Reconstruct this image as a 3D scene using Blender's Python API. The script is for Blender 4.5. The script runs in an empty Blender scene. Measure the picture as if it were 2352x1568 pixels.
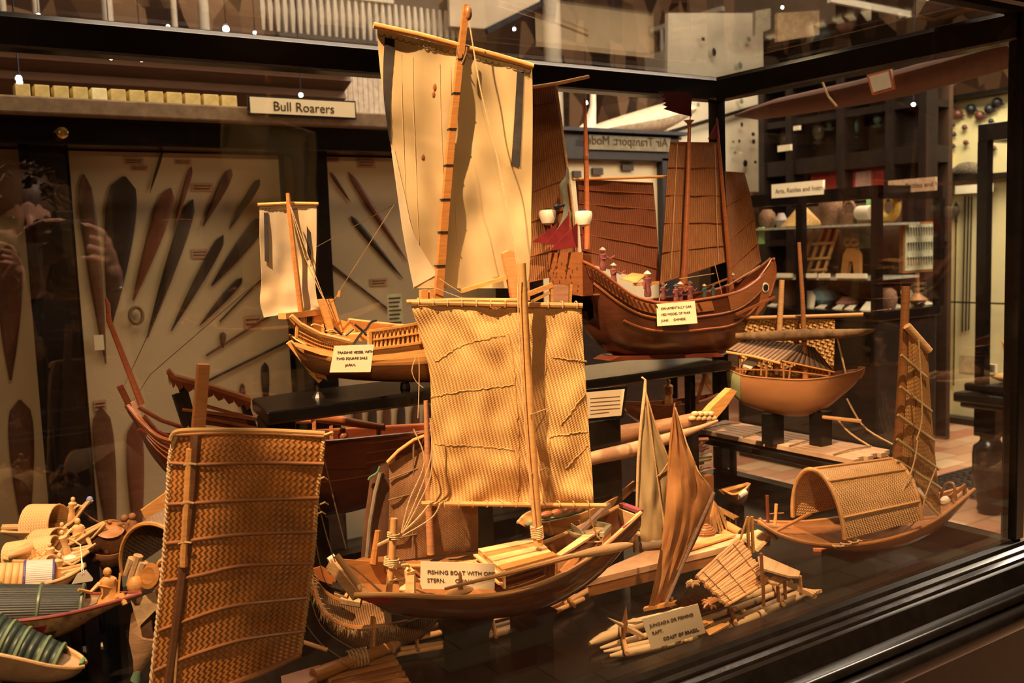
import bpy, bmesh, math, random
from mathutils import Vector, Matrix, noise
S = bpy.context.scene
COL = S.collection
random.seed(7)
PI = math.pi
V = Vector
# ------------------------------------------------------------------ camera
CAM = V((0, 0, 1.55))
RT = V((0.83455, -0.54982, -0.03505)).normalized()
UP = V((0.08407, 0.06421, 0.99439)).normalized()
FW = V((0.54448, 0.83281, -0.09981)).normalized()
FPX, CX, CY = 2190.9, 1176.0, 784.0
cd = bpy.data.cameras.new('camera'); cam = bpy.data.objects.new('camera', cd); COL.objects.link(cam)
cd.sensor_fit = 'HORIZONTAL'; cd.sensor_width = 36.0; cd.lens = FPX/2352*36.0
cd.clip_start = 0.02; cd.clip_end = 60
cam.matrix_world = Matrix(((RT.x, UP.x, -FW.x, CAM.x), (RT.y, UP.y, -FW.y, CAM.y), (RT.z, UP.z, -FW.z, CAM.z), (0, 0, 0, 1)))
cd.dof.use_dof = True; cd.dof.focus_distance = 1.75; cd.dof.aperture_fstop = 7.0
S.camera = cam
# ------------------------------------------------------------------ view + world + lights
S.view_settings.view_transform = 'Standard'; S.view_settings.look = 'None'
S.view_settings.gamma = 1.0; S.view_settings.use_curve_mapping = False
S.view_settings.exposure = 0.0
S.cycles.transparent_max_bounces = 32
S.cycles.max_bounces = 6; S.cycles.diffuse_bounces = 3; S.cycles.glossy_bounces = 4
S.cycles.caustics_reflective = False; S.cycles.caustics_refractive = False
w = bpy.data.worlds.new('hall_ambient'); S.world = w; w.use_nodes = True
w.node_tree.nodes['Background'].inputs[0].default_value = (0.55, 0.42, 0.30, 1)
w.node_tree.nodes['Background'].inputs[1].default_value = 0.02
def spot(loc, tgt, watts, ang=50, size=0.04, col=(1, .66, .36), blend=.4):
    ld = bpy.data.lights.new('spotlight', 'SPOT'); ld.energy = watts; ld.color = col
    ld.spot_size = math.radians(ang); ld.spot_blend = blend; ld.shadow_soft_size = size
    o = bpy.data.objects.new('spotlight', ld); COL.objects.link(o); o.location = loc
    o.rotation_euler = (V(tgt)-V(loc)).to_track_quat('-Z', 'Y').to_euler(); return o
def area(loc, tgt, watts, sx, sy, col=(1, .72, .45)):
    ld = bpy.data.lights.new('area_light', 'AREA'); ld.energy = watts; ld.color = col
    ld.shape = 'RECTANGLE'; ld.size = sx; ld.size_y = sy
    o = bpy.data.objects.new('area_light', ld); COL.objects.link(o); o.location = loc
    o.rotation_euler = (V(tgt)-V(loc)).to_track_quat('-Z', 'Y').to_euler(); return o
spot((-.55, .9, 3.5), (.94, 1.41, 1.40), 1180, 24, .02, (1, .61, .31), .35)
spot((1.15, .45, 3.6), (1.5, 1.38, 1.0), 640, 34, .02, (1, .61, .31), .4)
spot((-.35, .9, 3.3), (.16, 1.62, 1.08), 520, 19, .03, (1, .62, .33), .4)
spot((-.7, -1.5, 2.6), (.9, 1.5, 1.45), 150, 36, .05, (1, .60, .30))
spot((.9, .25, 2.9), (.28, -.12, 1.52), 420, 17, .05, (1, .72, .5))  # added to light the person so the reflection shows in the pane
area((3.5, 3.2, 6.3), (3.5, 6.5, 2.0), 750, 5, 3, (1, .76, .54))
area((1.0, 2.6, 3.2), (1.0, 3.5, 1.2), 24, 2.6, .3, (1, .72, .38))
area((1.5, 3.9, 2.9), (1.5, 5.0, 2.2), 12, 3, .5, (1, .7, .45))
area((3.4, 3.0, 2.9), (4.9, 3.6, 1.3), 34, 1.2, .6, (1, .78, .5))
area((6.4, 3.7, 3.2), (7.1, 4.2, 1.4), 34, .8, .5, (1, .88, .58))
area((4.6, 1.0, 3.0), (5.2, 2.2, .8), 30, .6, .6, (1, .85, .6))
area((6.0, 1.5, 3.4), (4.9, 3.0, .0), 160, 1.5, 1.5, (1, .8, .6))

# ------------------------------------------------------------------ pixel -> place helpers
def ray(x, y): return FW + RT*((x-CX)/FPX) - UP*((y-CY)/FPX)
def at_y(x, y, Y): d = ray(x, y); return CAM + d*(Y/d.y)
def at_x(x, y, X): d = ray(x, y); return CAM + d*(X/d.x)
def at_z(x, y, Z): d = ray(x, y); return CAM + d*((Z-CAM.z)/d.z)
class PL:
    """vertical plane through p0 with horizontal direction yaw (degrees from +X); off = metres towards the viewer"""
    def __init__(s, p0, yaw):
        s.p = V(p0); a = math.radians(yaw); s.u = V((math.cos(a), math.sin(a), 0)); n = V((s.u.y, -s.u.x, 0))
        if n.dot(CAM-s.p) < 0: n = -n
        s.n = n
    def __call__(s, x, y, off=0.0):
        d = ray(x, y); q = s.p + s.n*off
        return CAM + d*((q-CAM).dot(s.n)/d.dot(s.n))
    def many(s, pts, off=0.0): return [s(x, y, off) for x, y in pts]
# ------------------------------------------------------------------ mesh builder
def lerp(a, b, t): return a+(b-a)*t
def cr(pts, n):
    """Catmull-Rom resample a list of tuples/vectors to n samples (uniform parameter)"""
    m = len(pts)-1; out = []
    P = [V(p) if not isinstance(p, (int, float)) else p for p in pts]
    for i in range(n):
        t = i/(n-1)*m; k = min(int(t), m-1); u = t-k
        a = P[max(k-1, 0)]; b = P[k]; c = P[k+1]; d = P[min(k+2, m)]
        out.append(0.5*((2*b)+(c-a)*u+(2*a-5*b+4*c-d)*u*u+(3*b-a-3*c+d)*u*u*u))
    return out
class MB:
    def __init__(s): s.v = []; s.f = []; s.uv = []
    def add(s, vs, fs, uvs=None):
        b = len(s.v); s.v += [V(p) for p in vs]
        for i, f in enumerate(fs):
            s.f.append([b+k for k in f]); s.uv.append(uvs[i] if uvs else None)
        return s
    def box(s, c, d, R=None):
        c = V(c); x, y, z = d[0]/2, d[1]/2, d[2]/2
        vs = [V((sx*x, sy*y, sz*z)) for sx in (-1, 1) for sy in (-1, 1) for sz in (-1, 1)]
        if R is not None: vs = [R @ p for p in vs]
        s.add([c+p for p in vs], [(0, 1, 3, 2), (4, 6, 7, 5), (0, 4, 5, 1), (2, 3, 7, 6), (0, 2, 6, 4), (1, 5, 7, 3)]); return s
    def bb(s, a, b):
        a = V(a); b = V(b); return s.box((a+b)/2, (abs(b.x-a.x), abs(b.y-a.y), abs(b.z-a.z)))
    def beam(s, p, q, w, h, up=(0, 0, 1), w2=None, h2=None):
        p = V(p); q = V(q); d = (q-p).normalized(); up = V(up)
        if abs(d.dot(up)) > .98: up = V((0, 1, 0))
        a = d.cross(up).normalized(); b = a.cross(d).normalized(); w2 = w if w2 is None else w2; h2 = h if h2 is None else h2
        vs = []
        for c, ww, hh in ((p, w, h), (q, w2, h2)):
            vs += [c-a*ww/2-b*hh/2, c+a*ww/2-b*hh/2, c+a*ww/2+b*hh/2, c-a*ww/2+b*hh/2]
        s.add(vs, [(3, 2, 1, 0), (4, 5, 6, 7), (0, 1, 5, 4), (1, 2, 6, 5), (2, 3, 7, 6), (3, 0, 4, 7)]); return s
    def tube(s, pts, r, n=8, cap=True):
        P = [V(p) for p in pts]; m = len(P)
        R = list(r) if isinstance(r, (list, tuple)) else [r]*m
        if len(R) != m: R = [lerp(R[0], R[-1], i/(m-1)) for i in range(m)]
        t0 = (P[1]-P[0]).normalized(); a = t0.orthogonal().normalized(); vs = []; L = 0; uvl = []
        for i in range(m):
            t = ((P[min(i+1, m-1)]-P[max(i-1, 0)])).normalized()
            a = (a-t*a.dot(t)); a = a.normalized() if a.length > 1e-9 else t.orthogonal().normalized(); b = t.cross(a)
            if i: L += (P[i]-P[i-1]).length
            uvl.append(L)
            for k in range(n):
                q = 2*PI*k/n; vs.append(P[i]+a*(R[i]*math.cos(q))+b*(R[i]*math.sin(q)))
        fs = []; us = []
        for i in range(m-1):
            for k in range(n):
                fs.append((i*n+k, i*n+(k+1) % n, (i+1)*n+(k+1) % n, (i+1)*n+k))
                us.append([(uvl[i], k/n*.02), (uvl[i], (k+1)/n*.02), (uvl[i+1], (k+1)/n*.02), (uvl[i+1], k/n*.02)])
        if cap: fs += [tuple(reversed(range(n))), tuple(range((m-1)*n, m*n))]; us += [None, None]
        s.add(vs, fs, us); return s
    def lathe(s, prof, base, axis=(0, 0, 1), n=16, sx=1, sy=1):
        base = V(base); ax = V(axis).normalized(); a = ax.orthogonal().normalized()
        if abs(ax.z) > .99: a = V((1, 0, 0))
        b = ax.cross(a); vs = []
        for r, z in prof:
            for k in range(n):
                q = 2*PI*k/n; vs.append(base+ax*z+a*(r*sx*math.cos(q))+b*(r*sy*math.sin(q)))
        m = len(prof); fs = [(i*n+k, i*n+(k+1) % n, (i+1)*n+(k+1) % n, (i+1)*n+k) for i in range(m-1) for k in range(n)]
        fs += [tuple(reversed(range(n))), tuple(range((m-1)*n, m*n))]
        s.add(vs, fs); return s
    def ball(s, c, r, sc=(1, 1, 1), n=12, R=None):
        c = V(c); vs = []; m = n//2+1
        for i in range(m+1):
            th = PI*i/m
            for k in range(n):
                q = 2*PI*k/n; p = V((r*sc[0]*math.sin(th)*math.cos(q), r*sc[1]*math.sin(th)*math.sin(q), r*sc[2]*math.cos(th)))
                vs.append(c+(R @ p if R is not None else p))
        s.add(vs, [(i*n+k, (i+1)*n+k, (i+1)*n+(k+1) % n, i*n+(k+1) % n) for i in range(m) for k in range(n)]); return s
    def grid(s, G, t=.0015, closed=False, uvs=1.0):
        """solid sheet from a 2-D array of points; t = thickness"""
        m = len(G); n = len(G[0]); N = []
        for i in range(m):
            for j in range(n):
                du = G[min(i+1, m-1)][j]-G[max(i-1, 0)][j]; dv = G[i][min(j+1, n-1)]-G[i][max(j-1, 0)]
                c = du.cross(dv); N.append(c.normalized() if c.length > 1e-12 else V((0, 0, 0)))
        vs = [G[i][j]+N[i*n+j]*(t/2) for i in range(m) for j in range(n)]+[G[i][j]-N[i*n+j]*(t/2) for i in range(m) for j in range(n)]
        U = [[0]*n for _ in range(m)]; W = [[0]*n for _ in range(m)]
        mi, mj = m//2, n//2
        for j in range(n):
            for i in range(1, m): U[i][j] = U[i-1][j]+(G[i][mj]-G[i-1][mj]).length*uvs
        for i in range(m):
            for j in range(1, n): W[i][j] = W[i][j-1]+(G[mi][j]-G[mi][j-1]).length*uvs
        q = m*n; fs = []; us = []
        for i in range(m-1):
            for j in range(n-1):
                a, b, c, d = i*n+j, (i+1)*n+j, (i+1)*n+j+1, i*n+j+1
                uv = [(U[i][j], W[i][j]), (U[i+1][j], W[i+1][j]), (U[i+1][j+1], W[i+1][j+1]), (U[i][j+1], W[i][j+1])]
                fs.append((a, b, c, d)); us.append(uv); fs.append((q+d, q+c, q+b, q+a)); us.append(uv[::-1])
        for i in range(m-1):
            for j in (0, n-1):
                a, b = i*n+j, (i+1)*n+j; f = (a, q+a, q+b, b); fs.append(f if j == 0 else f[::-1]); us.append(None)
        for j in range(n-1):
            for i in (0, m-1):
                a, b = i*n+j, i*n+j+1; f = (a, b, q+b, q+a); fs.append(f if i == 0 else f[::-1]); us.append(None)
        s.add(vs, fs, us); return s
    def prism(s, poly, ext):
        """closed polygon extruded by vector ext"""
        n = len(poly); ext = V(ext); P = [V(p) for p in poly]
        s.add(P+[p+ext for p in P], [tuple(reversed(range(n))), tuple(range(n, 2*n))]+[(i, (i+1) % n, n+(i+1) % n, n+i) for i in range(n)]); return s
    def loft(s, rings, closed=True, cap=True):
        m = len(rings); n = len(rings[0]); vs = [p for r in rings for p in r]; fs = []
        for i in range(m-1):
            for k in range(n if closed else n-1):
                fs.append((i*n+k, i*n+(k+1) % n, (i+1)*n+(k+1) % n, (i+1)*n+k))
        if cap and closed: fs += [tuple(reversed(range(n))), tuple(range((m-1)*n, m*n))]
        s.add(vs, fs); return s
    def build(s, name, mat, parent=None, origin=None, smooth=False, bevel=0, **props):
        me = bpy.data.meshes.new(name)
        o = bpy.data.objects.new(name, me); COL.objects.link(o)
        if parent is not None:
            o.parent = parent; org = V(parent.get('_o', (0, 0, 0)))
        else:
            if origin is None:
                xs = [p.x for p in s.v]; ys = [p.y for p in s.v]; zs = [p.z for p in s.v]
                origin = ((min(xs)+max(xs))/2, (min(ys)+max(ys))/2, min(zs))
            org = V(origin); o.location = org
        o['_o'] = tuple(org)
        me.from_pydata([tuple(p-org) for p in s.v], [], s.f)
        if any(u is not None for u in s.uv):
            ul = me.uv_layers.new(name='UVMap'); li = 0
            for k, f in enumerate(s.f):
                u = s.uv[k]
                for c in range(len(f)):
                    ul.data[li].uv = u[c] if u else (0, 0); li += 1
        me.materials.append(mat)
        if smooth:
            me.polygons.foreach_set('use_smooth', [True]*len(me.polygons))
            bm = bmesh.new(); bm.from_mesh(me)
            for e in bm.edges:
                if len(e.link_faces) == 2 and e.calc_face_angle(0) > math.radians(40): e.smooth = False
            bm.to_mesh(me); bm.free()
        if bevel:
            md = o.modifiers.new('bevel', 'BEVEL'); md.width = bevel; md.segments = 2; md.limit_method = 'ANGLE'
        for k, x in props.items(): o[k] = x
        return o
def thing(name, loc, label, category, group=None):
    o = bpy.data.objects.new(name, None); COL.objects.link(o); o.location = V(loc); o['_o'] = tuple(V(loc))
    o.empty_display_size = .05
    o['label'] = label; o['category'] = category
    if group: o['group'] = group
    return o
def tag(o, label, category, group=None):
    o['label'] = label; o['category'] = category
    if group: o['group'] = group
    return o
def struct(o): o['kind'] = 'structure'; return o
def kids(o): return [c for c in bpy.data.objects if c.parent == o]
def copy_tree(o, parent=None):
    ch = kids(o); c = o.copy(); COL.objects.link(c)
    if parent: c.parent = parent
    for k in ch: copy_tree(k, c)
    return c
FONT = None
def text(body, origin, ux, uy, size, mat, parent=None, name='lettering', depth=.0004, align='LEFT', mirror=False, xs=1.0, shear=0.0, thick=0.0):
    cu = bpy.data.curves.new('txt', 'FONT'); cu.body = body; cu.size = size; cu.extrude = depth; cu.align_x = align; cu.space_line = 1.25
    cu.offset = thick; cu.shear = shear; cu.resolution_u = 3
    t = bpy.data.objects.new('txt', cu); COL.objects.link(t)
    dg = bpy.context.evaluated_depsgraph_get(); me = bpy.data.meshes.new_from_object(t.evaluated_get(dg))
    ux = V(ux).normalized(); uy = V(uy).normalized(); uz = ux.cross(uy); b = MB(); o = V(origin)
    vs = [o+ux*(v.co.x*xs*(-1 if mirror else 1))+uy*v.co.y+uz*v.co.z for v in me.vertices]
    b.add(vs, [tuple(p.vertices) for p in me.polygons])
    bpy.data.objects.remove(t); bpy.data.curves.remove(cu); bpy.data.meshes.remove(me)
    return b.build(name, mat, parent)
# ------------------------------------------------------------------ materials
def _m(name, rough=.5, spec=.4, metal=0):
    m = bpy.data.materials.new(name); m.use_nodes = True; nt = m.node_tree; b = nt.nodes['Principled BSDF']
    b.inputs['Roughness'].default_value = rough; b.inputs['Metallic'].default_value = metal
    b.inputs['Specular IOR Level'].default_value = spec
    return m, nt, b
def ramp(nt, fac, stops):
    r = nt.nodes.new('ShaderNodeValToRGB'); el = r.color_ramp.elements
    while len(el) < len(stops): el.new(.5)
    for e, (p, c) in zip(el, stops): e.position = p; e.color = (*c, 1)
    nt.links.new(fac, r.inputs[0]); return r.outputs[0]
def bump(nt, b, h, s=.3, d=.002):
    n = nt.nodes.new('ShaderNodeBump'); n.inputs['Strength'].default_value = s; n.inputs['Distance'].default_value = d
    nt.links.new(h, n.inputs['Height']); nt.links.new(n.outputs[0], b.inputs['Normal'])
def sc(c, k): return tuple(min(1, x*k) for x in c)
def coords(nt, kind='Object', scale=(1, 1, 1), rot=(0, 0, 0)):
    t = nt.nodes.new('ShaderNodeTexCoord'); m = nt.nodes.new('ShaderNodeMapping'); nt.links.new(t.outputs[kind], m.inputs[0])
    m.inputs['Scale'].default_value = scale; m.inputs['Rotation'].default_value = rot; return m.outputs[0]
def nz(nt, vec, scale, detail=4, rough=.6, dist=0):
    n = nt.nodes.new('ShaderNodeTexNoise'); n.inputs['Scale'].default_value = scale; n.inputs['Detail'].default_value = detail
    n.inputs['Roughness'].default_value = rough; n.inputs['Distortion'].default_value = dist; nt.links.new(vec, n.inputs['Vector']); return n.outputs['Fac']
def plain(name, c, rough=.5, spec=.4, metal=0, var=.25, scale=30, bmp=0):
    m, nt, b = _m(name, rough, spec, metal)
    f = nz(nt, coords(nt), scale); nt.links.new(ramp(nt, f, [(.3, sc(c, 1-var)), (.7, sc(c, 1+var))]), b.inputs['Base Color'])
    if bmp: bump(nt, b, f, bmp)
    return m
def wood(name, c, rough=.45, spec=.4, var=.3, axis=(3, 3, 40), scale=6, c2=None):
    m, nt, b = _m(name, rough, spec)
    f = nz(nt, coords(nt, 'Object', axis), scale, 6, .65, .6)
    nt.links.new(ramp(nt, f, [(.25, c2 or sc(c, 1-var)), (.5, c), (.75, sc(c, 1+var))]), b.inputs['Base Color']); bump(nt, b, f, .15, .001)
    return m
def weave(name, c, c2, pitch=.004, rot=45, rough=.6, strength=.6, var=.35, asp=1.0, patch=6, spec=.35):
    """over-under woven matting in UV metres"""
    m, nt, b = _m(name, rough, spec)
    k = 1/pitch
    vec = coords(nt, 'UV', (k, k*asp, 1), (0, 0, math.radians(rot)))
    ch = nt.nodes.new('ShaderNodeTexChecker'); ch.inputs['Scale'].default_value = 1.0; nt.links.new(vec, ch.inputs[0])
    sep = nt.nodes.new('ShaderNodeSeparateXYZ'); nt.links.new(vec, sep.inputs[0])
    def sn(o):
        a = nt.nodes.new('ShaderNodeMath'); a.operation = 'MULTIPLY'; a.inputs[1].default_value = PI; nt.links.new(o, a.inputs[0])
        q = nt.nodes.new('ShaderNodeMath'); q.operation = 'SINE'; nt.links.new(a.outputs[0], q.inputs[0])
        z = nt.nodes.new('ShaderNodeMath'); z.operation = 'ABSOLUTE'; nt.links.new(q.outputs[0], z.inputs[0]); return z.outputs[0]
    mx = nt.nodes.new('ShaderNodeMix'); mx.data_type = 'FLOAT'
    nt.links.new(ch.outputs['Fac'], mx.inputs[0]); nt.links.new(sn(sep.outputs[0]), mx.inputs[2]); nt.links.new(sn(sep.outputs[1]), mx.inputs[3])
    h = mx.outputs[0]
    col = ramp(nt, h, [(0, c2), (.55, c), (1, sc(c, 1.12))])
    n2 = nz(nt, coords(nt, 'UV', (patch, patch, 1)), 5, 5)
    var_c = ramp(nt, n2, [(.3, (1-var,)*3), (.7, (1.0, 1.0, 1.0))])
    mm = nt.nodes.new('ShaderNodeMix'); mm.data_type = 'RGBA'; mm.blend_type = 'MULTIPLY'; mm.inputs[0].default_value = 1
    nt.links.new(col, mm.inputs[6]); nt.links.new(var_c, mm.inputs[7]); nt.links.new(mm.outputs[2], b.inputs['Base Color'])
    bump(nt, b, h, strength, pitch*.5)
    return m
def cloth(name, c, c2=None, scale=14, rough=.8, var=.12, trans=0.0, stripes=0, crease=.4):
    m, nt, b = _m(name, rough, .2)
    vec = coords(nt, 'UV', (1, 1, 1)); f = nz(nt, vec, scale, 6)
    nt.links.new(ramp(nt, f, [(.3, c2 or sc(c, 1-var*2)), (.55, c), (.8, sc(c, 1+var))]), b.inputs['Base Color'])
    g = nz(nt, vec, scale*.7, 2, .5, 1.2); bump(nt, b, g, crease, .006)
    if trans:
        t = nt.nodes.new('ShaderNodeBsdfTranslucent'); t.inputs[0].default_value = (*c, 1); mix = nt.nodes.new('ShaderNodeMixShader')
        mix.inputs[0].default_value = trans; nt.links.new(b.outputs[0], mix.inputs[1]); nt.links.new(t.outputs[0], mix.inputs[2])
        nt.links.new(mix.outputs[0], nt.nodes['Material Output'].inputs[0])
    return m
def bands(name, c, c2, per=.01, rough=.6, rot=0, strength=.5, var=.3, kind='UV', width=.5, spec=.35):
    """parallel slats / reeds, dark seams between them"""
    m, nt, b = _m(name, rough, spec); k = 1/per
    vec = coords(nt, kind, (k, k, k), (0, 0, math.radians(rot)))
    sep = nt.nodes.new('ShaderNodeSeparateXYZ'); nt.links.new(vec, sep.inputs[0])
    a = nt.nodes.new('ShaderNodeMath'); a.operation = 'MULTIPLY'; a.inputs[1].default_value = PI; nt.links.new(sep.outputs[1], a.inputs[0])
    q = nt.nodes.new('ShaderNodeMath'); q.operation = 'SINE'; nt.links.new(a.outputs[0], q.inputs[0])
    z = nt.nodes.new('ShaderNodeMath'); z.operation = 'ABSOLUTE'; nt.links.new(q.outputs[0], z.inputs[0])
    n2 = nz(nt, coords(nt, kind, (8, 60, 8)), 5, 5); col = ramp(nt, z.outputs[0], [(0, c2), (width, c)])
    vc = ramp(nt, n2, [(.3, (1-var,)*3), (.7, (1, 1, 1))])
    mm = nt.nodes.new('ShaderNodeMix'); mm.data_type = 'RGBA'; mm.blend_type = 'MULTIPLY'; mm.inputs[0].default_value = 1
    nt.links.new(col, mm.inputs[6]); nt.links.new(vc, mm.inputs[7]); nt.links.new(mm.outputs[2], b.inputs['Base Color'])
    bump(nt, b, z.outputs[0], strength, per*.4); return m
def glass(name, refl=1.0, tint=(1, 1, 1), ior=1.5):
    m = bpy.data.materials.new(name); m.use_nodes = True; nt = m.node_tree; nt.nodes.clear()
    o = nt.nodes.new('ShaderNodeOutputMaterial'); t = nt.nodes.new('ShaderNodeBsdfTransparent'); g = nt.nodes.new('ShaderNodeBsdfGlossy')
    g.inputs['Roughness'].default_value = 0.0; t.inputs[0].default_value = (*tint, 1)
    fr = nt.nodes.new('ShaderNodeFresnel'); ge = nt.nodes.new('ShaderNodeNewGeometry'); ml = nt.nodes.new('ShaderNodeMath'); ml.operation = 'MULTIPLY_ADD'
    ml.inputs[1].default_value = 1/ior-ior; ml.inputs[2].default_value = ior; nt.links.new(ge.outputs['Backfacing'], ml.inputs[0]); nt.links.new(ml.outputs[0], fr.inputs[0])
    mu = nt.nodes.new('ShaderNodeMath'); mu.operation = 'MULTIPLY'; mu.inputs[1].default_value = refl; nt.links.new(fr.outputs[0], mu.inputs[0])
    mx = nt.nodes.new('ShaderNodeMixShader'); nt.links.new(mu.outputs[0], mx.inputs[0]); nt.links.new(t.outputs[0], mx.inputs[1]); nt.links.new(g.outputs[0], mx.inputs[2])
    nt.links.new(mx.outputs[0], o.inputs[0]); return m
def emit(name, c, s):
    m, nt, b = _m(name); b.inputs['Emission Color'].default_value = (*c, 1); b.inputs['Emission Strength'].default_value = s
    b.inputs['Base Color'].default_value = (*c, 1); return m
M = {}
M['black'] = plain('ebonised_wood', (.006, .005, .0045), .2, .42, var=.3)
M['blackd'] = plain('dark_stained_wood', (.014, .009, .007), .4, .4, var=.3)
M['glass'] = glass('case_glass')
M['steel'] = plain('metal', (.6, .6, .58), .25, .5, 1)
M['brass'] = plain('brass', (.8, .5, .2), .25, .5, 1)
M['card'] = plain('card', (.78, .66, .45), .8, .1, var=.04)
M['cardp'] = plain('pale_card', (.80, .72, .52), .8, .1, var=.04)
M['ink'] = plain('ink', (.06, .03, .02), .9, .1, var=.1)
M['cream'] = plain('cream_board', (.55, .45, .29), .85, .1, var=.08, scale=3)
M['pine'] = wood('pine', (.60, .30, .09), .45)
M['pale'] = wood('pale_wood', (.58, .36, .16), .5)
M['honey'] = wood('honey_wood', (.38, .165, .045), .4)
M['bamboo'] = wood('bamboo', (.50, .27, .095), .35, axis=(2, 2, 20), var=.2)
M['brown'] = wood('brown_wood', (.28, .12, .04), .4)
M['red'] = wood('red_lacquered_wood', (.13, .032, .014), .3, .5)
M['redl'] = wood('red_brown_wood', (.26, .085, .03), .32, .5)
M['tw'] = plain('twine', (.55, .38, .2), .9, .1, var=.2, scale=200)
M['twd'] = plain('dark_twine', (.2, .13, .07), .9, .1)
M['white'] = plain('white_paint', (.75, .68, .55), .6, .2, var=.1)
M['ivory'] = wood('pale_carved_wood', (.74, .47, .21), .5, var=.15)
M['iron'] = plain('iron', (.03, .03, .035), .45, .5, .6)

# ------------------------------------------------------------------ the big glass case
X0, X1, Y0, Y1 = -0.45, 1.993, 1.09, 1.957
ZR, ZT, ZF = .885, 1.985, .84
def rectsweep(prof, x0=X0, x1=X1, y0=Y0, y1=Y1):
    rings = []
    for sx, sy in ((-1, -1), (1, -1), (1, 1), (-1, 1), (-1, -1)):
        cx = x1 if sx > 0 else x0; cy = y1 if sy > 0 else y0
        rings.append([V((cx+sx*o, cy+sy*o, z)) for o, z in prof])
    return MB().loft(rings, closed=True, cap=False)
case = thing('display_case', ((X0+X1)/2, (Y0+Y1)/2, 0), 'large black-framed glass case holding all the model boats', 'display case')
M['panelb'] = plain('apron_wood', (.05, .026, .015), .42, .4, var=.2)
rectsweep([(-.035, ZR), (.004, ZR), (.012, ZR-.006), (.016, ZR-.013), (.024, ZR-.017), (.024, ZR-.024), (.034, ZR-.028), (.036, ZR-.032), (.036, ZR-.07), (-.035, ZR-.07)]).build('bottom_rail', M['black'], case)
rectsweep([(.036, .852), (.046, .850), (.056, .822), (.058, .815), (.075, .812), (.082, .806), (.084, .800), (.080, .793), (.09, .789), (.1, .779), (.102, .766), (.098, .752), (.088, .744), (.074, .740), (.07, .732), (-.03, .732), (-.03, .80)]).build('base_moulding', M['black'], case, smooth=True)
rectsweep([(.07, .732), (.06, .725), (.06, .56), (.066, .55), (.066, .53), (.02, .53), (.02, .732)]).build('apron', M['panelb'], case)
MB().bb((X0, Y0, ZF-.03), (X1, Y1, ZF)).build('base_board', plain('polished_black_board', (.008, .006, .005), .2, .35, var=.2), case)
TP = [(-.03, ZT-.002), (-.030, ZT-.050), (-.024, ZT-.054), (.008, ZT-.056), (.012, ZT-.046), (.018, ZT-.040), (.018, ZT-.030), (.024, ZT-.024), (.024, ZT+.012), (.01, ZT+.016), (-.02, ZT+.008)]
MB().loft([[V((cx+sx*o, cy+sy*o, z)) for o, z in TP] for cx, cy, sx, sy in ((X0, Y0, -1, 0), (X0, Y1, -1, 1), (X1, Y1, 1, 1), (X1, Y0, 1, 0))]).build('top_rail', M['black'], case)
MB().loft([[V((x, Y0-o, z+.054)) for o, z in TP] for x in (X0-.02, X1+.02)]).build('front_top_rail', M['black'], case)
for cx, cy in ((X0, Y0), (X1, Y0), (X1, Y1), (X0, Y1)):
    sx = 1 if cx == X0 else -1; sy = 1 if cy == Y0 else -1
    b = MB(); b.bb((cx-.012*sx, cy-.012*sy, ZR), (cx+.022*sx, cy+.022*sy, ZT if cy == Y0 else ZT-.05)); b.build('corner_post', M['black'], case, bevel=.003)
for nm, a, b_ in (('front_pane', (X0, Y0-.003, ZR), (X1, Y0+.003, ZT)), ('back_pane', (X0, Y1-.003, ZR), (X1, Y1+.003, ZT-.05)),
                  ('end_pane', (X1-.003, Y0, ZR), (X1+.003, Y1, ZT-.05)), ('end_pane', (X0-.003, Y0, ZR), (X0+.003, Y1, ZT-.05))):
    MB().bb(a, b_).build(nm, M['glass'], case)
MB().bb((X0+.02, Y0+.02, ZT-.006), (X1-.02, Y1-.02, ZT)).build('roof_pane', M['glass'], case)
for cx in (X0, X1):
    for cy in (Y0, Y1):
        MB().lathe([(.03, 0), (.045, .01), (.05, .03), (.035, .06), (.03, .1), (.045, .16), (.055, .24), (.05, .32), (.035, .38), (.045, .40), (.045, .42), (.04, .43), (.04, .54)], (cx, cy, 0), n=20).build('turned_leg', M['black'], case, smooth=True)
# ------------------------------------------------------------------ the hall
m, nt, b = _m('tiled_floor', .35, .4)
vec = coords(nt, 'Object', (3.2, 3.2, 3.2)); br = nt.nodes.new('ShaderNodeTexBrick'); nt.links.new(vec, br.inputs[0])
br.inputs['Color1'].default_value = (.42, .15, .08, 1); br.inputs['Color2'].default_value = (.62, .42, .24, 1); br.inputs['Mortar'].default_value = (.2, .13, .08, 1)
br.inputs['Mortar Size'].default_value = .012; br.inputs['Scale'].default_value = 1.0; br.offset = .5; br.inputs['Brick Width'].default_value = .9; br.inputs['Row Height'].default_value = .5
nt.links.new(br.outputs[0], b.inputs['Base Color'])
struct(MB().bb((-4, -5, -.1), (12, 10, 0)).build('floor', m))
M['ceil'] = wood('roof_boards', (.10, .065, .04), .7, .2)
struct(MB().bb((-4, -5, 6.5), (12, 10, 6.6)).build('ceiling', M['ceil']))
M['mural'] = None
m, nt, b = _m('crowded_gallery_wall', .85, .1)
vo = nt.nodes.new('ShaderNodeTexVoronoi'); vo.inputs['Scale'].default_value = 5; nt.links.new(coords(nt, 'Object', (1, 1, .5)), vo.inputs['Vector'])
nt.links.new(ramp(nt, vo.outputs['Color'], [(.25, (.05, .03, .02)), (.55, (.16, .09, .05)), (.85, (.38, .24, .14))]), b.inputs['Base Color']); M['mural'] = m
struct(MB().bb((-4, 9, 0), (12, 9.2, 6.5)).build('wall_back', M['mural']))
struct(MB().bb((11, -5, 0), (11.2, 9, 6.5)).build('wall_right', M['mural']))
struct(MB().bb((-4.2, -5, 0), (-4, 9, 6.5)).build('wall_left', M['mural']))
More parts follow.
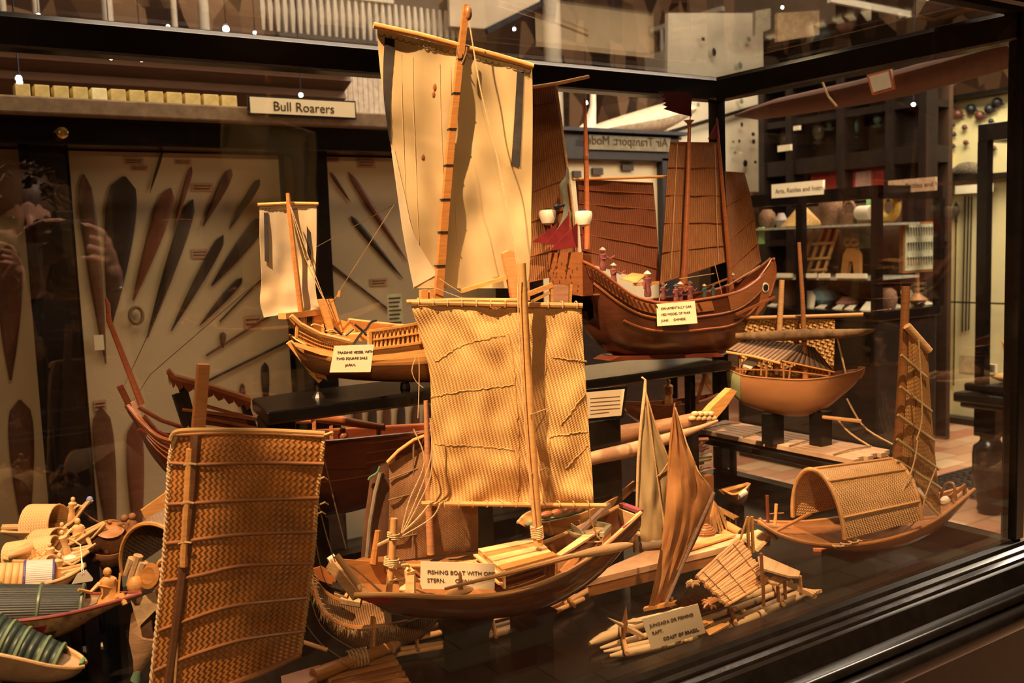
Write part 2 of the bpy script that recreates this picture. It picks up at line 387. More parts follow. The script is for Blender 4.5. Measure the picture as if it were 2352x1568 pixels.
struct(MB().bb((-4, -5.2, 0), (11, -5, 6.5)).build('wall_front', plain('dim_far_wall', (.05, .032, .02), .9, .1, scale=2)))
# wall case with the bull roarers
YB = 3.4
def pb(x, y, Y=YB): return at_y(x, y, Y)
wc = thing('wall_case', (.9, YB+.15, 0), 'dark wall case behind the boats with cream boards of long wooden blades', 'display case')
xl, xr = pb(-250, 600).x, pb(1180, 600).x
zl = pb(400, 345).z; zh = pb(400, 288).z; zc = pb(400, 252).z
MB().bb((xl, YB+.06, 0), (xr, YB+.3, zl)).build('backboard', M['blackd'], wc)
for xa, xb in ((-240, 46), (162, 648), (742, 1170)):
    a = pb(xa, 345).x; c = pb(xb, 345).x
    MB().bb((a, YB+.045, .42), (c, YB+.062, zl-.005)).build('cream_board', M['cream'], wc)
MB().bb((xl, YB-.1, zl), (xr, YB+.3, zh)).build('header', M['black'], wc, bevel=.004); MB().bb((xl, YB-.1, 0), (xr, YB+.3, .42)).build('plinth', M['black'], wc, bevel=.004)
MB().bb((xl, YB-.15, zh), (xr, YB+.35, zc)).build('cornice', plain('cornice_paint', (.20, .14, .09), .6, .2), wc, bevel=.006)
for px_ in (103, 695, 1180, -245):
    q = pb(px_, 600); MB().bb((pb(px_-40, 345).x, YB-.06, .4), (pb(px_+40, 345).x, YB+.06, zl)).build('stile', M['black'], wc)
MB().bb((xl, YB-.075, .42), (xr, YB-.070, zl)).build('glass_pane', glass('wall_case_glass', .5), wc)
kn = MB(); q = pb(140, 307, YB-.11); kn.lathe([(.008, 0), (.008, .012), (.016, .02), (.018, .028), (.012, .036), (.002, .038)], q, (0, -1, 0), 14); kn.build('brass_knob', M['brass'], wc, smooth=True)
BW = {'d': wood('dark_blade_wood', (.035, .022, .015), .45, axis=(10, 10, 10)), 'b': wood('brown_blade_wood', (.11, .045, .022), .45, axis=(10, 10, 10)), 'r': wood('red_brown_blade_wood', (.17, .06, .028), .45, axis=(10, 10, 10))}
def blade(x0, y0, x1, y1, w, c, label, cat='bull roarer', grp='wooden blades on the cream boards', tip=.5, stick=False, Y=YB+.040):
    p = at_y(x0, y0, Y); q = at_y(x1, y1, Y); d = q-p; L = d.length; t = d/L; s = V((-t.z, 0, t.x)); hw = w/FPX*2.9*.5
    b = MB()
    if stick: b.tube([p, q], hw, 8)
    else:
        rings = []
        for i in range(15):
            u = i/14; ww = hw*max(.04, (math.sin(PI*u**tip)))**.7; c0 = p+d*u; th = .007*max(.15, math.sin(PI*u))
            rings.append([c0+s*(ww*math.cos(a))+V((0, th*math.sin(a), 0)) for a in [2*PI*k/12 for k in range(12)]])
        b.loft(rings)
    o = b.build('bull_roarer' if not stick else 'wooden_stick', BW[c], smooth=True); return tag(o, label, cat, grp)
blade(192, 400, 243, 835, 38, 'b', 'long brown blade at the left edge of the widest cream board')
blade(286, 405, 254, 748, 74, 'd', 'broadest dark blade, second from left on the widest cream board')
blade(392, 432, 306, 690, 42, 'r', 'wide red-brown blade above the small ring on the cream board')
blade(443, 458, 338, 775, 34, 'd', 'long black blade ending lowest just right of the small ring')
blade(373, 348, 344, 443, 8, 'd', 'short thin black blade at the top of the widest cream board')
blade(440, 382, 397, 535, 15, 'r', 'slender brown blade above the long black one near the ring')
blade(531, 388, 466, 520, 26, 'b', 'short brown blade near the top centre of the widest cream board')
blade(596, 412, 527, 525, 22, 'd', 'grey-black blade just left of the small sail, upper one')
blade(606, 500, 486, 656, 40, 'd', 'thick dark blade with a notched grip just left of the small sail')
blade(513, 540, 393, 760, 28, 'd', 'long black blade slanting down between two others, second from the ring')
blade(556, 638, 458, 748, 22, 'd', 'short black blade lowest right in the slanting row')
blade(607, 632, 505, 738, 5, 'd', 'thin dark stick slanting left of the small boat stern, upper one', 'stick', 'thin sticks on the cream board', stick=True)
blade(620, 724, 474, 816, 6, 'b', 'thin reddish stick slanting towards the small boat stern, middle one', 'stick', 'thin sticks on the cream board', stick=True)
blade(668, 780, 474, 876, 7, 'd', 'thickest slanting stick under the small boat stern', 'stick', 'thin sticks on the cream board', stick=True)
blade(608, 832, 612, 950, 24, 'd', 'pointed dark blade tip below the small boat stern')
blade(556, 880, 560, 960, 16, 'b', 'small brown blade left of the pointed dark tip under the stern')
blade(20, 560, 24, 872, 56, 'b', 'brown blade pointing down on the far left cream board')
blade(45, 918, 60, 1250, 56, 'b', 'broad blade pointing up low on the far left cream board')
blade(231, 935, 262, 1300, 52, 'b', 'upright pointed blade low at the left of the widest cream board')
blade(308, 968, 318, 1300, 44, 'r', 'rounded brown blade beside the red boat bow on the cream board')
blade(806, 496, 926, 640, 20, 'd', 'dark blade slanting down right on the board behind the big sail')
blade(800, 395, 935, 600, 22, 'r', 'faint red-brown blade crossing above the dark one beside the big sail')
blade(758, 395, 806, 465, 12, 'b', 'small brown blade at the top left of the board beside the big sail')
blade(752, 600, 905, 720, 6, 'd', 'thin stick low on the board beside the big sail', 'stick', 'thin sticks on the cream board', stick=True)
for i, x in enumerate((822, 856, 889, 922, 955, 985)):
    blade(x, 925, x-2, 1100, 30, 'd' if i % 2 else 'b', ['leftmost', 'second', 'third', 'fourth', 'fifth', 'rightmost'][i]+' of the upright blades seen behind the red boat cabin')
rg = MB(); c = pb(313, 724, YB+.03); R_ = 18/FPX*2.95
rg.tube([c+V((R_*.86*math.cos(a), 0, R_*1.15*math.sin(a))) for a in [2*PI*k/24 for k in range(25)]], .006, 8); tag(rg.build('fibre_ring', M['twd'], smooth=True), 'small dark fibre ring hanging on the cream board', 'ring')
def card(x0, y0, x1, y1, Y, label, mat=None, cat='caption card', lines=3, grp=None):
    a = at_y(x0, y0, Y); c = at_y(x1, y1, Y); o = MB().bb((a.x, Y-.001, c.z), (c.x, Y+.001, a.z)).build('caption_card', mat or M['cardp'])
    tag(o, label, cat, grp)
    if lines:
        b = MB(); h = (a.z-c.z)/(lines+1)
        for k in range(lines): b.bb((a.x+(c.x-a.x)*.1, Y-.0022, a.z-h*(k+1)-h*.15), (c.x-(c.x-a.x)*(.1+.2*((k*7) % 3)/3), Y-.0012, a.z-h*(k+1)+h*.15))
        b.build('printed_lines', M['ink'], o)
    return o
PK = plain('tinted_card', (.45, .27, .16), .8, .1)
for i, r in enumerate(((285, 362, 330, 378), (400, 365, 440, 378), (440, 300+120, 490, 440), (440, 572, 478, 592), (560, 725, 600, 752), (215, 920, 245, 940), (740, 360, 780, 374), (300, 380, 340, 392), (820, 366, 862, 386), (850, 640, 890, 655))):
    card(*r, YB+.042, 'small brown printed caption '+['near the top left of the widest board', 'near the top middle of the widest board', 'beside the slender brown blade', 'between the slanting black blades', 'beside the small boat stern', 'above the upright pointed blade', 'at the top left of the board beside the big sail', 'beside the thin black blade top', 'close to the big sail edge, upper one', 'close to the big sail edge, lower one'][i], PK, lines=2)
card(215, 770, 240, 803, YB+.03, 'plain cream tag below the long brown blade', lines=0, cat='tag')
tagd = blade(512, 762, 512, 800, 18, 'b', 'small oval wooden pendant hanging on the cream board', 'pendant', None)
card(888, 676, 926, 748, YB-.08, 'pale green lined card seen between the trading vessel and tall sail', plain('pale_green_card', (.50, .50, .30), .8, .1), lines=7)
# sign
sg = thing('sign_board', pb(693, 268, YB-.12), 'cream sign reading Bull Roarers above the wall case', 'sign')
a = pb(568, 218, YB-.17); c = pb(818, 268, YB-.17); c.z = pb(568, 263, YB-.17).z
dz = 0
MB().bb((a.x, YB-.172, c.z+.0), (c.x, YB-.16, a.z)).build('frame', M['iron'], sg)
MB().bb((a.x+.006, YB-.176, c.z+.006), (c.x-.006, YB-.172, a.z-.006)).build('board', M['cardp'], sg)
text('Bull Roarers', ((a.x+c.x)/2, YB-.177, c.z+.017), (1, 0, 0), (0, 0, 1), .045, M['ink'], sg, align='CENTER')
# boxes above the cornice, built for lit recesses; their light is in the colour
bx = plain('recess_light_card', (.62, .50, .22), .8, .1)
for i in range(19):
    x = 52+i*44.2-(i*i*.12)
    y0, y1 = 212+x*.035, 240+x*.035
    if 540 < x < 815: continue
    a = pb(x-18.5, y0, YB+.1); c = pb(x+18.5, y1, YB+.1)
    b = MB(); b.bb((a.x, YB+.08, zc), (c.x, YB+.14, zc+.072)); o = b.build('lit_recess_box', bx if i != 4 else plain('bright_recess_light_card', (.95, .8, .5), .8, .1), bevel=.002)  # one box is paler: its stronger light is put into the card colour
    tag(o, 'small yellowish box standing for a lit recess in the row on top of the wall case' if i != 4 else 'palest box standing for the brightest lit recess in the row on top of the wall case', 'box', 'yellow boxes for lit recesses on the wall case')
    MB().bb((a.x+.004, YB+.078, zc+.004), (c.x-.004, YB+.08, zc+.02)).build('label_strip', M['blackd'] if i != 4 else M['card'], o)
# gallery above
def gz(x, y, Y): return at_y(x, y, Y).z
gal = thing('gallery', (3, 5.4, 2.4), 'dark timber gallery front running across above the wall case', 'gallery')
zs, zt2 = gz(300, 212, 5.0), gz(300, 126, 5.0)
xa, xb = at_y(-300, 150, 5).x, at_y(780, 150, 5).x
fr_ = MB(); prof = [(5.0, zs), (4.93, zs+.02), (4.95, zs+.06), (4.85, zs+.10), (4.88, zs+.16), (4.8, zt2-.02), (4.8, zt2), (5.6, zt2), (5.6, zs)]
fr_.prism([V((xa, y, z)) for y, z in prof], (xb-xa, 0, 0)); fr_.build('fascia', wood('gallery_timber', (.09, .045, .025), .5, axis=(1, 6, 6)), gal)
ba = MB()
for k in range(46):
    x = lerp(at_y(760, 150, 5.3).x, at_y(1240, 150, 5.3).x, k/45); ba.bb((x, 5.3, zs-.12), (x+.03, 5.33, zt2+.12))
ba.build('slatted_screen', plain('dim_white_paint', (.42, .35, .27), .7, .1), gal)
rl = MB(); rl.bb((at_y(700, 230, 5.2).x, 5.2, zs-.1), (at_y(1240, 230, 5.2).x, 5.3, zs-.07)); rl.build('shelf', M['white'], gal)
# upper arcade seen through the roof pane
arc = thing('arcade', (3, 7, 3), 'upper gallery arcade with white iron columns seen through the glass roof', 'arcade')
YG = 6.4
for x in (8, 84, 247, 400, 468):
    p = at_y(x, 40, YG); r = .035 if x in (247, 468) else .02
    MB().lathe([(r*1.5, 0), (r*1.5, .04), (r, .08), (r, .9), (r*1.3, .95), (r*2.2, 1.05), (r*2.4, 1.1)], (p.x, YG, 2.55), n=12).build('column', M['white'], arc, smooth=True)
b = MB(); p = at_y(470, 12, YG); b.bb((at_y(-200, 0, YG).x, YG-.03, 3.32+.0), (at_y(900, 0, YG).x, YG+.03, 3.37)); b.build('beam', M['white'], arc)
b = MB(); p0 = at_y(600, -10, YG); p1 = at_y(1050, -10, YG)
for k in range(30):
    x = lerp(p0.x, p1.x, k/29); b.tube([(x, YG, 3.05), (x, YG, 3.2), (x, YG, 3.32)], [.012, .022, .012], 6)
b.build('balustrade', M['white'], arc, smooth=True)
MB().bb((at_y(-300, 60, 7).x, 7.0, 2.5), (at_y(640, 60, 7).x, 7.1, 3.9)).build('display_backing', M['mural'], arc)
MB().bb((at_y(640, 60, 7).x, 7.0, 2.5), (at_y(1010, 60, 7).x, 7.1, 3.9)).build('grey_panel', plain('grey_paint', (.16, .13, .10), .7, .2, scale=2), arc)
a = at_y(1046, -30, 6.2); c = at_y(1238, 40, 6.2)
pn = thing('hanging_board', (a.x, 6.2, c.z), 'cream hanging panel with a black edge high above the big sail', 'panel')
b = MB(); P4 = [at_y(1030, -60, 6.2), at_y(1240, -60, 6.2), at_y(1240, 6, 6.2), at_y(1118, 66, 6.2), at_y(1034, 60, 6.2)]
b.prism(P4, (0, .03, 0)); b.build('board', plain('cream_paint', (.62, .52, .38), .7, .1, scale=2), pn)
MB().beam(at_y(1116, 72, 6.17), at_y(1244, 8, 6.17), .04, .04).build('edge_bar', M['iron'], pn)
# side gallery railing running towards the viewer on the right
sr = thing('gallery_railing', at_z(1450, 80, 4.1), 'white iron railing of the side gallery rising to the right', 'railing')
XG = at_z(1270, 140, 4.1).x
ya, yb = at_x(1262, 146, XG).y, at_x(1660, -30, XG).y
b = MB(); b.beam((XG, ya, 4.1+.0), (XG, yb, 4.1), .05, .05)
b.build('handrail', M['white'], sr)
for k in range(13):
    y = lerp(ya-.2, yb+.3, k/12); x_ = XG
    MB().lathe([(.03, 0), (.018, .03), (.03, .08), (.02, .16), (.02, .26), (.035, .30)], (XG, y, 3.79), n=8).build('baluster', M['white'], sr, smooth=True)
b = MB(); b.bb((XG-.12, ya+.3, 3.5), (XG+.3, yb, 3.79)); b.build('floor_edge', M['white'], sr)
MB().bb((XG+.05, ya+.5, 2.6), (XG+.3, yb-.5, 3.5)).build('timber_fascia', M['ceil'], sr)
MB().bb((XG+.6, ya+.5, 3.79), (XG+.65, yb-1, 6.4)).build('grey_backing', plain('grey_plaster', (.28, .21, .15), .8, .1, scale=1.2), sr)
p = at_y(1268, 70, 7.4)
tag(MB().lathe([(.13, 0), (.1, .1), (.085, .2), (.08, 3.2), (.12, 3.3)], (p.x, 7.4, 2.4), n=18).build('iron_column', M['white'], smooth=True), 'pale round iron column right of the hanging cream panel', 'column')
# tall cream display wall behind the far corner post
def at_d(x, y, t): d = ray(x, y); return CAM+d*t
cw = thing('display_board', at_y(1650, 430, 6), 'tall cream board hung with small dark objects behind the far corner post', 'display board')
MB().prism([at_y(1535, 30, 6), at_y(1752, 30, 6), at_y(1757, 440, 6), at_y(1530, 440, 6)], (0, .04, 0)).build('board', plain('cream_display_paint', (.62, .56, .42), .8, .1, var=.15, scale=2.5), cw)
MB().beam(at_y(1535, 304, 5.95), at_y(1752, 240, 5.95), .02, .03).build('rail', M['blackd'], cw)
for i, (x, y, r) in enumerate(((1703, 232, 9), (1730, 308, 8), (1704, 286, 6), (1684, 325, 6), (1698, 324, 5), (1731, 325, 8), (1688, 350, 7), (1712, 375, 10), (1735, 372, 7), (1604, 240, 6), (1562, 318, 7), (1600, 330, 6), (1700, 150, 10), (1640, 120, 9), (1615, 90, 8), (1720, 90, 9))):
    p = at_y(x, y, 5.95); b = MB().ball(p, r/FPX*6.3, (1, .3, random.uniform(.6, 1.6)), 8)
    b.build('specimen', M['blackd'] if i % 3 else plain('green_grey', (.2, .22, .16), .8, .1), cw, smooth=True)
# wooden boards & lamps high right
for i, (x0, y0, x1, y1, c, l) in enumerate(((1735, 25, 1770, 82, 'a', 'grey-green panel high above the far corner post'), (1786, 30, 1882, 96, 'b', 'tan panel high right of the far corner post'))):
    tag(MB().prism([at_y(x0, y0, 5.5), at_y(x1, y0-6, 5.5), at_y(x1, y1-16, 5.5), at_y(x0, y1, 5.5)], (0, .03, 0)).build('wall_board', plain('tan_paint', (.40, .28, .16), .7, .1) if c == 'b' else plain('greenish_paint', (.30, .26, .18), .7, .1)), l, 'panel')
tag(MB().beam(at_y(1905, -2, 5), at_y(2088, 34, 5), .04, .05).build('lamp_batten', M['white']), 'pale straight batten high in the roof at upper right', 'batten')
lb = thing('leaflet_box', at_d(2180, 30, 2.1), 'cream box with a blue-grey printed face at the top right corner', 'box')
p = at_z(2180, 20, ZT+.05)
P4 = [at_z(2128, 2, ZT+.022), at_z(2104, 42, ZT+.022), at_z(2150, 52, ZT+.022), at_z(2250, 22, ZT+.022), at_z(2190, -12, ZT+.022)]
MB().prism(P4, (0, 0, .035)).build('box_body', M['cardp'], lb)
MB().prism([lerp(P4[0], q, .75) for q in P4], (0, 0, -.001)).build('printed_face', plain('blue_grey_print', (.25, .24, .3), .6, .2), lb)
# big white hull hanging behind
def hullshape(pts, Y, mat, name, label, cat, depth=.35):
    b = MB(); rings = []
    for (x, yt, yb_) in pts:
        a = at_y(x, yt, Y); c = at_y(x, yb_, Y); r = (a.z-c.z)/2; m_ = (a+c)/2
        rings.append([m_+V((0, depth*min(1, r/.2+.1)*math.cos(q), r*math.sin(q))) for q in [2*PI*k/14 for k in range(14)]])
    b.loft(rings); return tag(b.build(name, mat, smooth=True), label, cat)
hullshape([(1338, 300, 330), (1352, 292, 318), (1380, 282, 312), (1440, 262, 312), (1480, 250, 310), (1520, 238, 300), (1545, 236, 286), (1575, 240, 268)], 4.9, plain('white_hull_paint', (.72, .58, .42), .5, .2), 'hanging_hull', 'large pale hull hanging behind the junk flags', 'boat')
MB().tube([at_y(1362, 206, 4.85), at_y(1362, 245, 4.85), at_y(1355, 285, 4.85), at_y(1342, 318, 4.85)], [.018, .02, .04, .09], 8).build('curved_stem', M['white'], [o for o in bpy.data.objects if o.name == 'hanging_hull'][0], smooth=True)
# case carrying a sign's reflection in the glass, built as reversed lettering
YA = 4.2
ac = thing('far_case', (3.5, YA+.2, 0), 'dark case with the reflection of an Air Transport sign built as reversed lettering behind the junk masts', 'display case')
a = at_y(1296, 296, YA); c = at_y(1562, 372, YA)
MB().bb((a.x-.6, YA, at_y(1400, 370, YA).z), (c.x, YA+.5, at_y(1400, 304, YA).z)).build('header', M['blackd'], ac, bevel=.01)
MB().bb((a.x-.62, YA-.05, at_y(1400, 306, YA).z), (c.x+.02, YA+.55, at_y(1400, 298, YA).z)).build('top_moulding', M['iron'], ac)
MB().bb((a.x+.15, YA-.02, at_y(1400, 345, YA).z), (at_y(1535, 330, YA).x, YA-.001, at_y(1400, 312, YA).z)).build('reflected_sign_strip', plain('dim_green_board', (.16, .14, .09), .5, .3), ac)
text('Air Transport: Models', (at_y(1534, 340, YA).x-.02, YA-.022, at_y(1400, 340, YA).z+.015), (1, 0, 0), (0, 0, 1), .07, M['ink'], ac, mirror=True)  # reflection of another case's sign, modelled as real mirrored letters
MB().bb((a.x-.55, YA+.05, 1.12), (at_y(1525, 400, YA).x, YA+.06, at_y(1400, 368, YA).z)).build('cream_board', M['cream'], ac)
MB().bb((at_y(1522, 400, YA).x, YA, 0), (at_y(1548, 400, YA).x, YA+.5, at_y(1400, 360, YA).z)).build('post', M['iron'], ac)
MB().bb((a.x-.6, YA, 0), (at_y(1548, 400, YA).x, YA+.5, 1.12)).build('plinth', M['blackd'], ac)  # dark base put where the cream board's lower part would be in shade
for i, (x0, y0, x1, y1) in enumerate(((1362, 385, 1382, 402), (1430, 378, 1452, 392), (1318, 392, 1332, 408))):
    tag(MB().bb(at_y(x0, y0, YA+.03), at_y(x1, y1, YA+.045)).build('exhibit_plaque', BW['d']), ['dark square plaque beside the junk mizzen mast', 'brown plaque in the case behind the junk masts', 'small dark plaque by the junk sail edge'][i], 'plaque')
# corner case of curiosities
XC = 5.0
def pc(x, y, X=XC): return at_x(x, y, X)
cc = thing('corner_case', (XC+.4, 4.3, 0), 'corner glass case of baskets and carvings at the right', 'display case')
yN = pc(2015, 437).y; yF = pc(1690, 447).y; zT = pc(2015, 437).z; zB = pc(2015, 716).z; xE = at_y(2158, 450, yN).x
for z0, z1, nm in ((zT-.05, zT+.03, 'top_rail'), (zB-.06, zB, 'bottom_rail')):
    MB().bb((XC-.02, yN-.02, z0), (xE, yF, z1)).build(nm, M['black'], cc, bevel=.006) if nm == 'bottom_rail' else None
    if nm == 'top_rail':
        b = MB(); b.bb((XC-.02, yN-.02, z0), (XC+.03, yF, z1)); b.bb((XC-.02, yN-.02, z0), (xE, yN+.03, z1)); b.bb((xE-.05, yN, z0), (xE, yF, z1)); b.build(nm, M['black'], cc)
for x, y in ((XC, yN), (XC, yF), (xE, yN), (XC, lerp(yN, yF, .5))):
    MB().bb((x-.02, y-.02, zB), (x+.03, y+.03, zT-.05)).build('post', M['black'], cc)
MB().bb((XC+.0, yN, 0), (xE-.02, yF, zB-.06)).build('cupboard_base', M['blackd'], cc, bevel=.01)
for k in range(3):
    MB().bb((XC-.012, lerp(yN, yF, .02+k*.33), .75), (XC, lerp(yN, yF, .31+k*.33), zB-.1)).build('drawer', M['black'], cc, bevel=.004)
MB().bb((xE-.08, yN+.22, zB), (xE-.065, yF-.05, zT-.05)).build('back_board', plain('dim_backing', (.10, .06, .04), .8, .1), cc)
zsh = [pc(2015, 512).z, pc(2015, 640).z]
for z in zsh: MB().bb((XC+.04, yN+.05, z-.014), (XC+.5, yF-.05, z)).build('glass_shelf', plain('shelf_edge', (.35, .36, .28), .3, .5), cc)
MB().bb((XC-.004, yN, zB), (XC, yF, zT-.05)).build('glass_pane', glass('corner_case_glass', .5), cc)
# things on its shelves
def on(x, z, X=XC+.2):
    p = at_x(x, 500, X)
    if x > 2024: p = at_y(x, 500, yN+.09)
    return V((p.x, p.y, z))
straw = plain('straw', (.62, .38, .14), .8, .1, var=.3, scale=60, bmp=.3); basket = plain('basket_cane', (.2, .11, .06), .7, .2, var=.4, scale=80, bmp=.3)
def bl(prof, x, z, mat, name, label, cat, X=XC+.2, **k): o = MB().lathe(prof, on(x, z, X), **k).build(name, mat, smooth=True); return tag(o, label, cat)
bl([(.02, .0), (.14, .005), (.085, .07), (.03, .13), (.01, .14)], 1842, zsh[0], straw, 'straw_hat', 'conical straw hat on the top shelf of the corner case', 'hat')
bl([(.06, 0), (.075, .08), (.075, .16), (.045, .2)], 1908, zsh[0], basket, 'lidded_basket', 'dark lidded basket right of the straw hat', 'basket')
bl([(.05, 0), (.055, .05), (.052, .07)], 1950, zsh[0], basket, 'handled_basket', 'small basket with an arched handle on the top shelf', 'basket')
b = MB(); c0 = on(1950, zsh[0]+.06); b.tube([c0+V((0, .05*math.cos(a), .09*math.sin(a))) for a in [PI*k/12 for k in range(13)]], .012, 6); b.build('arched_handle', basket, [o for o in bpy.data.objects if o.name == 'handled_basket'][0])
bl([(.04, -.05), (.045, -.04), (.045, .04), (.04, .05)], 1985, zsh[0]+.07, M['cardp'], 'paper_roll', 'pale rolled paper beside the corner post', 'roll', axis=(0, 1, 0))
b = MB(); c0 = on(2040, zsh[0]+.1); b.tube([c0+V((0, .06*math.cos(a), .075*math.sin(a))) for a in [2*PI*k/16 for k in range(17)]], .028, 8); tag(b.build('yellow_gourd_ring', plain('yellow', (.6, .4, .08), .5, .3), smooth=True), 'yellow ring-shaped vessel right of the corner post', 'vessel')
bl([(.04, 0), (.06, .05), (.055, .1), (.03, .13)], 1762, zsh[0], basket, 'dark_pot', 'dark rounded pot at the left end of the top shelf', 'pot')
bl([(.03, 0), (.045, .05), (.02, .10)], 1794, zsh[0], plain('grey_clay', (.35, .3, .26), .6, .2), 'grey_pot', 'grey pot beside the dark one on the top shelf', 'pot')
# ladder chair, carved figure, framed items
lc = thing('bamboo_ladder', on(1865, zsh[1]), 'bamboo ladder-like frame on the middle shelf', 'frame')
for k in range(4):
    x = 1835+k*18; MB().tube([at_x(x, 635, XC+.2), at_x(x+36, 525, XC+.22)], .012, 6).build('upright', M['bamboo'], lc)
for yy in (560, 595, 622): MB().tube([at_x(1842+(635-yy)*.3, yy, XC+.19), at_x(1895+(635-yy)*.3, yy-3, XC+.19)], .009, 6).build('rung', M['bamboo'], lc)
cf = thing('carved_figure', on(1955, zsh[1]), 'flat carved wooden figure standing on the middle shelf', 'carving')
b = MB(); b.prism([at_x(x, y, XC+.2) for x, y in ((1930, 636), (1936, 585), (1945, 570), (1965, 570), (1974, 585), (1974, 636), (1962, 636), (1958, 600), (1950, 600), (1944, 636))], (.03, 0, 0)); b.build('body', M['honey'], cf)
b = MB()
for s_ in (-1, 1): b.tube([at_x(1955+s_*8+8*math.cos(a), 556+8*math.sin(a), XC+.21) for a in [2*PI*k/10 for k in range(11)]], .009, 6)
b.build('ring_head', M['honey'], cf)
def flat(x0, y0, x1, y1, X, mat, name, label, cat, dx=.02, grp=None):
    a = at_x(x0, y0, X); c = at_x(x1, y1, X); return tag(MB().bb(a, (c.x+dx, c.y, c.z)).build(name, mat), label, cat, grp)
flat(1885, 520, 1922, 572, XC+.4, plain('red_cloth', (.35, .04, .04), .8, .1), 'red_textile', 'red cloth panel on the middle shelf', 'textile')
flat(1930, 525, 2005, 570, XC+.45, plain('grey_print', (.38, .36, .28), .8, .1, var=.5, scale=12), 'printed_board', 'grey patterned board behind the carved figure', 'board')
flat(1990, 452, 2012, 500, XC+.45, plain('green_paint', (.25, .5, .22), .6, .2), 'green_cloth', 'bright green panel behind the corner post', 'panel')
flat(1741, 522, 1752, 560, XC+.1, plain('green_paint_light', (.3, .55, .2), .6, .2), 'green_strip', 'bright green strip right of the junk foresail', 'strip')
for i, (x0, x1) in enumerate(((1786, 1820), (1832, 1875), (1882, 1905), (1922, 1990))):
    z = zsh[1]; a = at_x(x0, 636, XC+.03); c = at_x(x1, 641, XC+.03)
    tag(MB().bb((XC+.02, a.y, z), (XC+.04, c.y, z+.028)).build('shelf_label', M['cardp']), ['leftmost', 'second', 'third', 'rightmost'][i]+' white label on the middle shelf edge', 'label', 'labels on the middle shelf')
for i, (x, w_, h_) in enumerate(((1760, 20, .02), (1838, 30, .11), (1870, 22, .02), (1910, 22, .025), (1938, 20, .025), (1975, 24, .05), (2055, 26, .02), (2080, 34, .1), (2128, 22, .02))):
    p = on(x, zB, XC+.08); q = on(x+w_, zB, XC+.08); lv = V((.05, 0, h_)) if x < 2024 else V((0, .05, h_))
    tag(MB().prism([p, q, q+lv-(q-p)*.15, p+lv+(q-p)*.15], (.004, 0, 0)).build('shelf_card', M['cardp']), ['leftmost', 'tall second', 'third', 'fourth', 'fifth', 'sixth', 'seventh', 'tall eighth', 'rightmost'][i]+' white card along the bottom shelf of the corner case', 'card', 'cards on the bottom shelf')
bl([(.05, 0), (.09, .05), (.08, .11), (.03, .14)], 1893, zB, plain('blue_glaze', (.16, .28, .33), .4, .4), 'blue_pot', 'pale blue pot on the bottom shelf', 'pot')
bl([(.05, 0), (.07, .03), (.03, .07)], 1945, zB, plain('pinkish_clay', (.4, .18, .14), .6, .3), 'clay_cup', 'reddish clay cup on the bottom shelf', 'cup')
bl([(.03, 0), (.065, .04), (.015, .08), (.010, .2), (.014, .21)], 2108, zB, M['brown'], 'lute', 'long-necked wooden lute at the right of the bottom shelf', 'lute')
bl([(.08, 0), (.11, .09), (.09, .16), (.05, .2)], 1800, zB, basket, 'squat_basket', 'dark squat basket behind the tall mast on the bottom shelf', 'basket')
bl([(.05, 0), (.065, .06), (.055, .11), (.03, .13)], 2038, zB, basket, 'large_dark_pot', 'large dark pot right of the corner post', 'pot')
for i, (x0, y0, x1, y1) in enumerate(((1772, 424, 1890, 446), (2040, 415, 2148, 437))):
    X = XC-.03 if i == 0 else XC+.3
    o = flat(x0, y0, x1, y1, X, M['cardp'] if i == 0 else plain('dull_card', (.4, .27, .17), .8, .1), 'case_sign', ['pale sign lying along the top of the corner case', 'brownish sign at the right on the corner case'][i], 'sign', dx=.02)
    a = at_x(x0, y0, X); c = at_x(x1, y1, X)
    text('Arts, Rattles and Instruments' if i == 0 else 'Arts, Rattles and Instruments', (X-.002, a.y-(a.y-c.y)*.08, min(a.z, c.z)+abs(a.z-c.z)*.32), (0, -1, 0), (0, 0, 1), .042, M['ink'], o)
tr = thing('tool_display', at_y(2110, 625, yN+.16), 'framed board of small dark tools in rows at the right of the corner case', 'framed board')
a = at_y(2075, 510, yN+.13); c = at_y(2148, 622, yN+.13)
MB().bb(a, (c.x, c.y+.03, c.z)).build('frame', M['brown'], tr)
MB().bb((a.x+.015, a.y-.005, a.z-.015), (c.x-.015, c.y, c.z+.015)).build('board', plain('sage_board', (.42, .42, .27), .8, .1), tr)
b = MB()
for r_ in range(3):
    for k in range(11):
        x_ = lerp(a.x+.035, c.x-.035, k/10); z = lerp(a.z-.035, c.z+.10, r_/2); b.tube([(x_, a.y-.012, z), (x_+.006, a.y-.012, z-.055)], [.0045, .002], 6)
b.build('tools', M['iron'], tr)
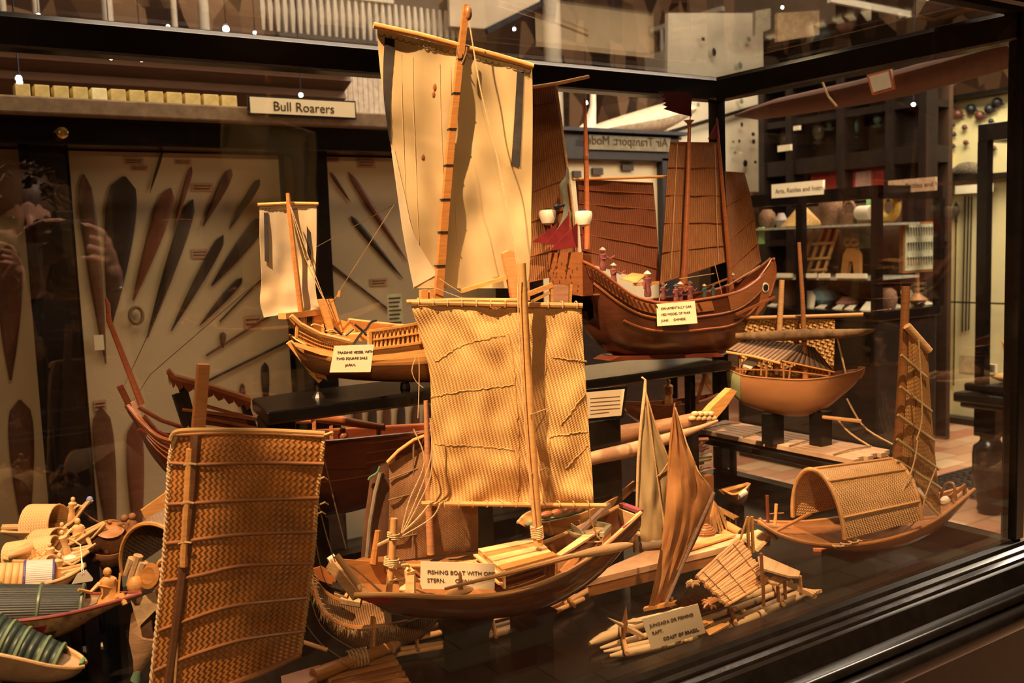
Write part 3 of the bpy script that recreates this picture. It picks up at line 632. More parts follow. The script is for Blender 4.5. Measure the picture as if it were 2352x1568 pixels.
# dark bookcase behind
XD = 6.2
dc = thing('dark_bookcase', (XD+.3, 4.7, 0), 'tall dark glazed bookcase behind the corner case', 'bookcase')
ya, yb = at_x(1745, 300, XD).y, at_x(2122, 300, XD).y
MB().bb((XD+.3, yb, 0), (XD+.35, ya, 2.75)).build('back_board', plain('bookcase_back', (.05, .028, .018), .7, .1, scale=4), dc)
for z in (2.75, 2.14, 2.46, 1.5): MB().bb((XD, yb, z-.1 if z == 2.14 else z-.03), (XD+.3, ya, z+.02)).build('shelf', M['blackd'], dc)
for x in (1752, 1815, 1932, 2045, 2122): y = at_x(x, 350, XD).y; MB().bb((XD-.02, y-.03, 0), (XD+.3 if x < 2100 else XD+.12, y+.03, 2.75)).build('stile', M['blackd'], dc)
for i, (x0, y0, x1, y1, c) in enumerate(((1862, 392, 1925, 440, (.4, .04, .03)), (1940, 380, 2030, 436, (.38, .05, .04)), (1965, 395, 2000, 436, (.5, .3, .25)))):
    flat(x0, y0, x1, y1, XD+.1-.02*(i == 2), plain('folded_cloth_%s' % 'abc'[i], c, .8, .1, var=.4, scale=10), 'folded_textile', ['red folded textile at the left of the dark bookcase', 'red folded textile at the middle of the dark bookcase', 'pinkish textile lying on the red one'][i], 'textile')
for i, (x, y, r, c) in enumerate(((1960, 290, 20, (.08, .13, .10)), (2015, 270, 14, (.1, .16, .12)), (1880, 300, 22, (.12, .1, .07)), (1800, 320, 18, (.1, .06, .04)), (2070, 300, 16, (.12, .07, .04)), (1905, 280, 12, (.12, .17, .12)))):
    p = at_x(x, y, XD+.15); tag(MB().ball(p, r/FPX*6.8, (.6, .8, 1.3), 12).lathe([(.03, -.0), (.05, .02)], (p.x, p.y, p.z-r/FPX*6.8*1.3-.02), n=10).build('carved_vessel', plain('dark_glaze_%s' % 'abcdef'[i], c, .3, .4), smooth=True), ['greenish', 'slim greenish', 'brown', 'leftmost dark', 'rightmost brown', 'small green'][i]+' carved vessel in the dark bookcase', 'vessel')
for i, (x0, y0, x1, y1) in enumerate(((1786, 335, 1816, 345), (1822, 290, 1836, 298))):
    flat(x0, y0, x1, y1, XD-.03, M['cardp'], 'small_card', ['bright white card on the bookcase ledge', 'small pinkish card in the bookcase'][i], 'card')
# tall cream case
XT = 7.1
tc = thing('tall_case', (XT+.15, 2.4, 0), 'tall narrow case lined in cream holding spears', 'display case')
ya, yb = at_x(2165, 500, XT).y, at_x(2400, 500, XT).y; z1 = at_x(2165, 232, XT).z; z0 = at_x(2165, 955, XT).z; zm = at_x(2200, 410, XT).z
MB().bb((XT+.12, yb, z0), (XT+.14, ya, z1)).build('cream_lining', plain('cream_lining', (.62, .55, .30), .8, .1, var=.05, scale=2), tc)
MB().bb((XT, ya, 0), (XT+.14, ya+.03, z1+.02)).build('side', M['blackd'], tc)
MB().bb((XT, yb, z1), (XT+.16, ya+.03, z1+.03)).build('top', M['black'], tc)
MB().bb((XT, yb, 0), (XT+.14, ya, z0)).build('plinth', M['blackd'], tc)
MB().bb((XT, yb, zm-.02), (XT+.14, ya, zm+.02)).build('middle_rail', M['blackd'], tc)
zr = at_x(2200, 694, XT).z; MB().bb((XT+.0, yb, zr-.006), (XT+.02, ya, zr+.006)).build('glazing_bar', M['black'], tc)
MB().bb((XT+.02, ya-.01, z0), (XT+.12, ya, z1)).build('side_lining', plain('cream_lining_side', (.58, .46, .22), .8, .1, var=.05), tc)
def spear(x0, y0, x1, y1, head, label):
    o = thing('spear', at_x(x1, y1, XT+.1), label, 'spear', 'spears in the tall cream case')
    MB().tube([at_x(x0, y0, XT+.1), at_x(x1, y1, XT+.1)], .006, 6).build('shaft', M['blackd'], o)
    if head:
        p = at_x(x0, y0-38, XT+.1); q = at_x(x0, y0, XT+.1); MB().lathe([(.001, 0), (.026, .05), (.03, .08), (.010, .13), (.013, .17)], p, (q-p), 8).build('spearhead', M['iron'], o, smooth=True)
spear(2196, 500, 2190, 885, 1, 'long spear with a leaf-shaped head in the tall cream case')
for i, x in enumerate((2214, 2222, 2229)): spear(x+3, 450, x-4, 762-i*2, 0, ['leftmost', 'middle', 'rightmost'][i]+' of three thin shafts beside the leaf-headed spear')
for i, (x, y) in enumerate(((2188, 286), (2215, 292), (2190, 308), (2218, 327), (2188, 335), (2200, 262), (2230, 250), (2250, 265), (2272, 250), (2185, 255), (2290, 235), (2282, 340), (2276, 278))):
    p = at_x(x, y, XT+.09); r = (6 if i < 5 or i > 10 else 11)/FPX*7.6
    tag(MB().ball(p, r, (1, 1, 1), 10).tube([p, p+V((0, -r*1.6, -r*.6))], [r*.5, r*.1], 6).build('carved_pipe_bowl', plain('dark_red_wood', (.1, .03, .02), .4, .4) if i % 2 else M['iron'], smooth=True), 'small dark carved pipe bowl number '.replace(' number ', ' ')+['at the top left of the cream case', 'right of the first one', 'third down at left', 'lowest by the glass post', 'bottom left of the group', 'in the top cluster, left', 'in the top cluster, lower', 'in the top cluster, middle', 'in the top cluster, right', 'in the top row, far left', 'in the top row, far right', 'seen through the nearer case', 'beside the nearer case post'][i], 'pipe bowl', 'pipe bowls in the cream case')
o = thing('stuffed_bird', at_x(2210, 405, XT+.06), 'grey speckled bird-like form lying in the tall cream case', 'bird')
MB().loft([[at_x(x, y, XT+.06)+V((r*.8*math.cos(q), 0, r*math.sin(q))) for q in [2*PI*k/12 for k in range(12)]] for x, y, r in ((2178, 404, .006), (2188, 396, .03), (2205, 390, .052), (2225, 388, .058), (2250, 390, .05))]).build('body', plain('speckled_feathers', (.16, .13, .09), .9, .1, var=.8, scale=90), o, smooth=True)
flat(2194, 427, 2278, 440, XT-.01, M['cardp'], 'case_label', 'white label strip on the middle rail of the cream case', 'label')
flat(2205, 815, 2262, 860, XT+.115, plain('tan_card', (.5, .38, .2), .8, .1), 'tan_card', 'tan square card low in the cream case', 'card', dx=.003)
# nearer case at right edge
XN = 4.9
nc = thing('near_case', (XN+.4, 1.4, 0), 'black-framed glass case on turned legs at the right edge', 'display case')
yc = at_x(2243, 500, XN).y; zt = at_x(2243, 300, XN).z; zb = at_x(2225, 890, XN).z
b = MB(); b.bb((XN, yc-1.2, zt-.06), (XN+.07, yc, zt+.03)); b.bb((XN, yc-.07, zt-.06), (XN+.8, yc, zt+.03)); b.build('top_rail', M['black'], nc, bevel=.004)
MB().bb((XN, yc-.055, zb), (XN+.055, yc, zt-.06)).build('corner_post', M['black'], nc)
MB().bb((XN+.75, yc-.05, zb), (XN+.8, yc, zt-.06)).build('corner_post', M['black'], nc)
MB().bb((XN-.003, yc-1.2, zb), (XN, yc-.055, zt-.06)).build('glass_pane', glass('near_case_glass', .5), nc)
b = MB(); b.bb((XN-.03, yc-1.2, zb-.015), (XN+.8, yc+.045, zb+.03)); b.bb((XN-.075, yc-1.2, zb-.075), (XN+.82, yc+.08, zb-.02)); b.bb((XN-.05, yc-1.2, zb-.105), (XN+.8, yc+.055, zb-.075)); b.build('base_moulding', M['black'], nc, bevel=.012)
MB().bb((XN+.0, yc-1.2, zb-.24), (XN+.75, yc-.0, zb-.105)).build('apron', M['blackd'], nc)
MB().bb((XN, yc-.12, zb-.26), (XN+.12, yc, zb-.105)).build('leg_block', M['black'], nc)
MB().lathe([(.05, 0), (.066, .02), (.06, .05), (.075, .09), (.088, .2), (.09, zb-.36), (.085, zb-.32), (.06, zb-.30), (.05, zb-.28), (.055, zb-.26)], (XN+.06, yc-.06, 0), n=20).build('turned_leg', M['black'], nc, smooth=True)
MB().bb((XN+.6, yc-1.1, zb+.03), (XN+.62, yc-.05, zb+.9)).build('dark_back', M['blackd'], nc)
flat(2318, 318, 2352, 405, XN+.5, M['cardp'], 'engraving', 'framed pale engraving at the right edge', 'picture')
flat(2326, 322, 2352, 376, XN+.498, plain('grey_engraving', (.3, .27, .24), .8, .1, var=.7, scale=60), 'engraving_image', 'grey image printed on the engraving', 'picture', dx=.001)
hullr = MB(); rings = []
for x, y, r in ((2270, 862, .006), (2300, 866, .04), (2330, 868, .055), (2370, 868, .06)): rings.append([at_x(x, y, XN+.12)+V((r*.8*math.cos(q), 0, r*.6*math.sin(q))) for q in [2*PI*k/10 for k in range(10)]])
tag(hullr.loft(rings).build('small_canoe_model', straw, smooth=True), 'straw-coloured small model in the nearer case', 'boat model')
b = MB(); b.prism([at_x(x, y, XN+.25) for x, y in ((2300, 780), (2316, 806), (2340, 822), (2375, 830), (2375, 850), (2330, 842), (2308, 820))], (.04, 0, 0)); tag(b.build('curved_prow', M['pine']), 'curved tan prow in the nearer case at the right edge', 'prow')
flat(2268, 850-14, 2286, 850+6, XN+.1, M['cardp'], 'small_label', 'small cream number card in the nearer case', 'card')
# hanging canoe
hc = MB(); rings = []; XH = 3.0
for x, yt, yb_ in ((1690, 262, 268), (1740, 236, 275), (1800, 212, 268), (1880, 192, 256), (1980, 168, 240), (2080, 140, 220), (2180, 112, 194), (2300, 78, 160), (2420, 40, 125)):
    a = at_x(x, yt, XH); c = at_x(x, yb_, XH); r = (a.z-c.z)/2; m_ = (a+c)/2
    rings.append([m_+V((r*1.5*math.cos(q), 0, r*math.sin(q)*(1 if math.sin(q) < 0 else .55))) for q in [2*PI*k/16 for k in range(16)]])
cn = thing('hanging_canoe', (XH, 2.1, 2.0), 'long red-brown wooden canoe hung outside the case at upper right', 'canoe')
hc.loft(rings).build('hull', wood('canoe_wood', (.085, .03, .016), .65, axis=(6, 1, 6)), cn, smooth=True)
for x in (1900, 2310): b = MB().tube([at_x(x-12, 200-(x-1900)*.3-14, XH-.1), at_x(x+3, 200-(x-1900)*.3+22, XH-.1), at_x(x+22, 200-(x-1900)*.3+44, XH-.1)], .004, 6).build('sling_rope', M['tw'], cn)
lw = thing('square_label', at_x(2020, 215, XH-.15), 'white square label with an orange edge hanging on the canoe', 'label')
MB().prism([at_x(x, y, XH-.14) for x, y in ((1990, 172), (2045, 158), (2054, 203), (2003, 218))], (.01, 0, 0)).build('orange_mount', plain('orange_card', (.5, .16, .06), .6, .2), lw)
MB().prism([at_x(x, y, XH-.143) for x, y in ((1996, 176), (2041, 164), (2048, 200), (2006, 212))], (.004, 0, 0)).build('paper', M['white'], lw)
# floor grate
gr = thing('floor_grate', at_z(2320, 1110, .0)+V((.3, 0, 0)), 'dark cast iron grating in the tiled floor at the right', 'floor grate')
c = at_z(2310, 1105, 0); 
b = MB()
for k in range(16): b.bb((c.x-.5+k*.07, c.y-.3, .002), (c.x-.47+k*.07, c.y+.3, .012))
for k in range(9): b.bb((c.x-.5, c.y-.3+k*.075, .002), (c.x+.58, c.y-.28+k*.075, .012))
b.build('bars', M['iron'], gr); MB().bb((c.x-.52, c.y-.32, .0), (c.x+.6, c.y+.32, .004)).build('pit_shade', plain('grate_shadow', (.05, .05, .055), .6, .2), gr)  # thin dark sheet standing for the shade below the bars
# visible hall lamps
LB = emit('lamp_glow', (1, .93, .8), 60)
def lamp(x, y, Y, label, r=.011, X=None):
    p = at_y(x, y, Y) if X is None else at_x(x, y, X); t = thing('spot_lamp', p, label, 'lamp', 'tiny bright lamps seen in the hall')
    MB().ball(p, r, (1, 1, 1), 8).build('bulb', LB, t, smooth=True); d = (p-CAM).normalized()
    MB().lathe([(r*1.3, 0), (r*1.5, r*2), (r*.9, r*4)], p+d*r*.3, d, 10).build('housing', M['iron'], t)
    q = p+d*r*3.5; MB().tube([q, V((q.x, q.y, 6.5))], .0025, 5).build('hanging_flex', M['iron'], t)
for i, (x, y, Y, r) in enumerate(((88, 37, 6, .014), (386, 61, 6, .010), (519, 67, 6, .019), (585, 75, 6, .009), (43, 180, 4.6, .012), (45, 189, 4.6, .011), (691, 218, 4.5, .01), (255, 134, 4.5, .006), (325, 138, 4.5, .006), (1413, 214, 6, .016), (1346, 236, 6, .012), (1225, 266, 3, .001), (1797, 17, 6.5, .011), (1181, 67, 6.5, .011))):
    if i == 11: continue
    lamp(x, y, Y, 'tiny bright lamp '+['above the top rail at far left', 'on the top rail line, second from left', 'brightest one near the top left, with a flare', 'just right of the brightest one', 'upper of the pair at the far left', 'lower of the pair at the far left', 'above the Bull Roarers sign', 'under the top rail left of the sign', 'under the top rail, nearer the sign', 'largest one right of the big sail', 'beside the junk mizzen masthead', '', 'in the roof above the far corner', 'in the roof right of the big mast'][i], r)
lamp(2098, 240, 0, 'tiny bright lamp below the hanging canoe', .012, X=6)

# ------------------------------------------------------------------ boat builders
class Hull:
    """st rows: near gunwale px,py, keel px,py, half beam; pl = vertical centre plane of the boat"""
    def __init__(s, pl, st, n=48, m=14, p1=.7, p2=.8, th=.004):
        s.pl = pl; G = cr([pl(a, b, e) for a, b, c, d, e in st], n); K = cr([pl(c, d, 0) for a, b, c, d, e in st], n)
        B = cr([e for a, b, c, d, e in st], n); s.n = n; s.m = m; s.G = G; s.K = K; s.B = [max(.0015, x) for x in B]; s.p1 = p1; s.p2 = p2; s.th = th
    def at(s, u, phi, inset=0.0, lift=0.0):
        """u 0..1 along, phi -1 far gunwale .. 0 keel .. 1 near gunwale"""
        t = min(max(u, 0), 1)*(s.n-1); i = min(int(t), s.n-2); f = t-i
        g = lerp(s.G[i], s.G[i+1], f); k = lerp(s.K[i], s.K[i+1], f); b = lerp(s.B[i], s.B[i+1], f)
        b2 = max(b-inset, .0003); a = min(abs(phi), 1)*PI/2
        h = (1-math.cos(a))**s.p2; w = b2*math.sin(a)**s.p1
        g0 = g-s.pl.n*b
        c = lerp(k+V((0, 0, min(inset*1.2, abs(g0.z-k.z)*.8))), g0, h)
        return c+s.pl.n*(w if phi > 0 else -w)+V((0, 0, lift))
    def shell(s):
        R = []
        for i in range(s.n):
            u = i/(s.n-1); R.append([s.at(u, -1+2*k/s.m) for k in range(s.m+1)]+[s.at(u, 1-2*k/s.m, s.th) for k in range(s.m+1)])
        return MB().loft(R)
    def gun(s, side, n=30, inset=0.0, lift=0.0, u0=0, u1=1): return [s.at(lerp(u0, u1, i/(n-1)), side, inset, lift) for i in range(n)]
    def rail(s, side, r=.003, lift=.001, u0=0, u1=1, n=8): return MB().tube(s.gun(side, 40, 0, lift, u0, u1), r, n)
    def strake(s, phi, r=.002, u0=0, u1=1): return MB().tube([s.at(lerp(u0, u1, i/29), phi) for i in range(30)], r, 6)
    def deck(s, phi, u0, u1, th=.003, n=16, lift=0):
        G = [[lerp(s.at(lerp(u0, u1, i/n), -phi, s.th, lift), s.at(lerp(u0, u1, i/n), phi, s.th, lift), j/6) for j in range(7)] for i in range(n+1)]
        return MB().grid(G, th)
    def frame(s, u, w=.004, ph=1.0):
        b = MB(); R = [[s.at(u+d, -ph+2*ph*k/12, s.th+q*.004) for d, q in ((-w, 0), (w, 0), (w, 1), (-w, 1))] for k in range(13)]
        return b.loft(R)
class SM:
    """surface offsets of a sail at a pixel, for patches and seams lying on it"""
    def __init__(s, pl, L, R, bulge, off, wav, seed, fr):
        s.pl = pl; s.L = cr([V((a, b, 0)) for a, b in L], 90); s.R = cr([V((a, b, 0)) for a, b in R], 90); s.p = (bulge, off, wav, seed, fr)
    def off(s, x, y):
        bu, of, wa, se, fr = s.p; best = None
        for i in range(90):
            v = (x-s.L[i].x)/(s.R[i].x-s.L[i].x); vc = max(0, min(1, v)); d = abs(lerp(s.L[i].y, s.R[i].y, vc)-y)
            if best is None or d < best[0]: best = (d, i/89, vc)
        u, v = best[1], best[2]; return of+bu*math.sin(PI*u)*math.sin(PI*v)+wa*noise.noise(V((u*fr, v*fr, se)))
    def __call__(s, x, y, lift=.0012): return s.pl(x, y, s.off(x, y)+lift)
    def line(s, pts, r, mat, name, parent, n=5, k=30, lift=.0012, jit=0):
        P = cr([V((x, y, 0)) for x, y in pts], k); return MB().tube([s(p.x+random.uniform(-1, 1)*jit, p.y+random.uniform(-1, 1)*jit, lift) for p in P], r, n).build(name, mat, parent, smooth=True)
def sheet(pl, L, R, nu=26, nv=20, bulge=.0, off=0.0, th=.0012, wav=.0, seed=0, fr=6, top=None):
    L = cr([V((a, b, 0)) for a, b in L], nu); R = cr([V((a, b, 0)) for a, b in R], nu); G = []
    for i in range(nu):
        u = i/(nu-1); row = []
        for j in range(nv):
            v = j/(nv-1); p = lerp(L[i], R[i], v)
            if top: p = p+V((0, top(v)*(1-u), 0))
            o = off+bulge*math.sin(PI*u)*math.sin(PI*v)+wav*noise.noise(V((u*fr, v*fr, seed)))
            row.append(pl(p.x, p.y, o))
        G.append(row)
    return MB().grid(G, th)
def onpl(pl, pts, r, off=0.0, n=6): return MB().tube(pl.many(pts, off), r, n)
def placard(pl, c, lines, label, size, off=0.0, sub=True, th=.001):
    """c: four pixel corners TL TR BR BL"""
    P = pl.many(c, off); nrm = pl.n
    t = tag(MB().prism([p-nrm*th for p in P], nrm*th).build('label_card', M['card']), label, 'label card')
    ux = (P[1]-P[0]); W = ux.length; ux = ux/W; uy = (P[0]-P[3]); H = uy.length; uy = uy/H
    for i, (s_, x0, y0) in enumerate(lines): text(s_, P[3]+ux*(W*x0)+uy*(H*y0)+nrm*.0004, ux, uy, size, M['ink'], t, shear=.0, xs=1.02)
    return t
def doll(p, h, coat, label, hat=None, face=None, sit=False, arms=((.25, .1), (-.2, .05)), group=None, cat='figure', name='figurine', lean=0.0):
    """little carved man: body with head and arms, hat as a child"""
    p = V(p); b = MB(); up = V((lean, 0, 1)).normalized()
    k = h*(1.35 if sit else 1)
    prof = [(.13, 0), (.17, .08), (.16, .3), (.13, .42), (.17, .62), (.19, .74), (.12, .80), (.06, .82)] if not sit else [(.2, 0), (.26, .06), (.22, .16), (.15, .24), (.17, .42), (.17, .52), (.1, .58), (.05, .6)]
    b.lathe([(r*k, z*k) for r, z in prof], p, up, 12, sy=.7)
    z0 = (.66 if not sit else .48)*k
    for s_, (dx, dz) in zip((1, -1), arms):
        sh = p+up*z0+V((s_*.16*k, 0, 0)); el = sh+V((s_*.05*k+dx*k*.25, -.07*k, -.13*k)); ha = el+V((dx*k*.38, -.09*k, dz*k+.04*k)); b.tube([sh, el, ha], [.05*k, .042*k, .03*k], 6)
    o = b.build(name, coat, smooth=True, origin=p); tag(o, label, cat, group)
    hc = p+up*((.90 if not sit else .68)*k); MB().ball(hc, .085*k, (1, 1, 1.15), 10).tube([hc+V((0, -.07*k, -.01*k)), hc+V((0, -.105*k, -.02*k))], .015*k, 5).build('head', face or M['ivory'], o, smooth=True)
    if sit: MB().tube([p+V((.1*k, 0, .08*k)), p+V((.2*k, -.2*k, .18*k)), p+V((.24*k, -.3*k, .02*k))], [.09*k, .075*k, .05*k], 8).build('leg', coat, o, smooth=True)
    if hat: MB().lathe([(.16*k, 0), (.15*k, .02*k), (.07*k, .09*k), (.05*k, .11*k), (.01*k, .13*k)], hc+V((0, 0, .05*k)), (0, -.1, 1), 12).build('hat', hat, o, smooth=True)
    return o
# risers
zj = at_y(612, 948, 1.46).z-.0
def table(poly, z, th, label, legs, legw=.022, foot=ZF):
    c = sum((V((p.x, p.y, 0)) for p in poly), V())/len(poly); t = thing('display_riser', (c.x, c.y, foot), label, 'display stand')
    MB().prism([V((p.x, p.y, z-th)) for p in poly], (0, 0, th)).build('top_board', M['black'], t, bevel=.004)
    for lx, ly in legs: MB().bb((lx-legw, ly-legw, foot), (lx+legw, ly+legw, z-th)).build('leg', M['black'], t, bevel=.002)
    return t
fl = at_y(612, 945, 1.515); zj = fl.z; lc_ = at_z(578, 914, zj); bl_ = at_z(690, 894, zj)
frt = V((at_z(1180, 905, zj).x, fl.y, zj)); ybk = bl_.y+.02
poly = [fl, frt+V((.10, 0, 0)), V((frt.x+.10, 1.70, zj)), V((bl_.x, 1.70, zj)), lc_]
table(poly, zj, .024, 'black lacquered riser with a cut corner under the two-sailed trading vessel', [(fl.x+.045, 1.60), (frt.x+.05, 1.60)], .026)
a = at_y(1345, 868, 1.65); b_ = at_y(1682, 834, 1.65); zk = (a.z+b_.z)/2
t = table([V((1.24, 1.65, zk)), V((b_.x, 1.65, zk)), V((b_.x, 1.86, zk)), V((1.24, 1.86, zk))], zk, .022, 'long black riser under the carved war junk', [(1.30, 1.82), (1.675, 1.75)], .010)
# ------------------------------------------------------------------ fishing boat with the woven sail
PF = PL(at_y(1232, 1250, 1.33), -4)
mast0 = PF(1237, 1250)
fb = thing('fishing_boat', (PF(1120, 1400).x, 1.33, PF(1050, 1425).z), 'model fishing boat with a wide honey-coloured woven mat sail in the middle of the case', 'model boat')
HW = wood('varnished_hull_wood', (.13, .045, .016), .14, .6, axis=(4, 4, 14))
hf = Hull(PF, [(815, 1368, 850, 1372, .06), (850, 1367, 880, 1395, .075), (930, 1368, 950, 1405, .085), (1040, 1373, 1060, 1408, .088), (1150, 1366, 1150, 1400, .086), (1240, 1342, 1230, 1382, .08), (1320, 1305, 1300, 1350, .07), (1390, 1253, 1370, 1305, .052), (1472, 1178, 1455, 1215, .03)], p1=.55, p2=.9)
hf.shell().build('hull', HW, fb, smooth=True)
hf.rail(1, .0042).build('gunwale', M['bamboo'], fb, smooth=True); hf.rail(-1, .0042).build('gunwale', M['bamboo'], fb, smooth=True)
rd = MB(); rd.grid([[hf.at(lerp(.0, .2, i/9), lerp(.99, lerp(.70, .88, i/9), j/3))+PF.n*.0012+V((0, 0, -.0005)) for j in range(4)] for i in range(10)], .0008); rd.build('red_paint_panel', plain('red_gloss_paint', (.30, .008, .006), .18, .6), fb)
for u in (.3, .38, .5, .72, .8, .88): hf.frame(u, .006, .95).build('rib', M['brown'], fb)
hf.deck(.62, .08, .93).build('bottom_boards', M['brown'], fb)
b = MB(); a0, a1 = hf.at(1, 1), hf.at(1, -1); b.beam(a0+V((0, 0, .003)), a1+V((0, 0, .003)), .012, .006); b.beam(a0, hf.at(.93, 1)+V((0, 0, .003)), .006, .005)
b.build('bow_rim', plain('plum_paint', (.22, .05, .06), .35, .4), fb)
MB().grid([[lerp(hf.at(.985, -1+2*j/8), hf.at(.985, 0)+V((0, 0, 0)), 0)*1 if i == 0 else lerp(hf.at(.985, -1), hf.at(.985, 1), j/8) for j in range(9)] for i in range(2)], .003).build('bow_transom', M['pale'], fb)
# deck house
dk = MB(); top = [PF(1098, 1262, -.072), PF(1228, 1236, -.068), PF(1280, 1277, .045), PF(1156, 1311, .058)]
for k in range(5):
    a = [lerp(top[0], top[3], k/5), lerp(top[1], top[2], k/5), lerp(top[1], top[2], (k+.94)/5), lerp(top[0], top[3], (k+.94)/5)]
    bq = MB(); bq.prism([p+V((0, 0, .002*(k % 2 == 0))) for p in a], (0, 0, -.005)); bq.build('deck_plank', M['honey'] if k in (1, 4) else M['pale'], fb)
MB().prism([top[0], top[3], top[3]+V((0, 0, -.03)), top[0]+V((0, 0, -.03))], (.004, 0, 0)).build('bulkhead', M['pale'], fb)
MB().prism([top[1], top[2], top[2]+V((0, 0, -.05)), top[1]+V((0, 0, -.05))], (-.004, 0, 0)).build('bulkhead', M['brown'], fb)
for k in range(2): MB().beam(top[0]+V((-.006, 0, -.008-.012*k)), top[3]+V((-.006, 0, -.008-.012*k)), .008, .003).build('step', M['pale'], fb)
PM = PL(mast0, -30)
MB().tube([PM(1198, 604), PM(1206, 760), PM(1217, 960), PM(1237, 1252)], [.0072, .0074, .0078, .0086], 14).build('mast', M['bamboo'], fb, smooth=True)
def wraps(c0, c1, r, turns, mat, parent, tr=.0014, name='lashing'):
    c0, c1 = V(c0), V(c1); ax = (c1-c0).normalized(); a = ax.orthogonal().normalized(); q = ax.cross(a)
    N = turns*10; return MB().tube([lerp(c0, c1, i/N)+a*(r*math.cos(i*PI/5))+q*(r*math.sin(i*PI/5)) for i in range(N+1)], tr, 5).build(name, mat, parent, smooth=True)
wraps(PM(1232, 1207), PM(1235, 1235), .0100, 7, M['tw'], fb, .0018)
# sail
PS = PL(PM(1215, 900, -.032), -30)
WV = weave('honey_matting', (.58, .33, .115), (.46, .245, .08), .0026, 38, .6, .4, .22, .6)
sail = sheet(PS, [(944, 702), (962, 760), (986, 850), (990, 940), (991, 1020), (992, 1090), (984, 1154)], [(1336, 704), (1339, 780), (1344, 860), (1350, 950), (1356, 1030), (1361, 1100), (1363, 1154)], 44, 36, .012, 0, .0012, .010, 3, 7).build('sail', WV, fb, smooth=True)
for L_, r_ in (([(946, 694), (1338, 702)], .0048), ([(934, 693), (1060, 689), (1190, 690)], .004)): onpl(PS, L_, r_, .005, 8).build('yard', M['bamboo'], fb, smooth=True)
onpl(PS, [(968, 1156), (1100, 1157), (1240, 1159), (1392, 1161)], .0042, .004, 8).build('boom', M['bamboo'], fb, smooth=True)
def stitch(pts, k, parent, r=.0011, amp=.003, off=.003, mat='tw', name='seam', pl=PS, seed=1):
    random.seed(seed); P = cr([V((x, y, 0)) for x, y in pts], k); return MB().tube([pl(p.x+random.uniform(-1, 1)*amp*700, p.y+random.uniform(-1, 1)*amp*500, off+random.uniform(0, .002)) for p in P], r, 4).build(name, M[mat], parent)
SEAM = wood('seam_fibre', (.42, .24, .08), .8)
M['seam'] = SEAM
FSM = SM(PS, [(944, 702), (962, 760), (986, 850), (990, 940), (991, 1020), (992, 1090), (984, 1154)], [(1336, 704), (1339, 780), (1344, 860), (1350, 950), (1356, 1030), (1361, 1100), (1363, 1154)], .012, 0, .010, 3, 7)
def seam(pts, k=40, w=1.0, seed=1):
    random.seed(seed); return FSM.line(pts, .0012, SEAM, 'seam', sail, 4, k, .0008, 2*w)
seam([(1168, 765), (1182, 850), (1188, 950), (1192, 1050), (1190, 1150)]); seam([(1255, 770), (1252, 900), (1262, 1050), (1258, 1150)], seed=2)
seam([(990, 912), (1060, 898), (1180, 884)], seed=3); seam([(1000, 1020), (1090, 1024), (1180, 1032)], seed=4); seam([(1262, 1003), (1350, 990)], seed=5); seam([(1270, 820), (1345, 830)], seed=6)
seam([(1345, 905), (1290, 975)], 14, seed=7); seam([(1352, 1020), (1300, 1075)], 14, seed=8); seam([(1160, 770), (1070, 790), (1000, 830)], seed=9)
for k in range(12):
    x = 960+k*33; y = 694+k*.6; b = MB(); c0 = PS(x, y, .005); b.tube([c0+V((.0015*math.cos(q), .0, 0))+V((0, .007*math.cos(q), .007*math.sin(q))) for q in [2*PI*i/8 for i in range(9)]], .0009, 4); b.build('lashing', M['tw'], fb)
for k in range(12):
    x = 985+k*33; c0 = PS(x, 1157, .004); MB().tube([c0+V((0, .006*math.cos(q), .006*math.sin(q))) for q in [2*PI*i/8 for i in range(9)]], .0009, 4).build('lashing', M['tw'], fb)
for pts in ([(1012, 1155), (990, 1190), (925, 1230)], [(950, 985), (975, 1060), (940, 1150), (922, 1222)], [(988, 960), (990, 1050), (955, 1150), (923, 1224)], [(992, 1010), (990, 1090), (960, 1160), (925, 1226)], [(985, 1160), (955, 1195), (918, 1228)]):
    MB().tube(cr(PM.many(pts, .0), 16), .0012 if pts[0][0] != 985 else .0018, 5).build('sheet_rope', M['tw'], fb, smooth=True)
MB().tube(cr(PM.many([(1192, 635), (1190, 700), (1200, 900), (1212, 1050), (1228, 1210)], .013), 24), .0012, 5).build('halyard', M['tw'], fb)
for y in (953, 1088): MB().tube([PM(1215+(y-953)*.03, y, .012), PS(1255, y-14, .012)], .0008, 4).build('tie', M['tw'], fb)
# stern gear
MB().tube([PF(905, 1190, .02), PF(900, 1280, .02), PF(893, 1366, .03)], [.0058, .006, .005], 10).build('mooring_post', M['bamboo'], fb, smooth=True)
MB().tube([PF(868, 1218, -.05), PF(858, 1294, -.05)], [.005, .007], 8).build('short_post', M['honey'], fb, smooth=True)
MB().tube([PF(866, 1253, -.05), PF(920, 1227, .02)], .003, 6).build('brace', M['tw'], fb)
wraps(PF(904, 1222, .02), PF(903, 1236, .02), .009, 3, M['tw'], fb); wraps(PF(900, 1280, .02), PF(898, 1300, .02), .011, 5, M['tw'], fb)
MB().tube([PF(773, 1275, .02), PF(845, 1370, .066)], [.0048, .006], 10).build('stern_roller', M['bamboo'], fb, smooth=True)
MB().beam(PF(762, 1290, -.02), PF(824, 1366, .03), .014, .02).build('stern_beam', M['pale'], fb)
MB().tube([PF(757, 1292, -.02), PF(772, 1282, -.02)], .009, 10).build('beam_cap', M['white'], fb)
MB().prism(PF.many([(788, 1284), (886, 1292), (889, 1366), (838, 1366)], -.055), V((0, .004, 0))).build('quarter_board', M['honey'], fb)
for pts in ([(786, 1290), (820, 1310), (876, 1358)], [(790, 1300), (815, 1305), (872, 1358)]): MB().tube(cr(PF.many(pts, .03), 10), .0013, 5).build('stern_line', M['tw'], fb)
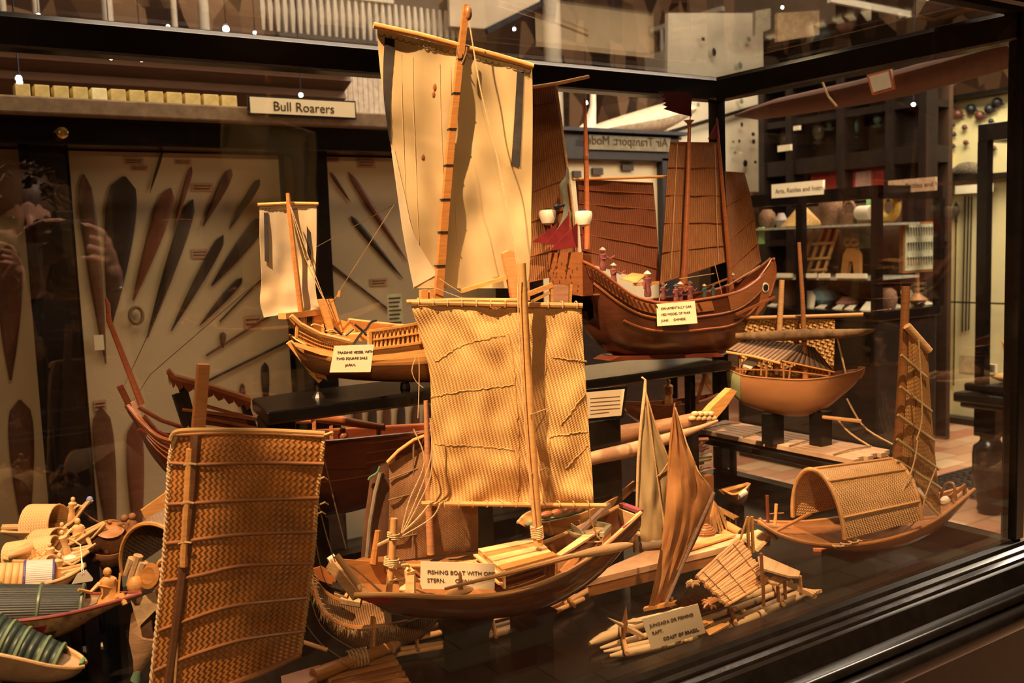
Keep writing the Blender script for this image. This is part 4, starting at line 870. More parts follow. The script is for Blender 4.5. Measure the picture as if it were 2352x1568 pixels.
for q in ([(918, 1296), (943, 1320), (943, 1362)], [(925, 1312), (928, 1362), (928, 1364)]): MB().beam(PF(*q[0], .0), PF(*q[1], .03), .014, .012).beam(PF(*q[1], .03), PF(*q[2], .035), .014, .012).build('windlass_cheek', M['pale'], fb)
for q in ((893, 1333, 930, 1326), (940, 1328, 968, 1332), (900, 1302, 936, 1296), (935, 1305, 950, 1318)): MB().tube([PF(q[0], q[1], .03), PF(q[2], q[3], .02)], .0028, 6).build('windlass_bar', M['pale'], fb)
MB().tube([PF(1057, 1315, .075), PF(1058, 1356, .078)], [.002, .005], 8).build('thole_pin', M['brown'], fb)
MB().lathe([(.001, 0), (.022, .002), (.026, .006), (.018, .010), (.001, .011)], PF(1055, 1366, .075), n=14, sy=.5).build('thole_block', M['bamboo'], fb, smooth=True)
oar = thing('oar', PF(1200, 1320, .09), 'long pale oar with a rounded blade lying along the near side of the fishing boat', 'oar')
MB().tube([PF(1022, 1352, .092), PF(1180, 1312, .094), PF(1312, 1277, .09)], [.0025, .004, .005], 8).build('shaft', M['bamboo'], oar, smooth=True)
R = []
for i in range(12):
    u = i/11; c0 = lerp(PF(1312, 1277, .089), PF(1453, 1250, .06), u); wd = [.006, .008, .010, .012, .013, .0135, .014, .014, .0135, .0125, .010, .004][i]
    R.append([c0+V((0, wd*.5*math.cos(q), wd*math.sin(q)*.62)) for q in [2*PI*k/10 for k in range(10)]])
MB().loft(R).build('blade', M['pale'], oar, smooth=True)
pd = thing('paddle', PF(1330, 1240, -.0), 'yellow wooden paddle leaning over the bow of the fishing boat', 'paddle')
MB().beam(PF(1283, 1276, .03), PF(1378, 1212, -.02), .012, .004, w2=.02).build('blade', M['pale'], pd)
an = thing('wooden_anchor', PF(1322, 1225, -.02), 'grey-green wooden anchor with pointed flukes over the fishing boat bow', 'anchor')
GG = plain('grey_green_wood', (.30, .27, .17), .6, .2)
MB().beam(PF(1400, 1157, -.03), PF(1330, 1222, -.02), .009, .007).build('shank', plain('greyish_wood', (.30, .2, .14), .6, .2), an)
for e in ((1303, 1217), (1355, 1217), (1312, 1202)): MB().tube([PF(1330, 1226, -.02), lerp(PF(1330, 1226, -.02), PF(*e, -.02), .6)+V((0, 0, -.003)), PF(*e, -.02)], [.009, .007, .001], 8).build('fluke', GG, an, smooth=True)
bx_ = thing('bow_crate', PF(1378, 1230, 0), 'small open grey-green wooden frame at the fishing boat bow', 'frame')
q = [PF(1362, 1200, -.03), PF(1400, 1208, -.02), PF(1382, 1228, .01), PF(1345, 1218, 0)]
MB().beam(q[0], q[1], .008, .008).beam(q[1], q[2], .008, .008).build('rim', GG, bx_); MB().prism([q[1], q[2], q[2]+V((0, 0, -.03)), q[1]+V((0, 0, -.02))], (.003, 0, 0)).build('side', M['pale'], bx_)
MB().tube(cr(PF.many([(1352, 1162), (1356, 1190), (1372, 1230), (1380, 1243), (1330, 1245), (1318, 1262)], .0), 20), .0016, 5).build('anchor_rope', M['tw'], an)
for c0 in ((1260, 1200), (1330, 1195)): MB().tube([PF(c0[0], c0[1], -.075), PF(c0[0]+5, c0[1]+28, -.075)], [.002, .005], 6).build('thole_pin', M['brown'], fb)
placard(PL(PF(1050, 1320, .05), -28), [(966, 1289), (1137, 1294), (1136, 1353), (965, 1352)], [('FISHING BOAT WITH OPEN', .09, .56), ('STERN.      CHINA.', .09, .26)], 'cream card lettered FISHING BOAT WITH OPEN STERN CHINA leaning in the fishing boat', .0090)
st = thing('boat_stand', (PF(1120, 1568).x, 1.33, ZF), 'black two-legged stand under the fishing boat', 'display stand')
for x, w_ in ((1062, .021), (1219, .018)):
    p = PF(x, 1430, 0); zt_ = hf.at(.33 if x < 1100 else .62, 0).z-.001
    MB().loft([[V((p.x+sx*w_*f, 1.33+sy*.04*f2, z)) for sx, sy in ((-1, -1), (1, -1), (1, 1), (-1, 1))] for f, f2, z in ((1, 1, ZF), (1, 1, zt_-.03), (1.15, 1.3, zt_))]).build('leg', M['black'], st)
# ------------------------------------------------------------------ Japanese trading vessel
PJ = PL(at_y(980, 780, 1.575), -6)
jv = thing('trading_vessel', (PJ(980, 880).x, 1.575, zj), 'pale pine trading vessel with one tall cream sail and one small sail', 'model boat')
PJS = PL(at_y(1040, 400, 1.47), -12)
hj = Hull(PJ, [(668, 782, 668, 790, .008), (690, 797, 700, 842, .03), (730, 810, 742, 862, .045), (800, 824, 825, 873, .056), (900, 824, 930, 877, .06), (1000, 815, 1020, 877, .06), (1120, 800, 1130, 868, .055), (1240, 765, 1230, 850, .042), (1330, 715, 1315, 785, .012)], p1=.7)
hj.shell().build('hull', M['brown'], jv, smooth=True)
MB().grid([[hj.at(lerp(.0, .97, i/40), p_)+PJ.n*.0012 for p_ in (.99, .9, .82)] for i in range(41)], .002).build('wale', M['pine'], jv)
hj.deck(.93, .03, .95, lift=.012).build('deck', M['pine'], jv)
MB().beam(PJ(664, 784, 0), PJ(716, 850, 0), .008, .012).beam(PJ(716, 850, .0), PJ(738, 872, 0), .009, .016).build('stem_post', M['pine'], jv)
MB().prism(PJ.many([(712, 800), (722, 798), (752, 872), (728, 866)], .012), PJ.n*-.006).build('rudder_board', M['honey'], jv)
def lattice(top, bot, rows, bars, off, parent, r=.0022, rr=.0035, pl=PJ, mat='pine', name='bulwark'):
    T = cr([V((x, y, 0)) for x, y in top], 20); Bt = cr([V((x, y, 0)) for x, y in bot], 20)
    f = MB()
    for k in range(rows+1):
        f2 = MB().tube([pl(*(lerp(T[i], Bt[i], k/rows)[:2]), off) for i in range(20)], rr if k in (0, rows) else rr*.7, 4); f2.build('rail', M[mat], parent)
    for s_ in (0, 19): MB().beam(pl(T[s_].x, T[s_].y, off), pl(Bt[s_].x, Bt[s_].y, off), rr*2, rr*2).build('stanchion', M[mat], parent)
    bb_ = MB()
    for i in range(bars):
        t_ = (i+.5)/bars*19; j = int(t_); g = t_-j; j2 = min(j+1, 19); a = lerp(T[j], T[j2], g); c = lerp(Bt[j], Bt[j2], g); bb_.tube([pl(a.x, a.y, off-.002), pl(c.x, c.y, off-.002)], r, 6)
    o = bb_.build('lattice', M[mat], parent)
    G = [[pl(T[i].x, T[i].y+1, off-.008), pl(Bt[i].x, Bt[i].y, off-.008)] for i in range(20)]; MB().grid(G, .0015).build('lattice_backing', M['brown'], parent)
lattice([(682, 748), (735, 775), (800, 789)], [(680, 776), (735, 800), (799, 816)], 3, 34, .054, jv, .0007, .002)
lattice([(849, 760), (905, 752), (962, 742)], [(849, 801), (905, 795), (968, 786)], 2, 13, .062, jv, .0026, .003)
lattice([(975, 742), (1080, 730), (1200, 712)], [(975, 786), (1080, 776), (1200, 760)], 2, 18, .062, jv, .0024, .003)
MB().grid([[PJ(x, y0, .058) , PJ(x+1, y1, .061)] for x, y0, y1 in ((678, 786, 796), (735, 802, 815), (800, 818, 828), (850, 803, 828), (900, 798, 826), (980, 788, 818), (1200, 762, 790))], .002).build('side_plank', M['pine'], jv)
MB().tube(PJ.many([(668, 725), (690, 745), (735, 768), (802, 784)], .056), .0045, 6).build('cap_rail', M['pine'], jv)
MB().tube(PJ.many([(800, 735), (860, 742), (935, 750)], -.055), .004, 6).build('cap_rail', M['pine'], jv)
MB().prism(PJ.many([(805, 735), (935, 750), (935, 772), (812, 760)], -.052), PJ.n*-.004).build('far_bulwark', M['honey'], jv)
MB().beam(PJ(648, 726, .02), PJ(735, 716, -.03), .018, .01).build('cross_beam', M['pine'], jv)
MB().prism(PJ.many([(662, 730), (705, 724), (705, 762), (680, 752)], -.01), PJ.n*-.03).build('bow_block', M['honey'], jv)
for x0, x1, x2, x3, o_ in ((732, 746, 755, 768, .01), (750, 765, 772, 787, -.015)): MB().prism(PJ.many([(x0, 688), (x1, 686), (x3, 762), (x2, 764)], o_), PJ.n*-.010).build('mast_cheek', M['pine'], jv)
MB().prism(PJ.many([(722, 724), (742, 724), (746, 768), (718, 764)], -.02), PJ.n*-.01).build('cabin_panel', M['pine'], jv)
MB().prism(PJ.many([(774, 732), (812, 742), (818, 770), (780, 770)], -.02), PJ.n*-.02).build('cabin_panel', M['pine'], jv)
MB().prism(PJ.many([(760, 770), (850, 766), (850, 780), (806, 786)], .02), PJ.n*-.05).build('hatch_cover', M['pine'], jv)
for pts in ([(812, 790), (830, 765), (842, 755), (852, 740), (865, 736)], [(794, 770), (812, 755)], [(815, 745), (833, 760), (842, 770)], [(768, 752), (780, 765), (786, 768)]): MB().tube(cr(PJ.many(pts, .03), 12), .0022, 6).build('iron_grapnel', M['iron'], jv, smooth=True)
for pts in ([(714, 748), (722, 744), (740, 750), (745, 756)], [(748, 760), (762, 757), (775, 764), (790, 768)]): MB().tube(cr(PJ.many(pts, .03), 12), .0014, 5).build('coiled_line', M['tw'], jv)
MB().tube([PJ(778, 682, .0), PJ(781, 667, .0)], [.004, .002], 6).tube([PJ(752, 702, .0), PJ(778, 676, .0)], .001, 4).build('block_and_line', M['honey'], jv)
MB().tube([PJ(780, 668, 0), PJ(905, 470, 0)], .0008, 4).build('forestay', M['twd'], jv)
# small sail
mk = jv
MB().tube([PJ(661, 443, .0), PJ(664, 480, .0), PJ(697, 765, .0)], [.0035, .0045, .0055], 8).build('foremast', M['honey'], mk, smooth=True)
CL = cloth('small_sail_cloth', (.62, .50, .31), (.42, .38, .33), 10, trans=.25, crease=.8)
PJF = PL(PJ(680, 600, -.012), -14)
ss = sheet(PJF, [(596, 471), (597, 560), (601, 640), (597, 690), (606, 729)], [(727, 471), (727, 560), (724, 640), (729, 690), (738, 708)], 26, 16, -.012, 0, .0012, .006, 5, 4).build('foresail', CL, mk, smooth=True)
onpl(PJF, [(592, 470), (660, 467), (731, 468)], .003, .003, 8).build('foreyard', M['pine'], mk, smooth=True)
DK = cloth('dark_sail_strip', (.035, .03, .028), None, 30)
def strip(pl, L, R, off, parent, bulge=0, name='dark_strip', mat=None): return sheet(pl, L, R, 16, 4, bulge, off, .0008).build(name, mat or DK, parent, smooth=True)
strip(PJF, [(606, 488), (608, 600)], [(616, 488), (617, 600)], .001, ss); strip(PJF, [(704, 488), (706, 598)], [(714, 488), (714, 596)], .001, ss)
sc_ = MB()
for k in range(14):
    x = 603+k*8.6; sc_.tube([PJF(x+4+4*math.cos(q), 478+3*math.sin(q), .0015) for q in [PI*i/6 for i in range(7)]], .0007, 4)
sc_.build('scalloped_lacing', M['twd'], ss)
for pts in ([(665, 470), (700, 590), (735, 670), (750, 700)], [(668, 475), (712, 600), (742, 680), (760, 720)]): MB().tube(PJ.many(pts, .01), .0009, 4).build('shroud', M['tw'], mk)
# tall sail
MC = cloth('tall_sail_cloth', (.62, .49, .27), (.54, .41, .20), 7, trans=.35, crease=.9, var=.05)
bigL = [(866, 66), (872, 150), (886, 260), (899, 340), (915, 440), (932, 550), (950, 662)]; bigR = [(1222, 154), (1223, 260), (1222, 380), (1220, 480), (1219, 570), (1212, 662)]
bs = sheet(PJS, bigL, bigR, 56, 40, -.004, -.004, .0012, .010, 9, 5).build('mainsail', MC, jv, smooth=True)
TSM = SM(PJS, bigL, bigR, -.004, -.004, .010, 9, 5)
boff = TSM.off
def onsail(pts, r, mat, name, n=5, lift=.0012, k=30, parent=None):
    P = cr([V((x, y, 0)) for x, y in pts], k); return MB().tube([PJS(p.x, p.y, boff(p.x, p.y)+lift) for p in P], r, n).build(name, mat, parent or bs, smooth=True)
def sailpatch(L, R, mat, name, nu=24, nv=4):
    L = cr([V((a, b, 0)) for a, b in L], nu); R = cr([V((a, b, 0)) for a, b in R], nu)
    G = [[(lambda p: PJS(p.x, p.y, boff(p.x, p.y)+.0016))(lerp(L[i], R[i], j/(nv-1))) for j in range(nv)] for i in range(nu)]
    return MB().grid(G, .0008).build(name, mat, bs, smooth=True)
sailpatch([(884, 86), (880, 160), (882, 230), (895, 325)], [(907, 90), (902, 160), (897, 235), (898, 330)], DK, 'dark_strip')
sailpatch([(1188, 163), (1184, 230), (1179, 310), (1174, 380)], [(1203, 165), (1201, 230), (1198, 310), (1194, 382)], DK, 'dark_strip')
sailpatch([(899, 345), (912, 440), (928, 550), (950, 660)], [(906, 345), (928, 440), (952, 540), (1004, 630)], cloth('folded_sail_edge', (.70, .58, .38), None, 7, trans=.2), 'folded_edge', 24, 8)
for x, y, r in ((999, 200, 6), (996, 217, 5), (971, 360, 5)):
    p = PJS(x, y, boff(x, y)+.001); MB().ball(p, r*.00078, (1, .25, 1.4), 10).build('knot', M['brown'], bs, smooth=True)
for x in (922, 948, 1010, 1035):
    onsail([(x, 110+(x-866)*.25), (x+2, 250), (x+8, 400), (x+14, 560)], .0004, M['tw'], 'stitching', 4, k=20)
sc_ = MB()
for k in range(24):
    u = k/24; x = 870+u*350; y = 68+u*88+5; sc_.tube([PJS(x+7+7*math.cos(q), y+5+6*math.sin(q), boff(x, y+6)+.0015) for q in [PI*i/6 for i in range(7)]], .0008, 4)
sc_.build('scalloped_lacing', M['twd'], bs)
onpl(PJS, [(858, 58), (960, 80), (1050, 104), (1140, 128), (1224, 152)], .0055, .002, 10).build('main_yard', M['pine'], jv, smooth=True)
b = MB(); mp = [PJS(1071, 12, .008), PJS(1056, 137, .007), PJS(1037, 310, .007), PJS(1022, 480, .007), PJS(1006, 688, .007)]
for i in range(4): b.beam(mp[i], mp[i+1], .0095+.0012*i, .010+.001*i, w2=.0095+.0012*(i+1), h2=.010+.001*(i+1), up=PJS.n)
b.build('mainmast', M['honey'], jv)
for x, y in ((1057, 137), (1047, 215), (1038, 297), (1030, 380), (1022, 458), (1017, 533), (1010, 610)):
    p = PJS(x, y, .0072); MB().box(p, (.0112+.0000075*y, .0115+.0000075*y, .003), Matrix.Rotation(math.radians(-12), 3, 'Z')).build('mast_band', M['iron'], jv)
MB().ball(PJS(1076, 30, .014), .008, (.8, .8, 1.6), 10).build('masthead_block', M['brown'], jv, smooth=True)
for pts in ([(1053, 104), (1050, 120), (1056, 134)], [(1072, 108), (1070, 124), (1060, 148)]): MB().tube(cr(PJS.many(pts, .02), 8), .0013, 5).build('yard_sling', M['twd'], jv)
MB().tube(cr(PJS.many([(1078, 52), (1105, 210), (1140, 350), (1180, 560), (1195, 610)], .03), 24), .0012, 5).build('backstay', M['tw'], jv)
for pts in ([(1010, 640), (1060, 672), (1100, 688)], [(985, 655), (1050, 680), (1085, 690)]): MB().tube(cr(PJS.many(pts, .02), 10), .0009, 4).build('sheet_line', M['tw'], jv)
for pts in ([(955, 820), (946, 850), (955, 875), (972, 890)], [(962, 818), (963, 850), (962, 900), (960, 960)]): MB().tube(cr(PJ.many(pts, .068), 10), .0009, 4).build('hanging_line', M['tw'], jv)
# stern works to the right of the tall sail
MB().prism(PJS.many([(1155, 582), (1170, 574), (1181, 578), (1200, 700), (1180, 700)], .03), PJS.n*-.012).build('rudder_post', wood('orange_pine', (.60, .23, .08), .45), jv)
MB().beam(PJS(1060, 668, .024), PJS(1166, 636, .024), .007, .007).build('tiller', M['pine'], jv)
MB().prism(PJ.many([(1212, 650), (1216, 648), (1218, 690), (1212, 690)], 0), PJ.n*-.008).build('stern_post', M['pine'], jv)
for x in (968, 988): MB().prism(PJ.many([(x, 666), (x+15, 664), (x+17, 705), (x, 705)], .0), PJ.n*-.012).build('mast_step_cheek', M['pine'], jv)
MB().beam(PJ(1206, 678, .04), PJ(1268, 654, .04), .008, .009).beam(PJ(1222, 692, .04), PJ(1262, 672, .04), .005, .005).build('stern_rail', M['pine'], jv)
MB().beam(PJ(1266, 652, .04), PJ(1266, 700, .04), .006, .006).beam(PJ(1310, 652, -.02), PJ(1308, 700, -.02), .006, .006).build('stern_stanchions', M['pine'], jv)
MB().prism(PJ.many([(1268, 658), (1280, 654), (1297, 654), (1306, 658), (1305, 702), (1269, 702)], .0), PJ.n*-.004).build('transom_board', wood('pinkish_wood', (.45, .24, .14), .5), jv)
placard(PL(PJ(810, 820, .082), -22), [(768, 794), (859, 791), (851, 854), (757, 855)], [('TRADING VESSEL WITH', .1, .70), ('TWO SQUARE SAILS', .1, .47), ('JAPAN.', .36, .22)], 'cream card lettered TRADING VESSEL WITH TWO SQUARE SAILS JAPAN on the pine vessel', .0057)
sp = thing('vessel_cradle', (PJ(900, 900).x, 1.575, zj), 'low dark cradle under the two-sailed trading vessel', 'display stand')
for u in (.22, .5, .75): p = hj.at(u, 0); MB().lathe([(.012, 0), (.008, .006), (.004, .01), (.004, p.z-zj-.001)] if p.z-zj > .013 else [(.01, 0), (.008, max(.002, p.z-zj-.001))], (p.x, p.y, zj), n=10).build('support', M['blackd'], sp)

# ------------------------------------------------------------------ carved war junk
PK_ = PL(at_y(1560, 740, 1.72), -2)
jk = thing('war_junk', (PK_(1540, 830).x, 1.745, zk), 'dark red-brown carved war junk with eyed prow on the right riser', 'model boat')
M['junk'] = wood('junk_wood', (.085, .026, .012), .22, .55, axis=(3, 3, 14)); M['junkl'] = wood('junk_carved_panel', (.25, .095, .033), .35, .4)
BS = bands('slatted_junk_sail', (.30, .125, .04), (.12, .045, .02), .006, .7, 0, .5, .45)
hk = Hull(PK_, [(1336, 600, 1352, 742, .062), (1370, 618, 1376, 788, .07), (1412, 650, 1420, 820, .07), (1462, 684, 1480, 826, .072), (1530, 697, 1545, 824, .072), (1600, 690, 1605, 820, .066), (1660, 680, 1660, 816, .058), (1705, 667, 1690, 795, .045), (1742, 642, 1728, 755, .03), (1768, 612, 1756, 712, .015), (1778, 594, 1776, 660, .006)], p1=.6, p2=.75)
hk.shell().build('hull', M['junk'], jk, smooth=True)
hk.rail(1, .0035, u0=.0).build('gunwale', M['redl'], jk, smooth=True); hk.rail(-1, .0035).build('gunwale', M['redl'], jk, smooth=True)
hk.deck(.85, .1, .85).build('deck', M['redl'], jk)
hk.strake(.78, .003, .05, .95).build('wale', M['junkl'], jk); hk.strake(.6, .003, .2, .9).build('wale', M['redl'], jk)
MB().grid([[hk.at(lerp(.03, .55, i/30), p_)+PK_.n*.0015 for p_ in (.97, .9, .84)] for i in range(31)], .002).build('carved_frieze', M['junkl'], jk)
b = MB()
for i in range(24):
    u = .04+i*.02; b.beam(hk.at(u, .99)+PK_.n*.004+V((0, 0, -.004)), hk.at(u+.004, .86)+PK_.n*.004, .0035, .003)
b.build('balusters', M['junk'], jk)
MB().grid([[hk.at(lerp(.62, .97, i/20), p_)+PK_.n*.0015 for p_ in (.99, .88, .8)] for i in range(21)], .002).build('carved_frieze', M['junkl'], jk)
# keel block carved
MB().prism(PK_.many([(1424, 818), (1650, 810), (1664, 819), (1404, 829)], .036), PK_.n*-.072).build('carved_base', M['red'], jk)
for s__ in (1, -1): MB().prism(PK_.many([(1690, 671), (1715, 660), (1742, 638), (1762, 612), (1774, 594), (1781, 610), (1780, 640), (1770, 675), (1755, 705), (1735, 728), (1700, 738)], .026*s__), PK_.n*-.004*s__).build('prow_cheek', M['junkl'], jk)
MB().tube(cr(PK_.many([(1690, 671), (1715, 660), (1742, 638), (1762, 612), (1774, 594), (1781, 610), (1780, 640), (1768, 680)], .027), 24), .0022, 6).build('prow_edge', M['redl'], jk, smooth=True)
# stern castle
cs = [hk.at(0, 1)+V((0, 0, .004)), hk.at(0, -1)+V((0, 0, .004))]
N_, F_ = PK_(1337, 584, .064), PK_(1337, 584, .064)-PK_.n*.128
N2, F2 = PK_(1339, 680, .064), PK_(1339, 680, .064)-PK_.n*.128
ux = PK_.u
MB().prism([N_, F_, F2+V((0, 0, .012)), N2], ux*-.003).build('carved_transom', M['junkl'], jk)
random.seed(5); cv = MB()
for k in range(34):
    p = lerp(lerp(N_, F_, random.uniform(.1, .9)), lerp(N2, F2, .5), random.uniform(.2, .9)); p = V((p.x, p.y, p.z)); f_ = random.uniform(.08, .92); q = lerp(lerp(N_, F_, f_), lerp(N2, F2, f_), random.uniform(.22, .9))-ux*.0035
    cv.ball(q, .0026, (.3, .8, random.uniform(.6, 1.8)), 6)
cv.build('pierced_carving', M['junk'], jk)
MB().beam(N_+V((0, 0, .002)), F_+V((0, 0, .002)), .006, .006).beam(N_-V((0, 0, .014)), F_-V((0, 0, .014)), .005, .004).build('transom_rail', M['junkl'], jk)
for k in range(5): b = MB().beam(lerp(N_, F_, k/4)+V((0, 0, .003)), lerp(N_, F_, k/4)-V((0, 0, .015)), .003, .003); b.build('transom_post', M['junkl'], jk)
MB().prism([N_, N2, N2+ux*.028, N_+ux*.024+V((0, 0, -.004))], PK_.n*-.004).build('castle_side', M['junk'], jk)
MB().prism([F_, F2, F2+ux*.028, F_+ux*.024], PK_.n*.004).build('castle_side', M['junk'], jk)
MB().prism([N2, F2, F2+ux*.05, N2+ux*.05], (0, 0, .003)).build('poop_deck', M['redl'], jk)
MB().prism([lerp(N_, N2, .3), lerp(F_, F2, .3), lerp(F_, F2, .3)+ux*.035, lerp(N_, N2, .3)+ux*.035], (0, 0, .003)).build('poop_deck', M['redl'], jk)
# eye
ey = at_y(1757, 661, hk.at(.93, .6).y-.008)
MB().lathe([(.0, 0), (.0125, 0), (.0125, .002), (0, .0025)], PK_(1757, 660, .026), PK_.n, 20).build('eye_ring', M['white'], jk, smooth=True)
MB().lathe([(.0, .0022), (.0085, .0022), (.0085, .0038), (0, .004)], PK_(1757, 660, .026), PK_.n, 18).build('eye_pupil', M['iron'], jk, smooth=True)
MB().beam(PK_(1690, 722, .06), PK_(1780, 682, .04), .004, .006).build('anchor_boom', M['redl'], jk)
# deck canopies and rudder gallows
for q in ([(1424, 642), (1452, 628), (1484, 632), (1462, 650)], [(1452, 652), (1526, 646), (1526, 652), (1454, 657)]): MB().prism([PK_(q[0][0], q[0][1], .03), PK_(q[1][0], q[1][1], -.03), PK_(q[2][0], q[2][1], -.03), PK_(q[3][0], q[3][1], .03)], (0, 0, .002)).build('deck_awning', M['pine'], jk)
MB().beam(PK_(1620, 660, 0), PK_(1670, 640, 0), .004, .004).build('windlass_bar', M['junkl'], jk)
# masts
MB().tube([PK_(1343, 226, 0), PK_(1346, 350, 0), PK_(1349, 572, 0)], [.003, .0055, .007], 10).build('mizzenmast', wood('orange_mast_wood', (.42, .13, .05), .4), jk, smooth=True)
MB().ball(PK_(1346, 362, 0), .007, (1, 1, 2), 8).build('mast_collar', M['redl'], jk, smooth=True)
MB().tube([PK_(1584, 275, 0), PK_(1580, 420, 0), PK_(1573, 600, 0), PK_(1569, 668, 0)], [.004, .006, .008, .011], 10).build('mainmast', M['redl'], jk, smooth=True)
MB().lathe([(.004, 0), (.005, .006), (.011, .012), (.013, .014), (.002, .016)], PK_(1583, 290, 0), n=10).build('masthead_cup', M['redl'], jk, smooth=True)
MB().tube([PK_(1589, 205, 0), PK_(1585, 275, 0)], .0014, 6).build('flagstaff', M['iron'], jk)
MB().tube([PK_(1646, 270, 0), PK_(1652, 345, 0), PK_(1680, 670, 0)], [.0015, .004, .007], 8).build('foremast', M['redl'], jk, smooth=True)
def jsail(L, R, label_, off, nb, bulge=-.01, mat=None):
    s_ = sheet(PK_, L, R, 30, 16, bulge, off, .0012, .004, 2, 3).build(label_, mat or BS, jk, smooth=True)
    Lc = cr([V((a, b, 0)) for a, b in L], nb); Rc = cr([V((a, b, 0)) for a, b in R], nb)
    for i in range(nb):
        MB().tube([PK_(lerp(Lc[i], Rc[i], t).x, lerp(Lc[i], Rc[i], t).y, off+bulge*math.sin(PI*i/(nb-1))*math.sin(PI*t)+.002) for t in [k/8 for k in range(9)]], .0013, 4).build('batten', M['redl'] if i % 2 else M['junkl'], s_)
    return s_
a1 = jsail([(1178, 205), (1176, 350), (1178, 500), (1185, 655)], [(1277, 194), (1293, 310), (1312, 450), (1330, 620)], 'mizzen_sail', -.06, 8)
MB().tube([PK_(1150, 212, -.056), PK_(1278, 192, -.056), PK_(1352, 176, -.056)], .004, 8).build('yard', M['pine'], jk)
MB().tube([PK_(1277, 194, -.055), PK_(1293, 310, -.055), PK_(1312, 450, -.055), PK_(1330, 620, -.055)], .003, 6).build('leech_rope', M['tw'], jk)
a2 = jsail([(1322, 412), (1330, 500), (1338, 600)], [(1500, 420), (1508, 520), (1516, 652)], 'lug_sail', -.05, 7, mat=bands('dark_slatted_sail', (.22, .07, .03), (.07, .025, .012), .006, .6, 0, .5, .4))
MB().tube([PK_(1316, 412, -.046), PK_(1430, 409, -.046), PK_(1536, 405, -.046)], .0032, 8).build('yard', M['pine'], jk)
a3 = jsail([(1540, 326), (1532, 400), (1528, 480), (1522, 560), (1516, 650)], [(1650, 328), (1659, 400), (1664, 480), (1670, 550), (1674, 598)], 'main_sail', -.012, 6)
for x0, x1 in ((1556, 1540), (1642, 1650)): MB().tube(PK_.many([(x0, 330), (lerp(x0, x1, .5), 480), (x1, 640 if x0 < 1600 else 600)], -.008), .0007, 4).build('sail_tie', M['tw'], a3)
a4 = jsail([(1664, 394), (1670, 500), (1674, 600), (1682, 652)], [(1710, 397), (1726, 460), (1738, 540), (1748, 600)], 'fore_sail', -.02, 5)
for pts in ([(1532, 652), (1522, 660), (1514, 690)], [(1640, 600), (1662, 690)], [(1672, 655), (1745, 610)], [(1560, 640), (1640, 628)]): MB().tube(PK_.many(pts, .02), .0009, 4).build('running_line', M['tw'], jk)
RF = plain('wine_red_flag', (.13, .016, .018), .35, .4)
def flag(pts, off, name, label_=None): return MB().prism(PK_.many(pts, off), PK_.n*.0012).build(name, RF, jk)
flag([(1585, 212), (1588, 268), (1555, 260), (1523, 250), (1532, 245), (1521, 241), (1530, 236), (1519, 232), (1528, 226), (1515, 222), (1524, 217), (1512, 210), (1550, 211)], 0, 'ragged_flag')
flag([(1649, 275), (1653, 318), (1625, 320)], 0, 'pennant'); flag([(1325, 512), (1326, 568), (1262, 576)], .03, 'pennant'); flag([(1306, 492), (1310, 562), (1252, 562)], -.01, 'pennant'); flag([(1280, 512), (1270, 560), (1221, 556)], -.03, 'pennant')
for x, y0, y1, o_ in ((1326, 505, 585, .03), (1308, 480, 585, -.01)): MB().tube([PK_(x, y0, o_), PK_(x+1, y1, o_)], .0015, 6).build('pennant_staff', M['redl'], jk)
GR_ = plain('weathered_green_carving', (.11, .12, .09), .6, .3)
MB().tube(cr(PK_.many([(1303, 384), (1302, 410), (1298, 440), (1296, 470), (1303, 500), (1292, 525), (1278, 535)], -.02), 20), [.002, .008, .010, .006, .012, .009, .002], 8) if 0 else MB().loft([[c+V((r*math.cos(q), .5*r*math.sin(q), r*.2*math.sin(q))) for q in [2*PI*k/8 for k in range(8)]] for c, r in zip(cr(PK_.many([(1303, 384), (1302, 408), (1294, 425), (1297, 450), (1300, 475), (1303, 495), (1292, 515), (1276, 534)], -.02), 20), [.002, .004, .005, .008, .010, .011, .011, .010, .009, .008, .007, .008, .010, .012, .013, .011, .008, .006, .004, .001])]).build('carved_finial', GR_, jk, smooth=True)
MB().ball(PK_(1278, 474, -.02), .007, (1.2, 1, 1), 8).tube([PK_(1280, 475, -.02), PK_(1296, 470, -.02)], .004, 6).build('finial_scroll', M['iron'], jk, smooth=True)
for x, y, o_, l in ((1258, 500, -.045, 0), (1340, 503, .05, 1)):
    lt = MB().lathe([(.004, -.017), (.014, -.012), (.0185, .0), (.020, .010), (.018, .0165), (.010, .018), (.002, .018)], PK_(x, y, o_), n=16).build('lantern', M['white'], jk, smooth=True)
    MB().lathe([(.006, .018), (.006, .021), (.001, .022)], PK_(x, y, o_), n=10).build('lantern_cap', M['iron'], lt)
    MB().tube([PK_(x, y+17, o_), PK_(x-2, y+70 if l else y+62, o_)], .0018, 6).build('lantern_pole', RF, lt)
CO = plain('plum_coat', (.16, .05, .05), .6, .2); CT = plain('teal_coat', (.05, .10, .10), .6, .2); HT = plain('pale_grey_hat', (.45, .44, .40), .5, .3); HG = plain('grey_green_hat', (.26, .30, .26), .5, .3); HD = plain('dark_hat', (.07, .06, .06), .6, .2)
def crew(x, y, o_, h, coat, hat, label, **k): return doll(PK_(x, y, o_), h, coat, label, hat, group='little crew figures on the junk', **k)
crew(1385, 622, .03, .050, CO, HT, 'plum-coated crew figure with pale hat highest on the junk stern', arms=((.6, .1), (.5, .0)))
crew(1410, 655, .03, .048, CO, HG, 'crew figure in a grey-green hat below the stern figure', arms=((.6, .1), (.4, .1)))
crew(1488, 682, .02, .058, CO, HT, 'standing crew figure with pale hat beside the orange awning', arms=((-.3, -.1), (-.2, -.2)))
crew(1523, 688, .03, .038, CO, HD, 'small crew figure left of the group under the mainmast')
crew(1553, 697, .05, .044, CO, HD, 'crew figure directly above the junk label card, left one')
